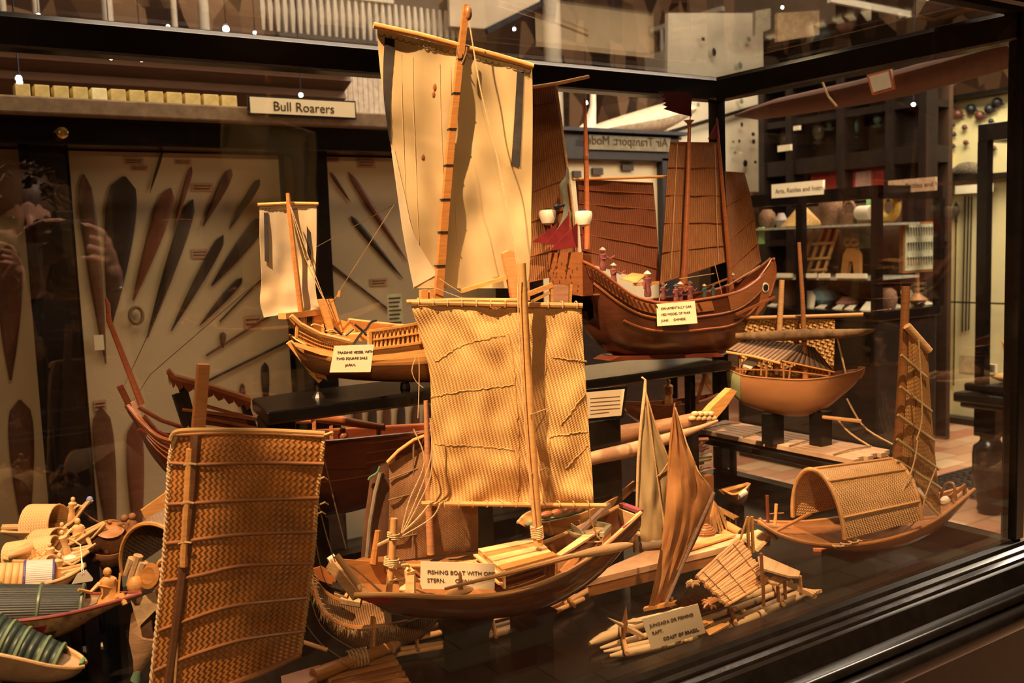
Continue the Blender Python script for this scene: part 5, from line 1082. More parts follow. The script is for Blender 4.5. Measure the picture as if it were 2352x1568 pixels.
crew(1563, 694, .045, .046, CO, HT, 'crew figure at the foot of the junk mainmast')
crew(1585, 692, .05, .046, CO, HD, 'crew figure right of the junk mainmast foot')
crew(1618, 686, .02, .034, CT, HT, 'small dark crew figure midway to the junk bow')
crew(1638, 682, .02, .030, CT, HD, 'crouching dark crew figure near the junk foremast')
crew(1681, 672, .0, .048, CO, HT, 'crew figure with raised pale hat in the junk bow', arms=((.6, .1), (.4, .0)))
placard(PL(PK_(1555, 720, .088), -14), [(1508, 698), (1596, 691), (1602, 742), (1510, 749)], [('ORNAMENTALLY CAR-', .1, .72), ('VED MODEL OF WAR', .1, .45), ('JUNK.     CHINESE.', .1, .18)], 'tan card lettered ORNAMENTALLY CARVED MODEL OF WAR JUNK CHINESE', .0078)
# ------------------------------------------------------------------ big woven sail at the left
PW = PL(at_y(560, 1200, 1.33), -30)
lb_ = thing('mat_sail_boat', (PW(420, 1560).x, 1.33, ZF), 'boat carrying the large brown woven mat sail in the left foreground', 'model boat')
WB = weave('brown_matting', (.42, .168, .034), (.32, .12, .022), .0060, 45, .42, .55, .5, patch=4)
Lw = [(410, 990), (392, 1040), (386, 1120), (380, 1230), (370, 1350), (356, 1480), (340, 1640)]; Rw = [(744, 998), (738, 1060), (727, 1150), (722, 1240), (712, 1330), (700, 1420), (688, 1502)]
ws = sheet(PW, Lw, Rw, 40, 30, .02, 0, .0018, .006, 4, 4).build('sail', WB, lb_, smooth=True)
WSM = SM(PW, Lw, Rw, .02, 0, .006, 4, 4)
woff = WSM.off
def onw(pts, r, mat, name, n=6, k=24, lift=.003, parent=None):
    P = cr([V((x, y, 0)) for x, y in pts], k); return MB().tube([PW(p.x, p.y, woff(p.x, p.y)+lift) for p in P], r, n).build(name, mat, parent or ws, smooth=True)
M['batten'] = wood('brown_bamboo_batten', (.30, .13, .05), .4)
for pts in ([(388, 1063), (460, 1066), (600, 1062), (744, 1065)], [(384, 1158), (440, 1155), (560, 1148), (733, 1143)], [(382, 1248), (430, 1242), (560, 1226), (727, 1221)], [(375, 1335), (460, 1320), (560, 1298), (718, 1293)], [(366, 1448), (430, 1424), (540, 1390), (708, 1372)], [(356, 1540), (430, 1508), (560, 1468), (702, 1448)]):
    onw(pts, .0026, M['batten'], 'batten', 8)
    for k in range(5):
        t = .08+k*.22; x = lerp(pts[0][0], pts[-1][0], t)
onw([(470, 1600), (540, 1568), (600, 1545), (690, 1502)], .0045, M['batten'], 'foot_edging', 8)
onw([(392, 1010), (412, 990), (520, 988), (640, 990), (746, 996)], .0036, SEAM, 'head_edging', 8); onw([(402, 998), (520, 994), (640, 996), (744, 1002)], .003, M['honey'], 'head_edging', 8)
for pts, nm in ((Lw, 'luff_rope'), (Rw, 'leech_rope')):
    P = cr([V((x, y, 0)) for x, y in pts], 150); b = MB()
    b.tube([PW(p.x+3.0*math.sin(i*1.3), p.y, woff(p.x, p.y)+.002*math.cos(i*1.3)) for i, p in enumerate(P)], .0022, 5); b.tube([PW(p.x-3.0*math.sin(i*1.3), p.y, woff(p.x, p.y)-.002*math.cos(i*1.3)) for i, p in enumerate(P)], .0018, 5); b.build(nm, SEAM if nm == 'leech_rope' else M['tw'], ws, smooth=True)
MB().beam(PW(467, 836, -.02), PW(446, 1100, -.02), .016, .012, w2=.018).beam(PW(446, 1100, -.02), PW(400, 1640, -.02), .018, .012).build('mast', M['brown'], lb_)
onw([(437, 1030), (432, 1120), (425, 1240), (422, 1300)], .0058, M['pine'], 'mast_batten', 8, lift=.006); onw([(422, 1300), (412, 1400), (402, 1568), (398, 1620)], .0022, M['pale'], 'mast_batten', 6, lift=.005)
onw([(451, 1000), (440, 1150), (408, 1430), (378, 1640)], .008, wood('dark_spar_wood', (.12, .05, .02), .5), 'dark_spar', 8, lift=.001)
for y, x in ((1066, 436), (1155, 430), (1246, 424)):
    onw([(x-14, y+2), (x, y-2), (x+16, y)], .0014, M['tw'], 'tie', 4, 6, lift=.011)
for x0, y0 in ((393, 1068), (735, 1158), (733, 1100), (728, 1180), (715, 1350), (744, 1000)):
    p = PW(x0, y0, woff(x0, y0)+.004); MB().tube([p, p+V((.006, -.004, .003)), p+V((.012, -.002, -.002))], .0012, 4).build('loose_tie', M['tw'], ws)
MB().tube([PW(740, 1000, .004), PW(765, 992, .008)], .002, 5).build('yard_tip', M['pale'], ws)
hw = Hull(PL(V((PW(400, 1640).x, PW(400, 1640).y+.015, 0)), 60), [(0, 0, 0, 0, 0)]*2) if 0 else None
b = MB(); c0 = PW(395, 1640, -.02); R = []
for i in range(17):
    u = -1+i/8; bw = .05*math.sqrt(max(0, 1-u*u*.96)); zz = ZF+.012+.05*u*u; R.append([V((c0.x+u*.05+w_*.5, c0.y+.16*u*1.0+0, 0))*0+V((c0.x+.07*u+w_*math.cos(a_)*.9, c0.y+.13*u-w_*math.cos(a_)*.4, zz+.035*(1-math.sin(a_)))) for w_, a_ in [(bw, k*PI/10) for k in range(11)]]+[V((c0.x+.07*u+(bw-.004 if bw > .01 else bw*.5)*math.cos(k*PI/10)*.9, c0.y+.13*u-(bw-.004 if bw > .01 else bw*.5)*math.cos(k*PI/10)*.4, zz+.004+.0355*(1-math.sin(k*PI/10)*.9))) for k in range(10, -1, -1)])
b.loft(R).build('hull', M['brown'], lb_, smooth=True)
for pts in ([(735, 1010), (760, 1120), (795, 1260)], [(725, 1130), (750, 1230), (770, 1290)], [(720, 1220), (745, 1330), (775, 1290+60)], [(705, 1340), (740, 1440), (830, 1500)], [(700, 1430), (740, 1480), (800, 1520)]): MB().tube(cr(PW.many(pts, -.01), 12), .0009, 4).build('sheet_line', M['twd'], lb_)
MB().tube([PW(690, 1472, -.01), PW(752, 1492, -.01)], .0032, 8).build('sheet_stick', M['pine'], lb_)

# ------------------------------------------------------------------ helpers for small craft
def plinth(p, z, w=.02, d=.02, label='small black block'):
    t = tag(MB().bb((p.x-w, p.y-d, ZF), (p.x+w, p.y+d, z)).build('display_block', M['black'], bevel=.0015), label, 'display block'); return t
def canopy(p, q, r, mat, parent, name='canopy', h=1.0, n=16, m=14, a0=0, a1=PI, th=.002, r2=None, ribs=0, ribmat=None, side=None):
    p, q = V(p), V(q); d = (q-p).normalized(); up = V((0, 0, 1)); s_ = d.cross(up).normalized(); up = s_.cross(d).normalized(); r2 = r if r2 is None else r2
    G = [[lerp(p, q, i/n)+s_*(lerp(r, r2, i/n)*math.cos(lerp(a0, a1, j/m)))+up*(h*lerp(r, r2, i/n)*math.sin(lerp(a0, a1, j/m))) for j in range(m+1)] for i in range(n+1)]
    o = MB().grid(G, th).build(name, mat, parent, smooth=True)
    for k in range(ribs):
        i = round(k*n/max(1, ribs-1)) if ribs > 1 else 0
        c = lerp(p, q, i/n); MB().tube([g+(g-c).normalized()*.001 for g in G[i]], .0028 if ribmat else .002, 6).build('hoop', ribmat or M['bamboo'], o, smooth=True)
    return o, G
def logs(items, z, parent, mat, name='log', r0=.0055):
    for pts, r, dz in items:
        P = [at_z(x, y, z+dz) for x, y in pts]; n_ = 14; Q = cr(P, n_)
        b = MB(); b.tube(Q, [r*(.35+.65*min(1, i/2)) for i in range(n_)], 10); b.build(name, mat, parent, smooth=True)
M['reed'] = wood('dry_reed', (.66, .36, .14), .5, axis=(6, 6, 6), var=.25)
M['floatw'] = wood('pale_raft_log', (.66, .48, .25), .5, var=.2)
BC = cloth('brown_lateen_cloth', (.42, .20, .07), (.25, .10, .03), 9, trans=.3, crease=.9); CC = cloth('cream_lateen_cloth', (.52, .39, .20), (.38, .26, .12), 8, trans=.3, crease=.7)
# ------------------------------------------------------------------ jangada raft
jg = thing('fishing_raft', at_z(1620, 1440, ZF), 'log fishing raft with reed roof and tall narrow brown sail at the front rail', 'model boat')
zl_ = ZF+.012
logs([([(1400, 1506), (1470, 1492), (1600, 1462), (1700, 1430), (1780, 1395), (1850, 1362)], .0075, 0), ([(1386, 1496), (1470, 1480), (1600, 1448), (1700, 1415), (1790, 1378), (1846, 1356)], .0058, 0),
      ([(1378, 1488), (1460, 1466), (1600, 1428), (1720, 1385), (1830, 1345)], .006, 0), ([(1354, 1478), (1400, 1458), (1480, 1432), (1600, 1400), (1720, 1366), (1815, 1338)], .0095, .002), ([(1395, 1448), (1450, 1432), (1560, 1405), (1700, 1362), (1790, 1330)], .008, .002)], zl_, jg, M['floatw'])
for pts in ([(1440, 1500), (1425, 1440)], [(1560, 1472), (1545, 1405)], [(1690, 1432), (1670, 1370)], [(1800, 1388), (1775, 1335)]): MB().tube([at_z(x, y, zl_+.012) for x, y in pts], .004, 8).build('cross_pole', M['reed'], jg)
for q in ([(1590, 1440), (1632, 1420), (1640, 1430), (1600, 1455)], [(1620, 1450), (1672, 1428), (1676, 1436), (1630, 1462)]): MB().prism([at_z(x, y, zl_+.018) for x, y in q], (0, 0, .003)).build('deck_board', M['pine'], jg)
def jz(x, y, Y): return at_y(x, y, Y)
A_, B_, C_, D_ = jz(1600, 1325, 1.20), jz(1697, 1237, 1.27), jz(1768, 1336, 1.20), jz(1668, 1392, 1.16)
NR = 21; random.seed(3)
nrm = (B_-A_).cross(D_-A_).normalized(); nrm = nrm if nrm.z > 0 else -nrm
for k in range(NR):
    t = k/(NR-1); a = lerp(A_, D_, t)+V((random.uniform(-.003, .003), 0, random.uniform(-.002, .002))); c = lerp(B_, C_, t)+V((random.uniform(-.004, .004), 0, random.uniform(-.002, .002)))
    MB().tube([lerp(a, c, i/8)+nrm*(.0012 if i % 3 == 0 else 0) for i in range(9)], [.0030*(1.25 if i in (1, 4, 7) else 1)*(1-.1*(i % 2)) for i in range(9)], 8).build('roof_reed', M['reed'], jg, smooth=True)
for f in (.1, .42, .82): MB().tube([lerp(lerp(A_, B_, f), lerp(D_, C_, f), i/16)+nrm*(.0042+.001*(i % 2)) for i in range(17)], .0009, 5).build('roof_lashing', M['twd'], jg)
A2, B2 = A_-V((-.01, -.07, .075)), B_-V((-.01, -.05, .07))
MB().grid([[lerp(A_, B_, j/6)-nrm*.006 for j in range(7)], [lerp(A2, B2, j/6) for j in range(7)]], .004).build('roof_rear_slope', bands('reed_mat', (.22, .10, .04), (.05, .02, .01), .006), jg)
MB().prism([A_-nrm*.006, D_-nrm*.006+V((0, .01, 0)), lerp(A2, D_, .5)-V((0, -.01, .01)), A2], V((.004, .003, 0))).build('roof_gable', plain('dark_fur', (.07, .03, .015), .95, .1, var=.6, scale=150), jg)
for a in ((1753, 1345, 1754, 1392), (1786, 1345, 1788, 1382), (1802, 1334, 1804, 1376), (1838, 1322, 1840, 1366), (1748, 1270, 1752, 1345)): MB().beam(at_y(a[0], a[1], 1.175), at_y(a[2], a[3], 1.175), .0045, .0045).build('bench_leg', M['brown'] if a[0] != 1838 else M['pine'], jg)
MB().prism([jz(1740, 1283, 1.21), jz(1752, 1279, 1.22), jz(1838, 1316, 1.19), jz(1835, 1328, 1.17), jz(1812, 1327, 1.165), jz(1745, 1308, 1.18)], (0, 0, .004)).build('stern_bench', M['pale'], jg)
MB().prism([jz(1762, 1334, 1.18), jz(1790, 1322, 1.2), jz(1806, 1331, 1.19), jz(1788, 1346, 1.17), jz(1770, 1343, 1.17)], (0, 0, .004)).build('stern_seat', M['pale'], jg)
MB().beam(jz(1808, 1340, 1.19), jz(1872, 1370, 1.165), .012, .008).build('stern_board', M['pale'], jg)
for k in range(4): MB().beam(jz(1840+k*8, 1352+k*2, 1.18), jz(1868+k*6, 1366-k*3, 1.16), .007, .006).build('stern_slat', M['pale'], jg)
for x in (1717, 1727): MB().beam(jz(x, 1186, 1.265), jz(x+3, 1268, 1.265), .0055, .004).build('rudder_fork', M['pine'], jg)
MB().beam(jz(1716, 1188, 1.265), jz(1700, 1240, 1.265), .003, .003).build('fork_stay', M['pine'], jg)
PB = PL(at_z(1527, 1388, zl_+.02), -22)
bl_s = sheet(PB, [(1549, 934), (1542, 1010), (1534, 1110), (1523, 1220), (1508, 1310), (1489, 1400)], [(1551, 936), (1577, 1020), (1606, 1090), (1610, 1190), (1572, 1290), (1526, 1396)], 34, 18, .015, 0, .0012, .012, 8, 5)
o = bl_s.build('lateen_sail', BC, jg, smooth=True)
sheet(PB, [(1590, 1062), (1600, 1110), (1596, 1170), (1575, 1240), (1545, 1330)], [(1604, 1086), (1638, 1131), (1618, 1195), (1592, 1255), (1552, 1325)], 14, 8, .012, .004, .0012, .006, 8, 5).build('sail_clew', BC, o, smooth=True)
onpl(PB, [(1550, 925), (1541, 1010), (1533, 1150), (1527, 1300), (1526, 1392)], [.0015, .003, .0035, .0045, .005], -.004, 8).build('mast', M['brown'], jg, smooth=True)
onpl(PB, [(1551, 936), (1577, 1018), (1604, 1084), (1637, 1131)], .0016, .003, 6).build('bolt_rope', M['tw'], o)
onpl(PB, [(1640, 1130), (1602, 1215), (1530, 1385)], .0032, .02, 8).build('sprit', wood('greyish_spar', (.42, .28, .2), .5), jg, smooth=True)
MB().beam(PB(1480, 1398, -.01), PB(1560, 1382, .03), .012, .006).build('mast_bench', M['pine'], jg)
MB().tube([PB(1544, 1372, .02), PB(1542, 1395, .02)], .003, 6).build('bench_pin', M['brown'], jg)
for c0, n_, rr, mt in (((1590, 1338, 1.2), 12, 14, 'pale'), ((1630, 1385, 1.165), 22, 22, 'honey')):
    b = MB(); random.seed(c0[0]); p = jz(*c0)
    for k in range(n_):
        d = V((random.uniform(-1, 1), random.uniform(-.5, .5), random.uniform(-.4, .4)))*(rr/1500); b.tube([p+d*.2, p+d*1.1, p+d*1.5+V((0, 0, -.003))], [.0035, .003, .001], 5)
    b.build('fibre_bundle', M[mt], jg, smooth=True)
for x, y in ((1688, 1398), (1707, 1402), (1575, 1470), (1526, 1484)): MB().ball(at_y(x, y, 1.185), .005, (1.1, 1, .9), 8).build('net_float', M['pale'], jg, smooth=True)
ag = thing('raft_anchor', at_z(1436, 1455, zl_), 'spiky crossed wooden anchor lying at the left end of the log raft', 'anchor')
for a in ((1438, 1392, 1432, 1462), (1396, 1418, 1480, 1462), (1432, 1430, 1476, 1424)): MB().tube([jz(a[0], a[1], 1.235), lerp(jz(a[0], a[1], 1.235), jz(a[2], a[3], 1.235), .6), jz(a[2], a[3], 1.235)], [.0005, .0065, .004], 6).build('spike', M['brown'] if a[0] == 1438 else M['floatw'], ag, smooth=True)
placard(PL(at_y(1545, 1440, 1.172), -16), [(1474, 1421), (1603, 1386), (1621, 1453), (1497, 1491)], [('JUNGADA OR FISHING', .09, .68), ('RAFT.', .09, .44), ('COAST OF BRAZIL.', .24, .18)], 'cream card lettered JUNGADA OR FISHING RAFT COAST OF BRAZIL', .0079)
# ------------------------------------------------------------------ plank boat with cream sail
pbt = thing('plank_boat', at_z(1540, 1290, ZF), 'flat pale plank boat with a narrow cream sail behind the log raft', 'model boat')
zd = .905; dp = [(1342, 1334), (1400, 1320), (1520, 1291), (1640, 1262), (1722, 1238), (1700, 1226), (1610, 1226), (1500, 1258), (1410, 1296)]
top = [at_z(x, y, zd) for x, y in dp]
MB().prism(top, (0, 0, -.012)).build('deck', wood('pinkish_deck_wood', (.62, .36, .19), .5), pbt)
c = sum(top, V())/len(top); MB().prism([lerp(c, p, .96)+V((0, 0, -.012)) for p in top], (0, 0, -.022)).build('hull', M['brown'], pbt)
MB().prism([lerp(c, p, .5)+V((0, 0, -.034)) for p in top], (0, 0, -(zd-.034-ZF))).build('keel_block', M['black'], pbt)
MB().prism([at_z(x, y, zd+.003) for x, y in ((1556, 1262), (1660, 1232), (1690, 1232), (1570, 1270))], (0, 0, .004)).build('hatch_board', M['pine'], pbt)
PC = PL(at_z(1500, 1262, zd), -24)
cs_ = sheet(PC, [(1479, 895), (1472, 985), (1466, 1080), (1464, 1160), (1468, 1200), (1474, 1262)], [(1483, 895), (1509, 985), (1537, 1056), (1532, 1130), (1531, 1190), (1540, 1262)], 30, 16, .008, 0, .0012, .006, 12, 5).build('lateen_sail', CC, pbt, smooth=True)
onpl(PC, [(1474, 866), (1482, 872), (1481, 900), (1474, 960), (1466, 1060), (1463, 1160), (1461, 1200)], [.002, .0025, .004, .0035, .0035, .003, .002], .004, 8).build('yard', M['tw'], pbt, smooth=True)
for pts in ([(1484, 905), (1497, 1000), (1512, 1110), (1525, 1200), (1527, 1255)], [(1536, 1060), (1520, 1085), (1508, 1095)], [(1483, 900), (1509, 985), (1537, 1056), (1533, 1130)]): onpl(PC, pts, .0013, .009, 5).build('seam', M['pale'], cs_)
MB().tube([PC(1472, 1252, 0), PC(1540, 1246, 0)], .009, 12).build('rolled_mat', plain('grey_roll', (.34, .27, .2), .8, .1), pbt, smooth=True)
for x in (1456, 1470): MB().beam(at_y(x, 1225, 1.5), at_y(x+3, 1268, 1.5), .006, .006).build('mast_thwart_post', M['brown'], pbt)
MB().tube([at_y(1455, 1222, 1.5), at_y(1482, 1230, 1.49)], .005, 8).build('cross_bar', M['tw'], pbt)
rb = thing('bamboo_rolls', at_z(1680, 1245, zd), 'two short thick bamboo tubes stacked on the plank boat end', 'bamboo tubes')
for a in ((1652, 1222, 1690, 1238), (1668, 1206, 1702, 1224)): MB().tube([at_y(a[0]-12, a[1]-8, 1.52), at_y(a[2], a[3], 1.45)], .0095, 14).build('tube', M['bamboo'], rb, smooth=True)
for a in ((1688, 1236), (1701, 1226)): MB().tube([at_y(a[0], a[1], 1.452), at_y(a[0]+2, a[1]+1, 1.448)], .0082, 12).build('opening_shade', M['iron'], rb)  # dark discs painted on the solid ends for the shade inside the tubes
hk_ = MB(); random.seed(2)
for k in range(26):
    a = random.uniform(0, 2*PI); p0 = at_y(1640, 1150, 1.5); p1 = at_y(1652, 1215, 1.5)+V((.02*math.cos(a), .015*math.sin(a), 0)); hk_.tube([p0, lerp(p0, p1, .5)+V((.006*math.cos(a), 0, 0)), p1], [.001, .003, .0015], 4)
tag(hk_.build('husk_bundle', plain('dry_husk', (.45, .25, .1), .8, .1, var=.4)), 'bundle of dry husk leaves tied up behind the brown sail', 'bundle')
b = MB(); p0 = at_y(1622, 1222, 1.48)
for k in range(9): b.tube([p0+V((.021*math.sin(q+k)*math.cos((k-4)*.35), .016*math.cos(q+k)*math.cos((k-4)*.35), (k-4)*.0042)) for q in [2*PI*i/12 for i in range(13)]], .0024, 5)
b.ball(p0, .018, (1.05, .8, .9), 10); tag(b.build('round_basket', M['brown'], smooth=True), 'small round coiled basket sitting on the plank boat', 'basket')
bn = thing('small_bench', at_z(1680, 1215, zd), 'small plank bench on thin legs beyond the bamboo tubes', 'bench')
MB().prism([at_y(1640, 1168, 1.56), at_y(1648, 1164, 1.58), at_y(1698, 1190, 1.56), at_y(1686, 1194, 1.54)], (0, 0, .004)).build('seat', M['pine'], bn)
for a in ((1666, 1182, 1664, 1212), (1677, 1188, 1676, 1216), (1690, 1192, 1690, 1220)): MB().tube([at_y(a[0], a[1], 1.555), at_y(a[2], a[3], 1.55)], .0018, 6).build('leg', M['pine'], bn)
sm = thing('small_raft', at_z(1740, 1262, ZF), 'small raft of pale sticks between the plank boat and the arched-canopy boat', 'model boat')
for k in range(7): MB().tube([at_y(1704+k*6, 1232-k*2, 1.40), at_y(1740+k*5, 1262-k*5, 1.32)], .0045, 8).build('stick', M['floatw'], sm, smooth=True)
MB().prism([at_y(1722, 1262, 1.36), at_y(1768, 1252, 1.33), at_y(1770, 1240, 1.34), at_y(1725, 1245, 1.37)], (0, 0, -.006)).build('base_board', M['honey'], sm)
random.seed(8)
for k in range(5): MB().ball(at_y(1715+k*11, 1236+(k % 2)*8, 1.36), .006, (1.3, 1, .7), 8).build('bundle', M['pale'], sm, smooth=True)
# ------------------------------------------------------------------ arched canopy boat
pk = V((1.637, 1.245, .86)); PA = PL(pk, -15)
ab = thing('canopy_boat', (pk.x, pk.y, ZF), 'river boat with an arched woven canopy and a narrow tall sail at the right', 'model boat')
ha = Hull(PA, [(1742, 1198, 1756, 1212, .012), (1785, 1226, 1800, 1232, .05), (1860, 1248, 1880, 1248, .08), (1960, 1252, 1965, 1256, .086), (2060, 1234, 2060, 1240, .08), (2140, 1200, 2135, 1205, .06), (2200, 1157, 2190, 1165, .035), (2238, 1124, 2228, 1130, .012)], p1=.6)
ha.shell().build('hull', wood('riverboat_wood', (.34, .17, .07), .35), ab, smooth=True)
ha.rail(1, .004).build('gunwale', M['honey'], ab, smooth=True); ha.rail(-1, .004).build('gunwale', M['honey'], ab, smooth=True)
ha.deck(.75, .12, .9).build('bottom_boards', M['brown'], ab)
for u in (.16, .24, .8, .87): ha.frame(u, .006, .97).build('thwart_frame', M['honey'], ab)
MB().prism([ha.at(.1, -.95), ha.at(.1, .95), ha.at(.17, .97), ha.at(.17, -.97)], (0, 0, .003)).build('bow_deck', M['honey'], ab)
p1_ = PA(1940, 1238, .086); p2_ = PA(2116, 1194, .078)
c1, c2 = p1_-PA.n*.086, p2_-PA.n*.078
WA = weave('basketwork_canopy', (.58, .34, .13), (.38, .2, .07), .0042, 30, .6, .8, .25)
cn_, G_ = canopy(c2, c1, .078, WA, ab, 'arched_canopy', 1.42, 20, 18, r2=.086)
for i in (0, 20): MB().tube(G_[i], .0048, 8).build('end_hoop', M['bamboo'], cn_, smooth=True)
for j in (2, 6, 9, 12, 16): MB().tube([G_[i][j]+(G_[i][j]-lerp(c2, c1, i/20)).normalized()*.003 for i in range(21)], .0032, 6).build('lath', M['bamboo'], cn_, smooth=True)
mb_ = PA(2062, 1068, .0); PD = PL(mb_, -25)
MB().tube([PD(2081, 658, 0), PD(2073, 850, 0), PD(2062, 1064, 0), PD(2056, 1225, 0)], [.0085, .0095, .0115, .012], 12).build('mast', M['brown'], ab, smooth=True)
GS = weave('narrow_sail_matting', (.55, .29, .10), (.34, .16, .05), .0045, 0, .6, .7, .35)
Ls = [(2088, 752), (2085, 850), (2078, 960), (2070, 1058)]; Rs = [(2130, 802), (2137, 920), (2148, 1050), (2163, 1192)]
ns = sheet(PD, Ls, Rs, 30, 10, .01, .014, .0014, .004, 6, 4).build('sail', GS, ab, smooth=True)
onpl(PD, [(2083, 748), (2134, 806)], .0085, .016, 10).build('yard', M['pale'], ab, smooth=True)
for a in ((2070, 815, 2128, 866), (2068, 888, 2140, 945), (2062, 952, 2146, 1012), (2060, 1008, 2156, 1078), (2062, 1058, 2162, 1122), (2068, 1090, 2165, 1192)): onpl(PD, [(a[0], a[1]), ((a[0]+a[2])/2, (a[1]+a[3])/2), (a[2], a[3])], .0032, .026, 7).build('batten', plain('greenish_bamboo', (.36, .27, .12), .5, .3), ns, smooth=True)
for pts in ([(2108, 1010), (2100, 1060), (2082, 1110), (2055, 1150), (1975, 1205)], [(2150, 1075), (2125, 1140), (2112, 1185), (2060, 1230), (1985, 1240), (1955, 1238)], [(2110, 780), (2118, 950), (2105, 1010)]): MB().tube(cr(PD.many(pts, .07), 24), .0016, 6).build('sheet_rope', M['tw'], ab, smooth=True)
b = MB(); p0 = ha.at(.42, .98)+V((0, 0, .006)); b.tube([p0+V((-.055+.004*i+.008*math.cos(i*1.1), .006*math.sin(i*1.1), .004*abs(math.sin(i*.6)))) for i in range(22)], .0018, 5); b.build('rope_coil', M['tw'], ab, smooth=True)
for a in ((1762, 1137, 1764, 1200, 'red'), (1783, 1157, 1780, 1206, 'pine'), (1765, 1180, 1800, 1178, 'brown')): MB().tube([PA(a[0], a[1], -.03), PA(a[2], a[3], -.03)], .0035 if a[4] != 'brown' else .0015, 8).build('bow_post', M[a[4]], ab, smooth=True)
MB().beam(PA(1778, 1222, .02), PA(1862, 1178, .0), .007, .004).build('bow_oar', M['honey'], ab)
MB().beam(PA(1742, 1190, .0), PA(1784, 1240, .03), .010, .006).build('bow_plank', M['brown'], ab)
MB().ball(PA(2172, 1150, .0), .014, (1.2, .7, .8), 8).build('white_bundle', M['white'], ab, smooth=True)
MB().tube(cr([PA(2160, 1140, -.03), PA(2172, 1112, 0), PA(2190, 1112, .02), PA(2196, 1150, .03)], 12), .003, 6).build('stern_hoop', M['brown'], ab, smooth=True)
MB().prism([PA(2160, 1150, .0), PA(2215, 1110, .0), PA(2212, 1120, .0), PA(2165, 1158, .0)], PA.n*.004).build('stern_board', M['honey'], ab)
MB().beam(PA(2215, 1112, .0), PA(2217, 1146, .0), .006, .006).build('stern_post', M['brown'], ab)
MB().bb((pk.x-.05, pk.y-.03, ZF), (pk.x+.05, pk.y+.03, ha.at(.45, 0).z-.001)).build('keel_block', M['black'], ab)
tag(MB().beam(at_z(1868, 1262, ZF+.004), at_z(2010, 1262, ZF+.004), .008, .006).build('loose_oar', wood('orange_oar_wood', (.4, .13, .05), .4)), 'orange-brown oar lying on the case floor below the arched-canopy boat', 'oar')
lcd = tag(MB().prism([at_z(x, y, ZF+.002) for x, y in ((2078, 1311), (2130, 1289), (2158, 1297), (2106, 1321))], (0, 0, .001)).build('label_card', M['card']), 'cream card lying flat on the case floor near the front rail', 'label card')
a, c = at_z(2082, 1311, ZF+.0032), at_z(2132, 1291, ZF+.0032); ux = (c-a).normalized()
for k, s_ in enumerate(('RIVER BOAT WITH', 'MAT SHELTER.')): text(s_, a+ux*.006+V((ux.y, -ux.x, 0))*(.012+k*.011), ux, V((-ux.y, ux.x, 0)), .0065, M['ink'], lcd)
# ------------------------------------------------------------------ thatched boat on its plank raft, far right
t = table([V((1.80, 1.36, 1.02)), V((1.965, 1.36, 1.02)), V((1.965, 1.90, 1.02)), V((1.80, 1.90, 1.02))], 1.02, .018, 'narrow black shelf stand along the right end of the case', [(1.82, 1.45), (1.95, 1.38), (1.95, 1.87)], .008)
rf = thing('plank_raft', (1.885, 1.63, 1.02), 'raft of long pale planks lashed with dark cord under the thatched boat', 'model raft')
PKW = wood('greyish_plank_wood', (.40, .26, .16), .55, axis=(30, 3, 8))
for k in range(6): MB().box((1.822+k*.025, 1.63+.01*(k % 2), 1.032), (.022, .53, .012)).build('plank', PKW, rf, bevel=.001)
for y in (1.42, 1.55, 1.70, 1.84): MB().tube([(1.81, y, 1.041), (1.88, y+.004, 1.043), (1.95, y, 1.041)], .002, 5).build('cord', M['twd'], rf)
PH = PL(V((1.83, 1.60, 1.05)), -42)
PHc = PL(at_x(1838, 966, 1.855), -52)
PH = PHc
th_ = thing('thatched_boat', V((1.855, PHc.p.y, 1.038)), 'orange-brown hulled boat with a dark thatched shelter on the plank raft', 'model boat')
hh = Hull(PH, [(1668, 846, 1674, 895, .028), (1705, 862, 1708, 928, .048), (1765, 869, 1768, 948, .056), (1835, 873, 1838, 956, .055), (1900, 868, 1892, 940, .042), (1950, 858, 1935, 908, .024), (1974, 852, 1962, 884, .010), (1984, 846, 1978, 862, .004)], p1=.75, th=.003)
hh.shell().build('hull', wood('orange_hull_wood', (.27, .12, .045), .5, var=.15, axis=(2, 2, 6)), th_, smooth=True)
hh.rail(1, .002).build('gunwale', M['brown'], th_, smooth=True); hh.rail(-1, .002).build('gunwale', M['brown'], th_, smooth=True)
MB().grid([[hh.at(lerp(.01, .13, i/8), lerp(.98, .3, j/8))+PH.n*.001 for j in range(9)] for i in range(9)], .0008).build('green_paint', plain('faded_green_paint', (.22, .24, .12), .6, .2), th_, smooth=True)
MB().prism(PH.many([(1968, 850), (1972, 842), (1988, 843), (1986, 856), (1976, 872)], .003), PH.n*-.006).build('stem_head', M['honey'], th_)
hh.deck(.9, .1, .9).build('deck', M['brown'], th_)
TH = bands('thatch_slats', (.30, .20, .14), (.04, .02, .015), .010, .7, 0, .9, .4)
def q4(a, b, c, d, n=8): A, B, C, D = [PH(*q) for q in (a, b, c, d)]; return [[lerp(lerp(A, B, j/n), lerp(D, C, j/n), i/n) for j in range(n+1)] for i in range(n+1)]
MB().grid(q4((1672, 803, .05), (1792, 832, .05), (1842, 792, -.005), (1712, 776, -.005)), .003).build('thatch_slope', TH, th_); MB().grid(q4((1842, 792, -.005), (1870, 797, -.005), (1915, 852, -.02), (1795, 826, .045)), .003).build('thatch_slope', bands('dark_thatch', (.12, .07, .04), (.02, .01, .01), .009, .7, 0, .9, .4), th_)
MB().tube([PH(1668, 808, .052), PH(1730, 818, .052), PH(1792, 834, .05)], .003, 6).tube([PH(1795, 828, .045), PH(1916, 854, -.02)], .002, 6).build('eave_pole', M['pine'], th_)
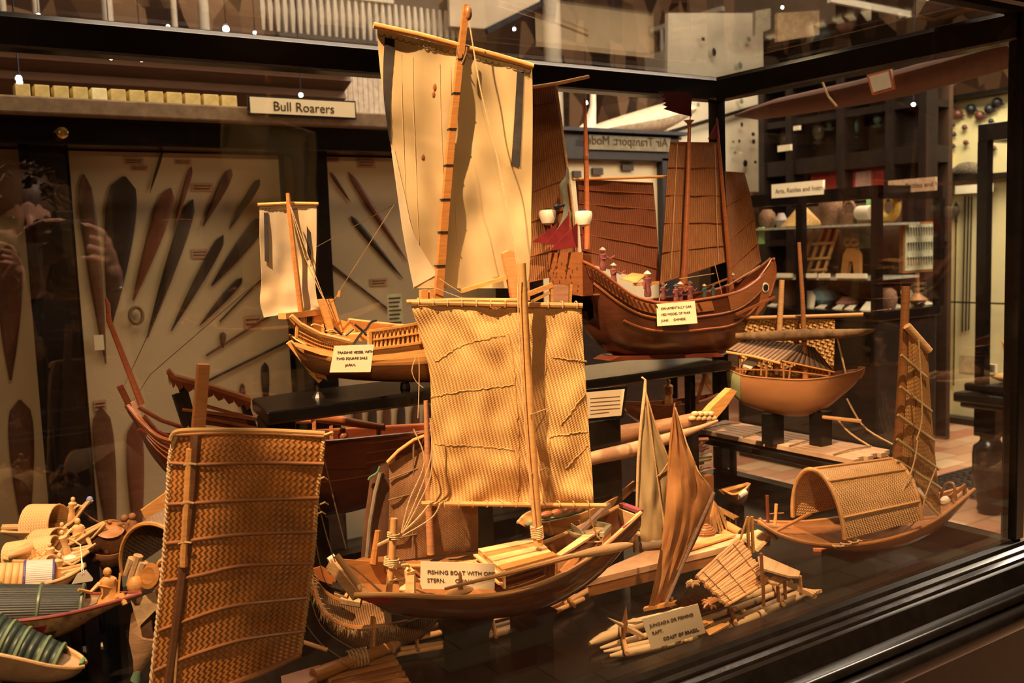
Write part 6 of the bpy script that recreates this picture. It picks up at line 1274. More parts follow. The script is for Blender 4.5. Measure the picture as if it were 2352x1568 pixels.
for a in ((1700, 812, 1700, 858), (1762, 826, 1760, 868), (1750, 820, 1748, 862), (1800, 830, 1800, 870), (1815, 846, 1812, 872), (1905, 852, 1905, 870)): MB().tube([PH(a[0], a[1], .04), PH(a[2], a[3], .04)], .0024, 6).build('shelter_post', M['brown'], th_)
MB().tube([PH(1690, 848, .04), PH(1800, 850, .04), PH(1905, 864, .02)], .0018, 6).build('side_rail', M['brown'], th_)
MB().prism([PH(1700, 838, .03), PH(1722, 820, 0), PH(1748, 825, 0), PH(1725, 848, .03)], (0, 0, .002)).build('pale_board', M['white'], th_)
MB().tube([PH(1835, 556, 0), PH(1843, 680, 0), PH(1850, 868, 0)], [.0045, .0055, .0075], 10).build('mast', wood('brown_mast_wood', (.30, .13, .05), .5), th_, smooth=True)
MB().tube([PH(1796, 643, -.03), PH(1790, 760, -.03), PH(1785, 860, -.03)], [.0065, .0072, .008], 10).build('mast', M['pale'], th_, smooth=True)
MB().tube([PH(1690, 772, .02), PH(1760, 772, .02), PH(1850, 768, .02), PH(1940, 766, .02), PH(1985, 762, .02), PH(2012, 757, .02)], [.008, .013, .0145, .0115, .008, .002], 12).build('furled_mat', plain('olive_furled_mat', (.17, .11, .06), .8, .1, var=.5, scale=40), th_, smooth=True)
sheet(PH, [(1702, 734), (1700, 790), (1706, 862)], [(1918, 734), (1917, 790), (1914, 866)], 16, 20, -.008, -.04, .0014, .005, 2, 4).build('mat_sail', weave('coarse_mat', (.60, .36, .13), (.32, .16, .05), .0085, 20, .6, 1.0, .2), th_, smooth=True)
MB().tube([PH(1712, 730, -.037), PH(1850, 727, -.037), PH(1983, 722, -.037)], .005, 10).build('yard', M['bamboo'], th_, smooth=True)
MB().tube([PH(1885, 957, .02), PH(1978, 967, .02)], .0045, 8).build('outrigger_pole', M['bamboo'], th_)
for pts in ([(1923, 775), (1945, 868)], [(1945, 915), (1985, 980), (2050, 1020)], [(1920, 958), (1960, 1000), (2060, 1060)]): MB().tube(cr(PH.many(pts, .0), 10), .0022, 5).build('rigging_rope', M['tw'], th_)
for u in (.3, .55): p = hh.at(u, 0); MB().bb((p.x-.02, p.y-.018, 1.038), (p.x+.02, p.y+.018, p.z-.0005)).build('chock', M['black'], th_)
# ------------------------------------------------------------------ log canoe with upturned end, and boats behind it
PG = PL(at_y(1500, 1010, 1.60), 0)
cg = thing('log_canoe', (PG(1500, 1020).x, 1.60, ZF), 'rough pale log canoe with an upturned plank end between the masts', 'model boat')
def logring(pl, st, name, mat, parent, off=0, sy=.8):
    R = []
    cc_ = cr([V((a, (b+c)/2, 0)) for a, b, c in st], 30); rr_ = cr([(c-b)/2 for a, b, c in st], 30)
    for p, r in zip(cc_, rr_):
        c0 = pl(p.x, p.y, off); m_ = r*(c0-CAM).dot(FW)/FPX; R.append([c0+V((0, m_*sy*math.cos(q), m_*math.sin(q))) for q in [2*PI*k/12 for k in range(12)]])
    return MB().loft(R).build(name, mat, parent, smooth=True)
M['driftw'] = wood('driftwood', (.33, .17, .08), .55, var=.35); M['driftp'] = wood('pale_driftwood', (.42, .24, .13), .5, var=.25)
logring(PG, [(1250, 1020, 1062), (1350, 992, 1040), (1430, 975, 1020), (1520, 962, 1000), (1580, 950, 990), (1620, 942, 968), (1645, 938, 958)], 'hull', M['driftw'], cg)
logring(PG, [(1250, 1075, 1110), (1355, 1038, 1070), (1450, 1015, 1050), (1540, 992, 1018), (1600, 978, 992), (1648, 963, 970)], 'outrigger', M['driftp'], cg, .05)
MB().prism(PG.many([(1618, 955), (1640, 930), (1680, 892), (1693, 898), (1668, 935), (1642, 965)], .012), PG.n*-.02).build('upturned_end', M['pine'], cg)
for k in range(9): MB().ball(PG(1590+k*6, 955+(-1)**k*5, .02), .008, (1.3, 1, .8), 8).build('lump', M['tw'] if k % 2 else M['pale'], cg, smooth=True)
for x, y in ((1400, 1040), (1590, 985)): p = PG(x, y, .01); MB().bb((p.x-.010, p.y-.01, ZF), (p.x+.010, p.y+.01, p.z)).build('stand_post', M['black'], cg)
PQ = PL(at_y(1550, 960, 1.84), 0)
rb2 = thing('red_canoe', (PQ(1550, 990).x, 1.84, ZF), 'dark red-brown canoe with slatted seats behind the log canoe', 'model boat')
hq = Hull(PQ, [(1430, 925, 1440, 950, .015), (1480, 930, 1490, 980, .04), (1550, 932, 1555, 990, .05), (1610, 922, 1610, 975, .04), (1650, 905, 1645, 935, .012)])
hq.shell().build('hull', M['redl'], rb2, smooth=True); hq.rail(1, .003).build('gunwale', M['redl'], rb2)
for k in range(6): MB().beam(PQ(1500+k*2, 944+k*4, .05-.012*k), PQ(1565+k*3, 922+k*4, .05-.012*k), .004, .003).build('seat_slat', M['redl'], rb2)
p = PQ(1550, 985); MB().bb((p.x-.03, 1.80, ZF), (p.x+.03, 1.88, hq.at(.5, 0).z)).build('stand_post', M['black'], rb2)
for i, q in enumerate(([(1594, 866), (1603, 900), (1590, 900)], [(1612, 852), (1625, 850), (1638, 905), (1618, 875)])):
    tag(MB().prism(PQ.many(q, .06), PQ.n*-.003).build('paddle', M['pine']), ['small pointed paddle blade under the right riser', 'larger pale paddle blade beside the far corner post'][i], 'paddle blade')
tag(MB().beam(PQ(1622, 850, .06), PQ(1600, 925, .06), .008, .006).build('spar', M['redl']), 'red-brown spar leaning beside the paddle blades', 'spar')
doll(PQ(1536, 935, .0), .075, M['pine'], 'small tan wooden figure behind the cream sail tip', None, M['pine'], arms=((-.4, -.2), (.3, -.1)))
fl_ = thing('framed_label', at_y(1395, 960, 1.56), 'black-framed cream text label propped under the right riser', 'label')
PFm = PL(at_y(1395, 930, 1.56), -20)
MB().prism(PFm.many([(1340, 895), (1442, 886), (1432, 960), (1345, 968)]), PFm.n*-.006).build('frame', M['black'], fl_)
MB().prism(PFm.many([(1346, 901), (1435, 893), (1427, 954), (1350, 961)], .0006), PFm.n*-.001).build('paper', M['card'], fl_)
for k in range(5):
    y = 912+k*9; MB().tube([PFm(1356, y+3, .0008), PFm(1424-(k == 4)*25, y-2, .0008)], .0007, 4).build('text_line', M['ink'], fl_)
p = at_y(1390, 962, 1.56); plinth(V((p.x, 1.575, 0)), p.z-.004, .045, .012, 'black block behind the log canoe holding the framed label')
# small tan raft by the far post, canoe behind fishing boat
PX = PL(at_y(1690, 1130, 1.72), 0)
hx = thing('small_tan_boat', at_y(1690, 1160, 1.72), 'small tan boat with a white roll near the foot of the far corner post', 'model boat')
hxx = Hull(PX, [(1658, 1125, 1664, 1140, .01), (1685, 1136, 1690, 1160, .03), (1710, 1125, 1708, 1148, .025), (1722, 1112, 1718, 1125, .008)]); hxx.shell().build('hull', M['brown'], hx, smooth=True); hxx.rail(1, .003).build('gunwale', M['pine'], hx)
MB().tube([PX(1662, 1128, 0), PX(1718, 1112, 0)], .006, 8).build('roll', M['pine'], hx); MB().tube([PX(1695, 1140, .03), PX(1712, 1130, .03)], .009, 10).build('white_roll', M['white'], hx, smooth=True)
p = PX(1690, 1160); 
if hxx.at(.5, 0).z > ZF+.003: MB().bb((p.x-.015, 1.705, ZF), (p.x+.015, 1.735, hxx.at(.5, 0).z)).build('stand_post', M['black'], hx)
PY = PL(at_y(1300, 1190, 1.56), 0)
hy_ = thing('tan_canoe', (PY(1300, 1210).x, 1.56, ZF), 'tan canoe with a green lining seen beyond the fishing boat bow', 'model boat')
hy = Hull(PY, [(1208, 1208, 1220, 1222, .015), (1270, 1196, 1275, 1228, .04), (1340, 1178, 1345, 1212, .035), (1420, 1140, 1405, 1165, .008)], th=.004); hy.shell().build('hull', M['pine'], hy_, smooth=True)
hy.deck(.7, .06, .9).build('lining', plain('pale_green_paint', (.25, .33, .22), .6, .2), hy_); hy.rail(-1, .003).build('gunwale', M['pale'], hy_)
for k in range(5): MB().ball(PY(1255+k*24, 1182-k*5, -.01), .012, (1.5, .8, .7), 8).build('cargo_lump', M['redl'], hy_, smooth=True)
MB().bb((PY(1300, 1200).x-.03, 1.54, ZF), (PY(1300, 1200).x+.03, 1.58, hy.at(.45, 0).z)).build('stand_post', M['black'], hy_)
tag(MB().beam(at_y(1405, 1160, 1.60), at_y(1462, 1108, 1.60), .022, .006).build('orange_board', wood('orange_board_wood', (.5, .22, .08), .5)), 'split orange board leaning behind the fishing boat bow', 'board')
random.seed(11)
bxp = thing('clutter_boat', at_y(1612, 1090, 1.66), 'small boat piled with pale strips and pinkish bundles under the log canoe', 'model boat')
for k in range(10): MB().tube([at_y(1592+random.uniform(0, 20), 1010+k*8, 1.66), at_y(1612+random.uniform(0, 22), 1004+k*8+random.uniform(-6, 6), 1.67)], random.uniform(.003, .008), 8).build('bundle', plain('pinkish_bundle_%d' % k, random.choice([(.5, .32, .22), (.45, .4, .25), (.3, .14, .09)]), .7, .2), bxp, smooth=True)
p = at_y(1612, 1090, 1.66); MB().bb((p.x-.02, 1.64, ZF), (p.x+.02, 1.68, max(p.z, ZF+.01))).build('hull', M['brown'], bxp)

# ------------------------------------------------------------------ dark red boat behind the mat sail
PR = PL(at_y(600, 1080, 1.80), 0)
rr = thing('red_boat', (PR(600, 1180).x, 1.80, ZF), 'large dark red boat with a scalloped roof rising behind the brown mat sail', 'model boat')
hr = Hull(PR, [(294, 932, 316, 975, .008), (330, 975, 352, 1050, .035), (380, 1010, 410, 1110, .05), (480, 1020, 500, 1160, .062), (600, 1020, 620, 1185, .066), (740, 1016, 750, 1185, .066), (850, 1006, 860, 1160, .06), (980, 992, 975, 1110, .045), (1080, 975, 1060, 1040, .012)], p1=.6)
hr.shell().build('hull', M['red'], rr, smooth=True)
for ph in (.95, .85, .75, .62): hr.strake(ph, .0018).build('plank_seam', M['redl'], rr)
hr.rail(1, .004).build('gunwale', M['redl'], rr, smooth=True); hr.rail(-1, .004).build('gunwale', M['redl'], rr, smooth=True); hr.deck(.9, .08, .95).build('deck', M['red'], rr)
MB().beam(PR(275, 886, 0), PR(300, 936, 0), .010, .010).beam(PR(300, 936, 0), PR(330, 985, 0), .018, .014).build('stem', M['red'], rr)
MB().prism(PR.many([(300, 925), (310, 920), (330, 965), (318, 972)], .012), PR.n*-.004).build('pale_stem_panel', wood('pinkish_panel', (.5, .27, .17), .5), rr)
MB().tube([PR(243, 684, 0), PR(248, 700, 0), PR(250, 735, 0), PR(325, 928, 0)], [.002, .004, .0045, .006], 8).build('bow_spar', wood('red_spar_wood', (.33, .09, .03), .4), rr, smooth=True)
MB().tube([PR(300, 930, .0), PR(345, 860, 0), PR(610, 630, 0), PR(905, 470, -.1)], .0009, 4).build('stay_line', M['twd'], rr); MB().tube([PR(283, 890, .0), PR(330, 790, 0), PR(395, 640, 0)], .0009, 4).build('stay_line', M['twd'], rr)
for pts in ([(318, 935), (370, 965), (430, 985)], [(330, 955), (360, 990), (400, 1010)], [(318, 985), (350, 1005), (392, 1025)]): MB().tube(PR.many(pts, .03), .004, 6).build('bow_rail', M['red'], rr, smooth=True)
# roof
T_ = [(386, 853), (400, 868), (455, 882), (520, 902), (576, 920)]
MB().grid([[PR(x, y, .05), PR(x, y-5, .0), PR(x, y+2, -.05)] for x, y in T_], .008).build('roof', M['redl'], rr, smooth=True)
b = MB(); P = cr([V((x, y, 0)) for x, y in T_], 12)
for i in range(11):
    a, c = P[i], P[i+1]; b.prism([PR(a.x, a.y+4, .052), PR(c.x, c.y+4, .052), PR(c.x-1, c.y+16, .052), PR((a.x+c.x)/2, (a.y+c.y)/2+24, .052), PR(a.x+1, a.y+14, .052)], PR.n*-.003)
b.build('scalloped_fringe', M['red'], rr)
for a in ((418, 885, 446, 985), (404, 905, 428, 978), (560, 925, 584, 990)): MB().beam(PR(a[0], a[1], .03), PR(a[2], a[3], .03), .013, .013).build('roof_post', M['blackd'], rr)
for pts in ([(418, 940), (500, 950), (600, 965), (720, 962)], [(445, 955), (520, 970), (600, 985)], [(466, 930), (530, 948), (600, 962)]): MB().tube(PR.many(pts, .035), .0035, 6).build('side_rail', M['redl'], rr, smooth=True)
MB().prism(PR.many([(470, 948), (585, 966), (585, 990), (470, 975)], .03), PR.n*-.004).build('side_panel', M['red'], rr)
MB().prism(PR.many([(740, 1014), (842, 1014), (842, 1075), (740, 1078)], .068), PR.n*-.003).build('side_panel', M['red'], rr)
logring(PR, [(712, 953, 968), (760, 950, 974), (820, 962, 982), (874, 972, 988), (882, 970, 990)], 'roof_log', wood('cigar_wood', (.38, .13, .05), .35), rr, .04)
for a in ((722, 960, 722, 1016), (870, 985, 868, 1070), (760, 975, 762, 1016)): MB().beam(PR(a[0], a[1], .04), PR(a[2], a[3], .05), .007, .007).build('cabin_post', M['redl'], rr)
MB().tube([PR(665, 968, .04), PR(722, 968, .04)], .004, 6).build('cross_rail', M['redl'], rr); MB().tube([PR(738, 1014, .05), PR(826, 1016, .05)], .0045, 6).build('cross_rail', M['redl'], rr)
b = MB(); P = cr([V((x, y, 0)) for x, y in ((826, 1022), (900, 1008), (985, 992))], 10)
b.tube([PR(p.x, p.y, .05) for p in P], .0045, 6).build('side_rail', M['redl'], rr)
for i in range(1, 9): MB().tube([PR(P[i].x, P[i].y, .048), PR(P[i].x, P[i].y+26, .048)], .0022, 6).build('baluster', M['redl'], rr)
MB().ball(PR(788, 1000, .03), .011, (1, 1, .9), 10).ball(PR(787, 988, .03), .007, (1, 1, 1), 8).build('carved_boss', M['redl'], rr, smooth=True)
for i, x in enumerate((840, 868, 898, 925)):
    tag(MB().ball(PR(x, 1040-i*3, .03), .0155, (1, 1, .85), 12).build('round_pot', plain('pale_clay_%d' % i, (.55, .38, .25), .6, .2), smooth=True), ['leftmost', 'second', 'third', 'rightmost'][i]+' round pale pot in a row on the red boat', 'pot', 'pale pots on the red boat')
    tag(MB().tube([PR(x-6, 1075-i*3, .04), PR(x+16, 1046-i*3, .03)], .0045, 8).build('short_oar', M['redl']), ['leftmost', 'second', 'third', 'rightmost'][i]+' short slanting oar below the pale pots', 'oar', 'short oars on the red boat')
for u in (.35, .6): p = hr.at(u, 0); MB().bb((p.x-.015, p.y-.03, ZF), (p.x+.015, p.y+.03, p.z+.001)).build('stand_post', M['black'], rr)
# ------------------------------------------------------------------ dark lug sail boat
PV = PL(at_y(985, 1270, 1.50), -14)
dv = thing('brown_sail_boat', (PV(980, 1290).x, 1.50, ZF), 'boat with a thin dark brown sail half hidden behind the fishing boat', 'model boat')
FS = weave('thin_brown_sailcloth', (.27, .135, .055), (.15, .07, .03), .0022, 0, .7, .4, .3)
s1 = sheet(PV, [(893, 1066), (895, 1130), (892, 1210), (888, 1290)], [(1080, 965), (1092, 1060), (1098, 1170), (1098, 1262)], 26, 20, .01, 0, .0012, .008, 21, 4).build('sail', FS, dv, smooth=True)
onpl(PV, [(889, 1062), (915, 1035), (950, 1010), (990, 995)], .0032, .006, 8).build('yard', M['pine'], dv, smooth=True)
onpl(PV, [(978, 920), (982, 1050), (985, 1170), (990, 1272)], [.004, .0055, .0065, .0075], .014, 10).build('mast', wood('tan_mast', (.42, .2, .09), .4), dv, smooth=True)
for pts in ([(893, 1100), (960, 1075)], [(892, 1148), (975, 1125)], [(893, 1240), (960, 1225)], [(950, 1010), (948, 1270)]): onpl(PV, pts, .0016, .006, 5).build('dark_batten', M['twd'], s1)
s2 = sheet(PV, [(852, 1072), (846, 1130), (836, 1200), (829, 1285)], [(908, 1050), (900, 1130), (896, 1200), (888, 1285)], 16, 8, .004, -.03, .0012, .004, 2, 4).build('dark_jib', cloth('dark_umber_cloth', (.12, .055, .03), None, 12), dv, smooth=True)
onpl(PV, [(874, 1085), (862, 1130), (850, 1200), (842, 1290)], .004, -.02, 8).build('grey_spar', plain('grey_spar_wood', (.2, .16, .11), .6, .2), dv, smooth=True)
MB().tube(cr(PV.many([(872, 1070), (866, 1085), (850, 1095), (846, 1102)], -.02), 8), .0015, 5).build('green_line', plain('green_string', (.12, .28, .18), .7, .1), dv)
hv = Hull(PV, [(822, 1292, 832, 1305, .01), (880, 1300, 885, 1325, .035), (960, 1300, 960, 1328, .042), (1060, 1290, 1060, 1315, .035), (1130, 1270, 1120, 1285, .008)]); hv.shell().build('hull', M['brown'], dv, smooth=True); hv.deck(.9, .05, .95).build('deck', M['brown'], dv)
for u in (.3, .65): p = hv.at(u, 0); MB().bb((p.x-.01, p.y-.015, ZF), (p.x+.01, p.y+.015, p.z+.001)).build('stand_post', M['black'], dv)
# ------------------------------------------------------------------ reed boat with fringe
PT = PL(at_y(820, 1470, 1.52), -20)
rd_ = thing('reed_boat', at_z(840, 1510, ZF), 'rounded reed boat with a bristly fringed rim behind the fishing boat stern', 'model boat')
RM = bands('bundled_reeds', (.34, .18, .07), (.08, .035, .012), .004, .8, 90, .8, .5, 'Object')
ht = Hull(PT, [(712, 1312, 722, 1330, .02), (722, 1360, 735, 1400, .04), (750, 1412, 768, 1452, .055), (800, 1440, 815, 1480, .06), (870, 1440, 880, 1482, .06), (950, 1425, 950, 1465, .05), (1010, 1400, 1000, 1430, .02)], p1=.65, th=.008)
ht.shell().build('hull', RM, rd_, smooth=True)
fr_ = MB(); random.seed(4)
for k in range(320):
    u = random.uniform(0, .75); s_ = 1 if random.random() < .75 else -1; p = ht.at(u, s_); d = V((random.uniform(-.6, .6), -.5*s_+random.uniform(-.3, .3), random.uniform(-1.0, .4))).normalized()*random.uniform(.008, .016); fr_.tube([p+V((0, 0, .002)), p+d*.6, p+d+V((0, 0, -.003))], [.0009, .0007, .0003], 3)
o = fr_.build('straw_fringe', M['tw'], rd_); o['kind'] = 'stuff'
ht.rail(1, .005, u0=0, u1=.8).build('rim_rope', M['honey'], rd_, smooth=True); ht.rail(-1, .005).build('rim_rope', M['honey'], rd_, smooth=True)
MB().prism(PT.many([(712, 1308), (738, 1300), (772, 1322), (770, 1345), (726, 1330)], -.01), PT.n*-.004).build('orange_board', wood('orange_board_b', (.45, .15, .04), .5), rd_)
for a in ((765, 1345, 790, 1352, .008, 'blackd'), (770, 1360, 800, 1368, .006, 'pale'), (785, 1372, 830, 1380, .012, 'tw')): MB().tube([PT(a[0], a[1], .02), PT(a[2], a[3], .03)], a[4], 8).build('bundle', M[a[5]], rd_, smooth=True)
MB().beam(PT(857, 1415, .06), PT(855, 1500, .06), .005, .012).build('side_board', M['pine'], rd_)
# ------------------------------------------------------------------ bamboo rafts on the floor
br_ = thing('bamboo_raft', at_z(1080, 1440, ZF), 'low raft of bamboo poles on the floor under the fishing boat', 'model raft')
zz = ZF+.010
for i, (pts, r) in enumerate((([(862, 1442), (960, 1420), (1030, 1405)], .007), ([(872, 1462), (1000, 1440), (1075, 1425)], .008), ([(880, 1480), (1000, 1455), (1200, 1405), (1352, 1340)], .0055), ([(885, 1495), (1000, 1480), (1080, 1466), (1240, 1420), (1340, 1375)], .005), ([(1060, 1470), (1200, 1440), (1250, 1405), (1320, 1370)], .007), ([(1085, 1455), (1190, 1425), (1300, 1385), (1358, 1352)], .0065), ([(900, 1505), (1060, 1478)], .004))):
    MB().tube([at_z(x, y, zz+.003*(i % 2)) for x, y in pts], r, 10).build('pole', M['bamboo'] if i % 2 else M['reed'], br_, smooth=True)
for a in ((1075, 1478, 1052, 1420), (1140, 1462, 1130, 1415), (1320, 1392, 1290, 1352), (960, 1490, 950, 1420)): MB().tube([at_z(a[0], a[1], zz+.012), at_z(a[2], a[3], zz+.012)], .0035, 8).build('cross_pole', M['honey'], br_)
MB().tube([at_z(1248, 1398, zz+.014), at_z(1275, 1385, zz+.014), at_z(1305, 1365, zz+.014)], [.006, .009, .004], 8).build('orange_bundle', wood('orange_bundle_wood', (.5, .2, .06), .6), br_, smooth=True)
MB().tube([at_z(1228, 1402, zz+.014), at_z(1243, 1410, zz+.014)], .006, 8).build('dark_roller', M['iron'], br_)
b2 = thing('bamboo_bundle_boat', at_z(800, 1545, ZF), 'thick bamboo poles and planks in shadow at the bottom centre edge', 'model raft')
MB().tube([at_z(720, 1552, .90), at_z(800, 1520, .90), at_z(905, 1483, .90)], [.012, .010, .009], 12).build('long_pole', M['honey'], b2, smooth=True)
MB().tube([at_z(900, 1486, .902), at_z(916, 1478, .902)], [.0095, .005], 12).build('pale_tip', M['bamboo'], b2, smooth=True)
for i in range(7): MB().tube([at_z(740+i*12, 1556+i*9, .875), at_z(905+i*8, 1512+i*13, .875)], .0085, 10).build('bamboo_tube', M['honey'] if i % 2 else M['brown'], b2, smooth=True)
for q in ([(812, 1500), (830, 1496), (842, 1560), (826, 1566)],): wraps(at_z(800, 1515, .9), at_z(845, 1505, .9), .014, 6, M['tw'], b2, .0018, 'lashing')
MB().prism([at_z(x, y, .90) for x, y in ((645, 1552), (735, 1526), (742, 1545), (700, 1572), (650, 1590))], (0, 0, -.008)).build('pale_board', wood('pinkish_board', (.55, .30, .2), .5), b2)
MB().bb((at_z(800, 1560, .87).x-.03, at_z(800, 1560, .87).y-.03, ZF), (at_z(800, 1560, .87).x+.03, at_z(800, 1560, .87).y+.03, .868)).build('support_block', M['black'], b2)
# ------------------------------------------------------------------ little boats at the far left
RB = plain('red_brown_rim', (.22, .05, .04), .35, .4)
def small_boat(name, label, st, Y, yaw, hmat, rim=None, th=.003, cat='model boat', p1=.7, post=True):
    pl = PL(at_y(st[len(st)//2][0], st[len(st)//2][1], Y), yaw); h = Hull(pl, st, 30, 10, p1, .8, th)
    k = h.at(.5, 0); t = thing(name, (k.x, k.y, ZF), label, cat); h.shell().build('hull', hmat, t, smooth=True)
    h.rail(1, .0028).build('gunwale', rim or hmat, t, smooth=True); h.rail(-1, .0028).build('gunwale', rim or hmat, t, smooth=True); h.deck(.85, .05, .95, .002).build('deck', hmat, t)
    if post:
        for u in (.35, .65): p = h.at(u, 0); MB().bb((p.x-.008, p.y-.012, ZF), (p.x+.008, p.y+.012, p.z+.001)).build('stand_post', M['black'], t)
    return t, h, pl
IV = M['ivory']
GC = bands('dark_green_canopy', (.03, .036, .028), (.010, .012, .009), .0035, .35, 0, .5, .3, spec=.5)
GN = bands('ribbed_green_canopy', (.032, .052, .040), (.012, .02, .016), .010, .4, 90, .7, .3)
PN = plain('painted_floral_hull', (.30, .20, .10), .5, .3, var=.6, scale=60)
t, h, pl = small_boat('green_canopy_boat', 'painted boat with a smooth dark green canopy and red rim at the lower left', [(-120, 1440, -100, 1470, .03), (-20, 1432, -10, 1478, .045), (70, 1424, 80, 1470, .048), (150, 1412, 155, 1450, .042), (220, 1395, 215, 1415, .028), (280, 1378, 270, 1388, .014), (325, 1364, 318, 1368, .003)], 1.46, -14, PN, RB)
a, c = pl(-110, 1408, -.005), pl(188, 1400, -.005); o, G = canopy(a, c, .042, GC, t, 'canopy', .95, 18, 14, r2=.036, ribs=4, ribmat=plain('green_rib', (.09, .12, .07), .4, .4))
MB().prism([lerp(c, g, .86) for g in G[-1]], (c-a).normalized()*.002).build('canopy_end_board', plain('tan_end_board', (.40, .27, .16), .6, .2), t)
MB().prism([G[12][10]+V((-.004, 0, 0)), G[12][10]+V((.012, 0, 0)), G[12][12]+V((.010, 0, 0)), G[12][12]], V((0, -.0015, .0005))).build('red_mark', plain('red_paint_mark', (.3, .04, .03), .5, .3), o)
doll(h.at(.78, .0)+V((0, 0, .006)), .052, M['pine'], 'carved tan figure sitting upright in the bow of the dark green canopy boat', None, M['pine'], sit=True, arms=((-.7, .1), (-.6, .1)))
MB().prism([h.at(.82, -.4)+V((0, 0, .004)), h.at(.82, .4)+V((0, 0, .004)), h.at(.86, 0)+V((0, 0, .045))], V((.003, 0, 0))).build('back_rest', M['pine'], t)
t, h, pl = small_boat('green_ribbed_boat', 'boat with a ribbed green canopy tapering to the right in the bottom left corner', [(-160, 1480, -150, 1520, .04), (-60, 1495, -50, 1545, .045), (30, 1512, 40, 1560, .042), (110, 1530, 115, 1562, .032), (165, 1536, 160, 1556, .02), (192, 1532, 186, 1542, .006)], 1.34, -22, plain('tan_painted_hull', (.40, .26, .14), .5, .3, var=.3), M['pale'])
a, c = pl(-120, 1462, -.005), pl(128, 1528, -.005); o, G = canopy(a, c, .050, GN, t, 'canopy', 1.0, 20, 14, r2=.027, ribs=7, ribmat=plain('pale_green_rib', (.13, .19, .10), .5, .3))
MB().prism([G[13][9], G[13][9]+V((.02, 0, 0)), G[14][12]+V((.01, 0, 0)), G[13][12]], V((0, -.0018, .0006))).build('red_mark', plain('dark_red_mark', (.3, .02, .03), .5, .3), o)
MB().prism([h.at(.9, 1)+V((0, 0, .003)), h.at(.98, 1)+V((0, 0, .003)), h.at(.98, -1)+V((0, 0, .003)), h.at(.9, -1)+V((0, 0, .003))], (0, 0, .003)).build('green_bow_cap', plain('bright_green_paint', (.10, .28, .12), .4, .4), t)
t, h, pl = small_boat('striped_canopy_boat', 'pale boat with a violet-edged striped canopy at the left edge', [(-80, 1340, -70, 1372, .03), (0, 1345, 10, 1384, .034), (70, 1346, 75, 1380, .034), (130, 1335, 128, 1362, .028), (165, 1320, 160, 1335, .018), (196, 1300, 190, 1306, .004)], 1.56, -8, IV, M['pale'])
a, c = pl(-70, 1335, 0), pl(58, 1334, 0); canopy(a, c, .026, bands('yellow_slats', (.70, .42, .16), (.4, .2, .06), .009, .5, 90, .5, .1), t, 'slatted_canopy', 1.0, 12, 12)
a, c = pl(56, 1334, 0), pl(122, 1330, 0); o, G = canopy(a, c, .029, bands('white_stripes', (.66, .60, .52), (.25, .2, .2), .003, .5, 0, .4, .1), t, 'striped_canopy', 1.0, 12, 12)
for i in (0, 12): MB().tube(G[i], .0022, 6).build('violet_edge', plain('violet_band', (.10, .07, .22), .5, .3), o)
def boatman(x, y, pl, hgt, label, mat=IV, off=0.0, **k): return doll(pl(x, y, off), hgt, mat, label, None, mat, group='pale carved boatmen at the left', **k)
boatman(128, 1338, pl, .046, 'pale carved boatman bending beside the violet-edged canopy', sit=False, arms=((.7, .1), (.5, -.1)), lean=.2)
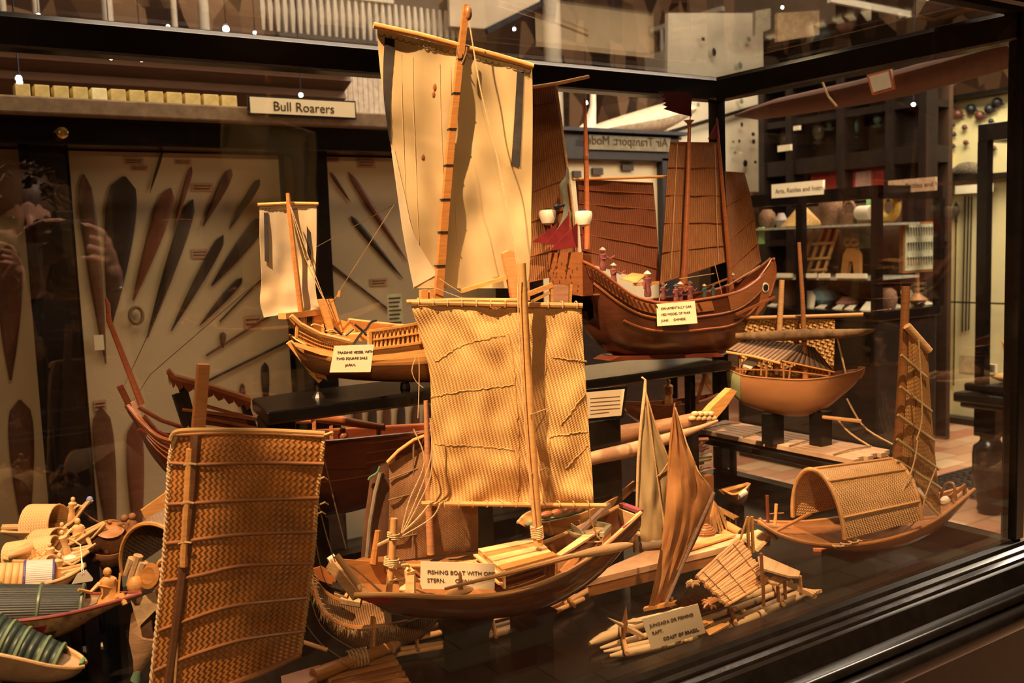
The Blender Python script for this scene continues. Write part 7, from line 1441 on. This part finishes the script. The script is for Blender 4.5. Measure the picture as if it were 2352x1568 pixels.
for nm, lab, st, Y, yaw, cano in (
  ('oared_boat', 'pale boat with high curved bow and tall wicker hood, topmost at the left', [(2, 1222, 10, 1226, .012), (50, 1224, 60, 1238, .022), (110, 1222, 112, 1236, .022), (160, 1205, 158, 1216, .014), (190, 1170, 188, 1178, .008), (206, 1150, 204, 1153, .002)], 1.80, -6, (78, 1222, 140, 1216, .038, 1.35)),
  ('hooded_boat', 'pale boat with a short wicker hood and double bow, second from top at left', [(44, 1256, 50, 1262, .012), (90, 1262, 95, 1272, .02), (150, 1256, 150, 1266, .02), (200, 1228, 198, 1236, .012), (240, 1202, 238, 1206, .003)], 1.72, -4, (90, 1254, 136, 1246, .026, 1.1)),
  ('tube_boat', 'pale boat with a long rolled hood, third from the top at the left', [(8, 1284, 14, 1288, .012), (60, 1290, 66, 1300, .022), (120, 1288, 124, 1300, .022), (180, 1270, 178, 1280, .012), (214, 1256, 212, 1260, .003)], 1.66, -4, (22, 1282, 128, 1262, .026, 1.0)),
  ('flat_boat', 'low pale boat with a white bundle and long curved bow just above the striped canopy', [(30, 1300, 36, 1306, .012), (80, 1306, 86, 1316, .02), (130, 1302, 134, 1312, .02), (176, 1286, 174, 1294, .01), (204, 1268, 202, 1272, .002)], 1.61, -4, (84, 1298, 118, 1290, .012, 1.0))):
    t, h, pl = small_boat(nm, lab, st, Y, yaw, IV, M['pale'])
    x0, y0, x1, y1, r, hh_ = cano; o, G = canopy(pl(x0, y0, -.016), pl(x1, y1, .016), r, weave('wicker_'+nm, (.72, .46, .21), (.60, .36, .14), .0035, 45, .5, .4, .1), t, 'hood', hh_*.95, 12, 16, a0=-.35, a1=PI+.35, r2=r*.9); MB().tube(G[-1], .0018, 6).build('hood_rim', M['pale'], o, smooth=True)
    if nm == 'oared_boat':
        MB().beam(pl(4, 1210, 0), pl(84, 1208, 0), .022, .004).build('stern_plank', M['pale'], t); MB().tube(pl.many([(184, 1168), (210, 1190), (240, 1206)]), .0014, 5).build('long_oar', M['brown'], t)
        boatman(163, 1200, pl, .046, 'pale carved boatman pulling an oar in the topmost boat', arms=((.8, .2), (.7, .1)), lean=.15); MB().ball(pl(206, 1148), .006, (1, 1, 1.2), 8).build('blue_tassel', plain('pale_blue', (.3, .35, .6), .6, .2), t, smooth=True)
    elif nm == 'hooded_boat':
        boatman(146, 1252, pl, .040, 'small pale boatman right beside the short wicker hood', arms=((.4, .1), (.3, .1))); boatman(182, 1250, pl, .044, 'round-headed pale boatman sitting amid the double bow', sit=True, arms=((-.6, -.1), (-.5, -.1)))
        for d in (.009, -.009): MB().tube(pl.many([(176, 1258), (214, 1232), (242, 1202)], d), .0022, 6).build('bow_strake', M['pale'], t, smooth=True)
    elif nm == 'tube_boat':
        boatman(156, 1278, pl, .046, 'pale boatman leaning over the bow of the rolled-hood boat', arms=((.5, -.2), (-.3, -.1)), lean=-.15)
        MB().tube(pl.many([(18, 1278), (78, 1254)], .02), [.006, .010], 10).build('rolled_mat', M['pale'], t, smooth=True); MB().tube(pl.many([(77, 1260), (80, 1306)], .025), .005, 8).build('mooring_post', M['pale'], t)
        for d in (.009, -.009): MB().tube(pl.many([(160, 1284), (196, 1264), (220, 1248)], d), .0022, 6).build('bow_strake', M['pale'], t, smooth=True)
    else:
        boatman(118, 1300, pl, .038, 'bushy pale figure in the low boat above the striped canopy', arms=((.5, .2), (-.5, .2)))
        MB().ball(pl(160, 1284), .009, (1.2, 1, .8), 8).build('white_bundle', M['white'], t, smooth=True)
# white tag + brown cargo pile
wt = tag(MB().prism([at_y(x, y, 1.50) for x, y in ((165, 1341), (178, 1318), (198, 1308), (214, 1328), (212, 1334))], (0, .001, 0)).build('paper_tag', M['white']), 'white folded paper tag beside the striped-canopy boat', 'tag')
MB().tube([at_y(188, 1318, 1.499), at_y(186, 1258, 1.56)], .0006, 4).tube([at_y(192, 1316, 1.499), at_y(184, 1250, 1.56)], .0006, 4).build('string', M['white'], wt)
cg2 = thing('basket_cargo_boat', at_y(240, 1290, 1.74), 'dark brown model piled with baskets, coils and netting left of the hooded canopy', 'model boat')
random.seed(6); CB = wood('cargo_brown', (.26, .115, .045), .7, axis=(8, 8, 8))
hb = Hull(PL(at_y(240, 1270, 1.74), -10), [(190, 1262, 196, 1275, .015), (230, 1275, 234, 1300, .04), (270, 1272, 270, 1296, .04), (296, 1255, 294, 1270, .02)]); hb.shell().build('hull', CB, cg2, smooth=True)
plc = hb.pl
MB().lathe([(.001, 0), (.022, 0), (.024, .004), (.016, .007), (.001, .008)], plc(252, 1218, .02), (0, -.5, 1), 18).build('basket_lid', M['honey'], cg2, smooth=True)
for k in range(5): MB().tube([plc(258+14*math.cos(q), 1200+k*2+6*math.sin(q), .01) for q in [2*PI*i/14 for i in range(15)]], .002, 5).build('rope_coil', CB, cg2)
for k in range(26): 
    x, y = random.uniform(196, 288), random.uniform(1205, 1268); MB().tube([plc(x, y, random.uniform(-.02, .02)), plc(x+random.uniform(-18, 24), y+random.uniform(-16, 14), random.uniform(-.01, .03))], random.uniform(.002, .006), 6).build('cargo_stick', CB if k % 3 else M['honey'], cg2)
MB().ball(plc(225, 1240), .03, (1.2, .8, .6), 10).ball(plc(262, 1245), .03, (1.1, .8, .7), 10).build('netting_heap', CB, cg2, smooth=True)
for x, y in ((286, 1190), (304, 1186), (295, 1200)): 
    MB().ball(plc(x, y, 0), .007, (1, 1, 1), 8).lathe([(.008, -.03), (.009, -.012), (.004, -.004)], plc(x, y, 0), n=8).build('seated_figure', CB, cg2, smooth=True)
p = hb.at(.5, 0); MB().bb((p.x-.015, p.y-.015, ZF), (p.x+.015, p.y+.015, p.z+.001)).build('stand_post', M['black'], cg2)
# big hooded boat seen end-on
hd = thing('hooded_cargo_boat', at_y(360, 1500, 1.58), 'large boat with a grey-brown arched hood over baskets left of the big mat sail', 'model boat')
ax0 = at_y(372, 1330, 1.60); ax1 = ax0+V((.15, .11, .03))
HM = weave('grey_brown_hood', (.30, .20, .13), (.12, .075, .045), .004, 0, .6, .5, .35)
o, G = canopy(ax1, ax0, .082, HM, hd, 'arched_hood', 1.22, 16, 20, th=.003)
MB().tube(G[-1], .0035, 6).build('hood_rim', M['pine'], o, smooth=True)
PHH = PL(ax0, -33)
MB().lathe([(.001, 0), (.019, 0), (.021, .003), (.013, .005), (.011, .004), (.001, .006)], PHH(345, 1322, .03), (-.75, -.5, .35), 20).build('round_tray', M['honey'], hd, smooth=True)
for k in range(3): MB().tube([PHH(376+13*math.cos(q), 1298+k*3+13*math.sin(q), .01) for q in [2*PI*i/14 for i in range(15)]], .0035, 6).build('coil', M['pine'] if k == 0 else M['brown'], hd, smooth=True)
MB().ball(PHH(372, 1312, .0), .018, (1.1, 1, .8), 10).build('basket', M['brown'], hd, smooth=True)
for a in ((295, 1345, 318, 1275), (306, 1350, 330, 1290), (288, 1320, 305, 1282)): MB().tube([PHH(a[0], a[1], .02), PHH(a[2], a[3], .02)], [.004, .008], 8).build('bundle', M['tw'], hd, smooth=True)
MB().ball(PHH(312, 1345, .03), .014, (1, .8, 1.2), 10).build('sack', M['pine'], hd, smooth=True)
R = []
for (x, y, r, o_) in ((392, 1400, .05, -.03), (360, 1420, .042, 0), (340, 1460, .03, .01), (326, 1510, .014, .02), (316, 1545, .006, .02)):
    c = PHH(x, y, o_); R.append([c+V((r*math.cos(q), .4*r*math.sin(q), r*.75*math.sin(q))) for q in [2*PI*k/14 for k in range(14)]])
MB().loft(R).build('hull', wood('worn_hull_wood', (.34, .20, .10), .6, var=.4), hd, smooth=True)
for q in ([(300, 1380), (375, 1350), (388, 1370), (318, 1440)], [(352, 1345), (388, 1310), (388, 1330), (360, 1372)]): MB().prism(PHH.many(q, .03), PHH.n*-.004).build('gunwale_board', M['tw'] if q[0][0] == 300 else M['pine'], hd)
MB().tube([PHH(318, 1538, .02), PHH(312, 1562, .02)], [.006, .009], 10).build('green_tip', plain('dull_green_paint', (.12, .2, .13), .5, .3), hd, smooth=True)
MB().bb((PHH(380, 1400).x-.02, PHH(380, 1400).y+.01, ZF), (PHH(380, 1400).x+.02, PHH(380, 1400).y+.04, PHH(380, 1400).z)).build('stand_post', M['black'], hd)
tag(MB().prism([at_y(x, y, 1.72) for x, y in ((324, 1172), (386, 1128), (398, 1160), (398, 1195), (332, 1190))], (0, .006, 0)).build('leaning_board', M['pine']), 'tan board leaning behind the arched hood', 'board')
gs = tag(MB().bb((-.3, 1.40, ZF+.075), (at_y(240, 1480, 1.45).x, 1.86, ZF+.080)).build('glass_shelf', glass('shelf_glass', .8)), 'low glass shelf below the little boats at the left', 'shelf')
gs['label'] = 'low clear glass shelf under the little boats at the left'
tag(MB().prism([at_z(x, y, ZF+.084) for x, y in ((140, 1500), (236, 1478), (238, 1490), (142, 1512))], (0, 0, .003)).build('grey_strip', plain('grey_strip_wood', (.30, .26, .2), .6, .2)), 'grey strip of wood lying on the glass shelf', 'strip')

# ------------------------------------------------------------------ the photographer, standing outside the case and mirrored in its glass
SK = plain('skin', (.52, .27, .18), .5, .35, var=.08, scale=12)
def blob(name, mb, mat, vox, parent=None, origin=None, sm=6):
    o = mb.build(name, mat, parent, origin=origin, smooth=True)
    r = o.modifiers.new('merge', 'REMESH'); r.mode = 'VOXEL'; r.voxel_size = vox; r.use_smooth_shade = True
    s_ = o.modifiers.new('soften', 'SMOOTH'); s_.iterations = sm; s_.factor = .5
    return o
HX, HY = .27, -.31
b = MB()
def limb(pts, rs, n=12):
    b.tube(cr([V(p) for p in pts], 3*len(pts)), cr(rs, 3*len(pts)), n)
    for p, r in zip(pts, rs): b.ball(p, r*.98, n=12)
hip = V((HX-.02, HY-.06, .92))
b.lathe([(.10, 0), (.155, .05), (.15, .14), (.125, .22), (.13, .32), (.155, .42), (.165, .50), (.13, .56), (.07, .60), (.05, .62)], (hip.x, hip.y, .86), n=20, sy=.66)
limb([(HX-.01, HY-.05, 1.42), (HX, HY-.02, 1.50), (HX+.01, HY+.0, 1.56)], [.058, .052, .055])
hc = V((HX+.01, HY+.05, 1.635))
b.ball(hc, .088, (.86, 1.05, 1.22), 20); b.ball(hc+V((0, .045, -.05)), .058, (.9, .9, 1.0), 14)           # skull, jaw
b.tube([hc+V((0, .085, .015)), hc+V((0, .108, -.025)), hc+V((0, .088, -.035))], [.008, .014, .012], 8)          # nose
for s_ in (-1, 1): b.ball(hc+V((s_*.078, -.005, -.015)), .024, (.4, .8, 1.2), 10); b.ball(hc+V((s_*.04, .062, -.03)), .026, n=10)
b.tube([hc+V((-.022, .087, -.062)), hc+V((0, .094, -.060)), hc+V((.022, .087, -.062))], .008, 8)
for s_ in (-1, 1): limb([(hip.x+s_*.085, hip.y, .90), (hip.x+s_*.10, hip.y+.01, .50), (hip.x+s_*.11, hip.y, .10)], [.085, .058, .042]); b.ball((hip.x+s_*.115, hip.y+.06, .045), .045, (.95, 2.4, .9), 14)
W1, W2 = V((.245, -.065, 1.535)), V((.415, -.065, 1.525))
limb([(HX-.17, HY-.04, 1.40), (HX-.22, HY+.05, 1.20), (HX-.13, HY+.13, 1.30), W1], [.052, .043, .046, .028])
limb([(HX+.17, HY-.04, 1.40), (HX+.20, HY+.06, 1.20), (HX+.16, HY+.13, 1.30), W2], [.052, .043, .046, .028])
def hand(w, sx, cx):
    """palm from the wrist, four bent fingers over the camera top/front and a thumb beneath"""
    pm = w+V((sx*.006, .012, .045))
    b.tube(cr([w, w+V((0, .004, .02)), pm], 6), [.026, .024, .022, .021, .021, .020], 12)
    for k in range(4): b.tube([pm+V((0, 0, -.015)), pm+V((sx*.010, .020-k*.001, .040-k*.021))], [.017, .0115], 10)
    b.ball(pm+V((sx*.004, .008, .008)), .024, (.8, .75, 1.25), 12)
    for k, L in enumerate((.074, .082, .076, .060)):
        k0 = pm+V((sx*.010, .020-k*.001, .040-k*.021)); k1 = k0+V((sx*L*.38, .020, .012-k*.002)); k2 = k1+V((sx*L*.36, .002, .002)); k3 = k2+V((sx*L*.26, -.010, -.004))
        b.tube([k0, k1, k2, k3], [.0095, .0085, .0078, .0062], 10)
        for p, r in ((k0, .0102), (k1, .0090), (k2, .0080), (k3, .0063)): b.ball(p, r, n=8)
    t0 = pm+V((0, -.008, -.024)); t1 = t0+V((sx*.034, -.002, -.006)); t2 = t1+V((sx*.028, .004, .006)); b.tube([t0, t1, t2], [.0135, .0105, .0085], 10); b.ball(t1, .0108, n=8); b.ball(t2, .0086, n=8)
hand(W1, 1, 0); hand(W2, -1, 0)
ph = blob('person', b, SK, .0038, None, (hip.x, hip.y, 0), 2)
tag(ph, 'person in a dark shirt raising a camera with both hands, mirrored in the glass', 'person')
c = MB(); c.ball(hc+V((0, -.018, .035)), .098, (.92, 1.05, 1.05), 18)
random.seed(12)
for k in range(150):
    a = random.uniform(0, 2*PI); e = random.uniform(.1, 1.35); p = hc+V((.088*math.cos(a)*math.cos(e), -.02+.095*math.sin(a)*math.cos(e), .035+.10*math.sin(e)))
    if p.y > hc.y+.04 and p.z < hc.z+.05: continue
    c.tube([p, p+(p-hc)*.10+V((random.uniform(-.012, .012), random.uniform(-.008, .012), -.004)), p+(p-hc)*.12+V((random.uniform(-.02, .02), 0, -.022))], [.009, .007, .003], 5)
hr_ = c.build('hair', plain('brown_hair', (.10, .05, .03), .5, .4, var=.5, scale=120), ph, smooth=True)
c = MB(); c.lathe([(.125, 0), (.165, .05), (.162, .14), (.14, .22), (.143, .32), (.168, .42), (.177, .50), (.14, .57), (.075, .60)], (hip.x, hip.y, .885), n=20, sy=.70)
for s_ in (-1, 1): c.tube(cr([V((HX+s_*.13, HY-.05, 1.41)), V((HX+s_*.19, HY-.02, 1.33)), V((HX+s_*.215, HY+.02, 1.24))], 8), [.07, .07, .068, .066, .064, .062, .060, .058], 14)
blob('shirt', c, plain('dark_shirt_cloth', (.012, .009, .009), .9, .1), .009, ph)
c = MB()
c.lathe([(.12, 0), (.168, .03), (.165, .10), (.15, .13)], (hip.x, hip.y, .80), n=20, sy=.74)
for s_ in (-1, 1): c.tube([V((hip.x+s_*.085, hip.y, .88)), V((hip.x+s_*.10, hip.y+.01, .50)), V((hip.x+s_*.11, hip.y, .07))], [.105, .078, .066], 14)
blob('trousers', c, plain('dark_trouser_cloth', (.03, .035, .05), .9, .1), .010, ph)
for s_ in (-1, 1): MB().loft([[V((hip.x+s_*.115+.045*f*math.cos(q), hip.y+.055+.115*f*math.sin(q), z)) for q in [2*PI*k/16 for k in range(16)]] for f, z in ((1, 0), (1.03, .02), (.98, .045), (.7, .085), (.45, .10))]).build('shoe', M['blackd'], ph, smooth=True)
for s_ in (-1, 1): MB().ball(hc+V((s_*.033, .076, .010)), .0095, n=10).build('eye', M['blackd'], ph, smooth=True)
dd = (W1-V((HX-.13, HY+.13, 1.30))).normalized()
wt_ = MB().lathe([(.0325, -.009), (.0335, 0), (.0325, .009)], W1-dd*.035, dd, 18).build('watch_strap', M['steel'], ph, smooth=True)
MB().lathe([(.0, 0), (.017, 0), (.017, .007), (.015, .009), (0, .009)], W1-dd*.035+V((-.012, .032, .004)), (-.3, 1, .1), 18).build('watch_face', M['steel'], wt_, smooth=True)
dd2 = (W2-V((HX+.16, HY+.13, 1.30))).normalized(); MB().lathe([(.031, -.003), (.033, 0), (.031, .003)], W2-dd2*.03, dd2, 18).build('bracelet', M['steel'], ph, smooth=True)
cmx = V(((W1.x+W2.x)/2, -.05, 1.602))
cm = thing('camera', (cmx.x, cmx.y, cmx.z-.04), 'black camera held up in both hands, mirrored in the glass', 'camera')
MB().box(cmx, (.115, .042, .075)).build('body', M['blackd'], cm, bevel=.006)
MB().box(cmx+V((0, .0, .045)), (.045, .035, .022)).build('viewfinder_hump', M['blackd'], cm, bevel=.005)
MB().lathe([(.034, 0), (.036, .01), (.034, .03), (.037, .034), (.037, .05), (.030, .052), (.030, .046)], cmx+V((0, .02, -.003)), (0, 1, 0), 24).build('lens_barrel', M['blackd'], cm, smooth=True)
MB().lathe([(.0, 0), (.028, 0), (.02, .004), (0, .006)], cmx+V((0, .062, -.003)), (0, 1, 0), 20).build('lens_glass', plain('dark_lens', (.01, .01, .02), .05, .8), cm, smooth=True)
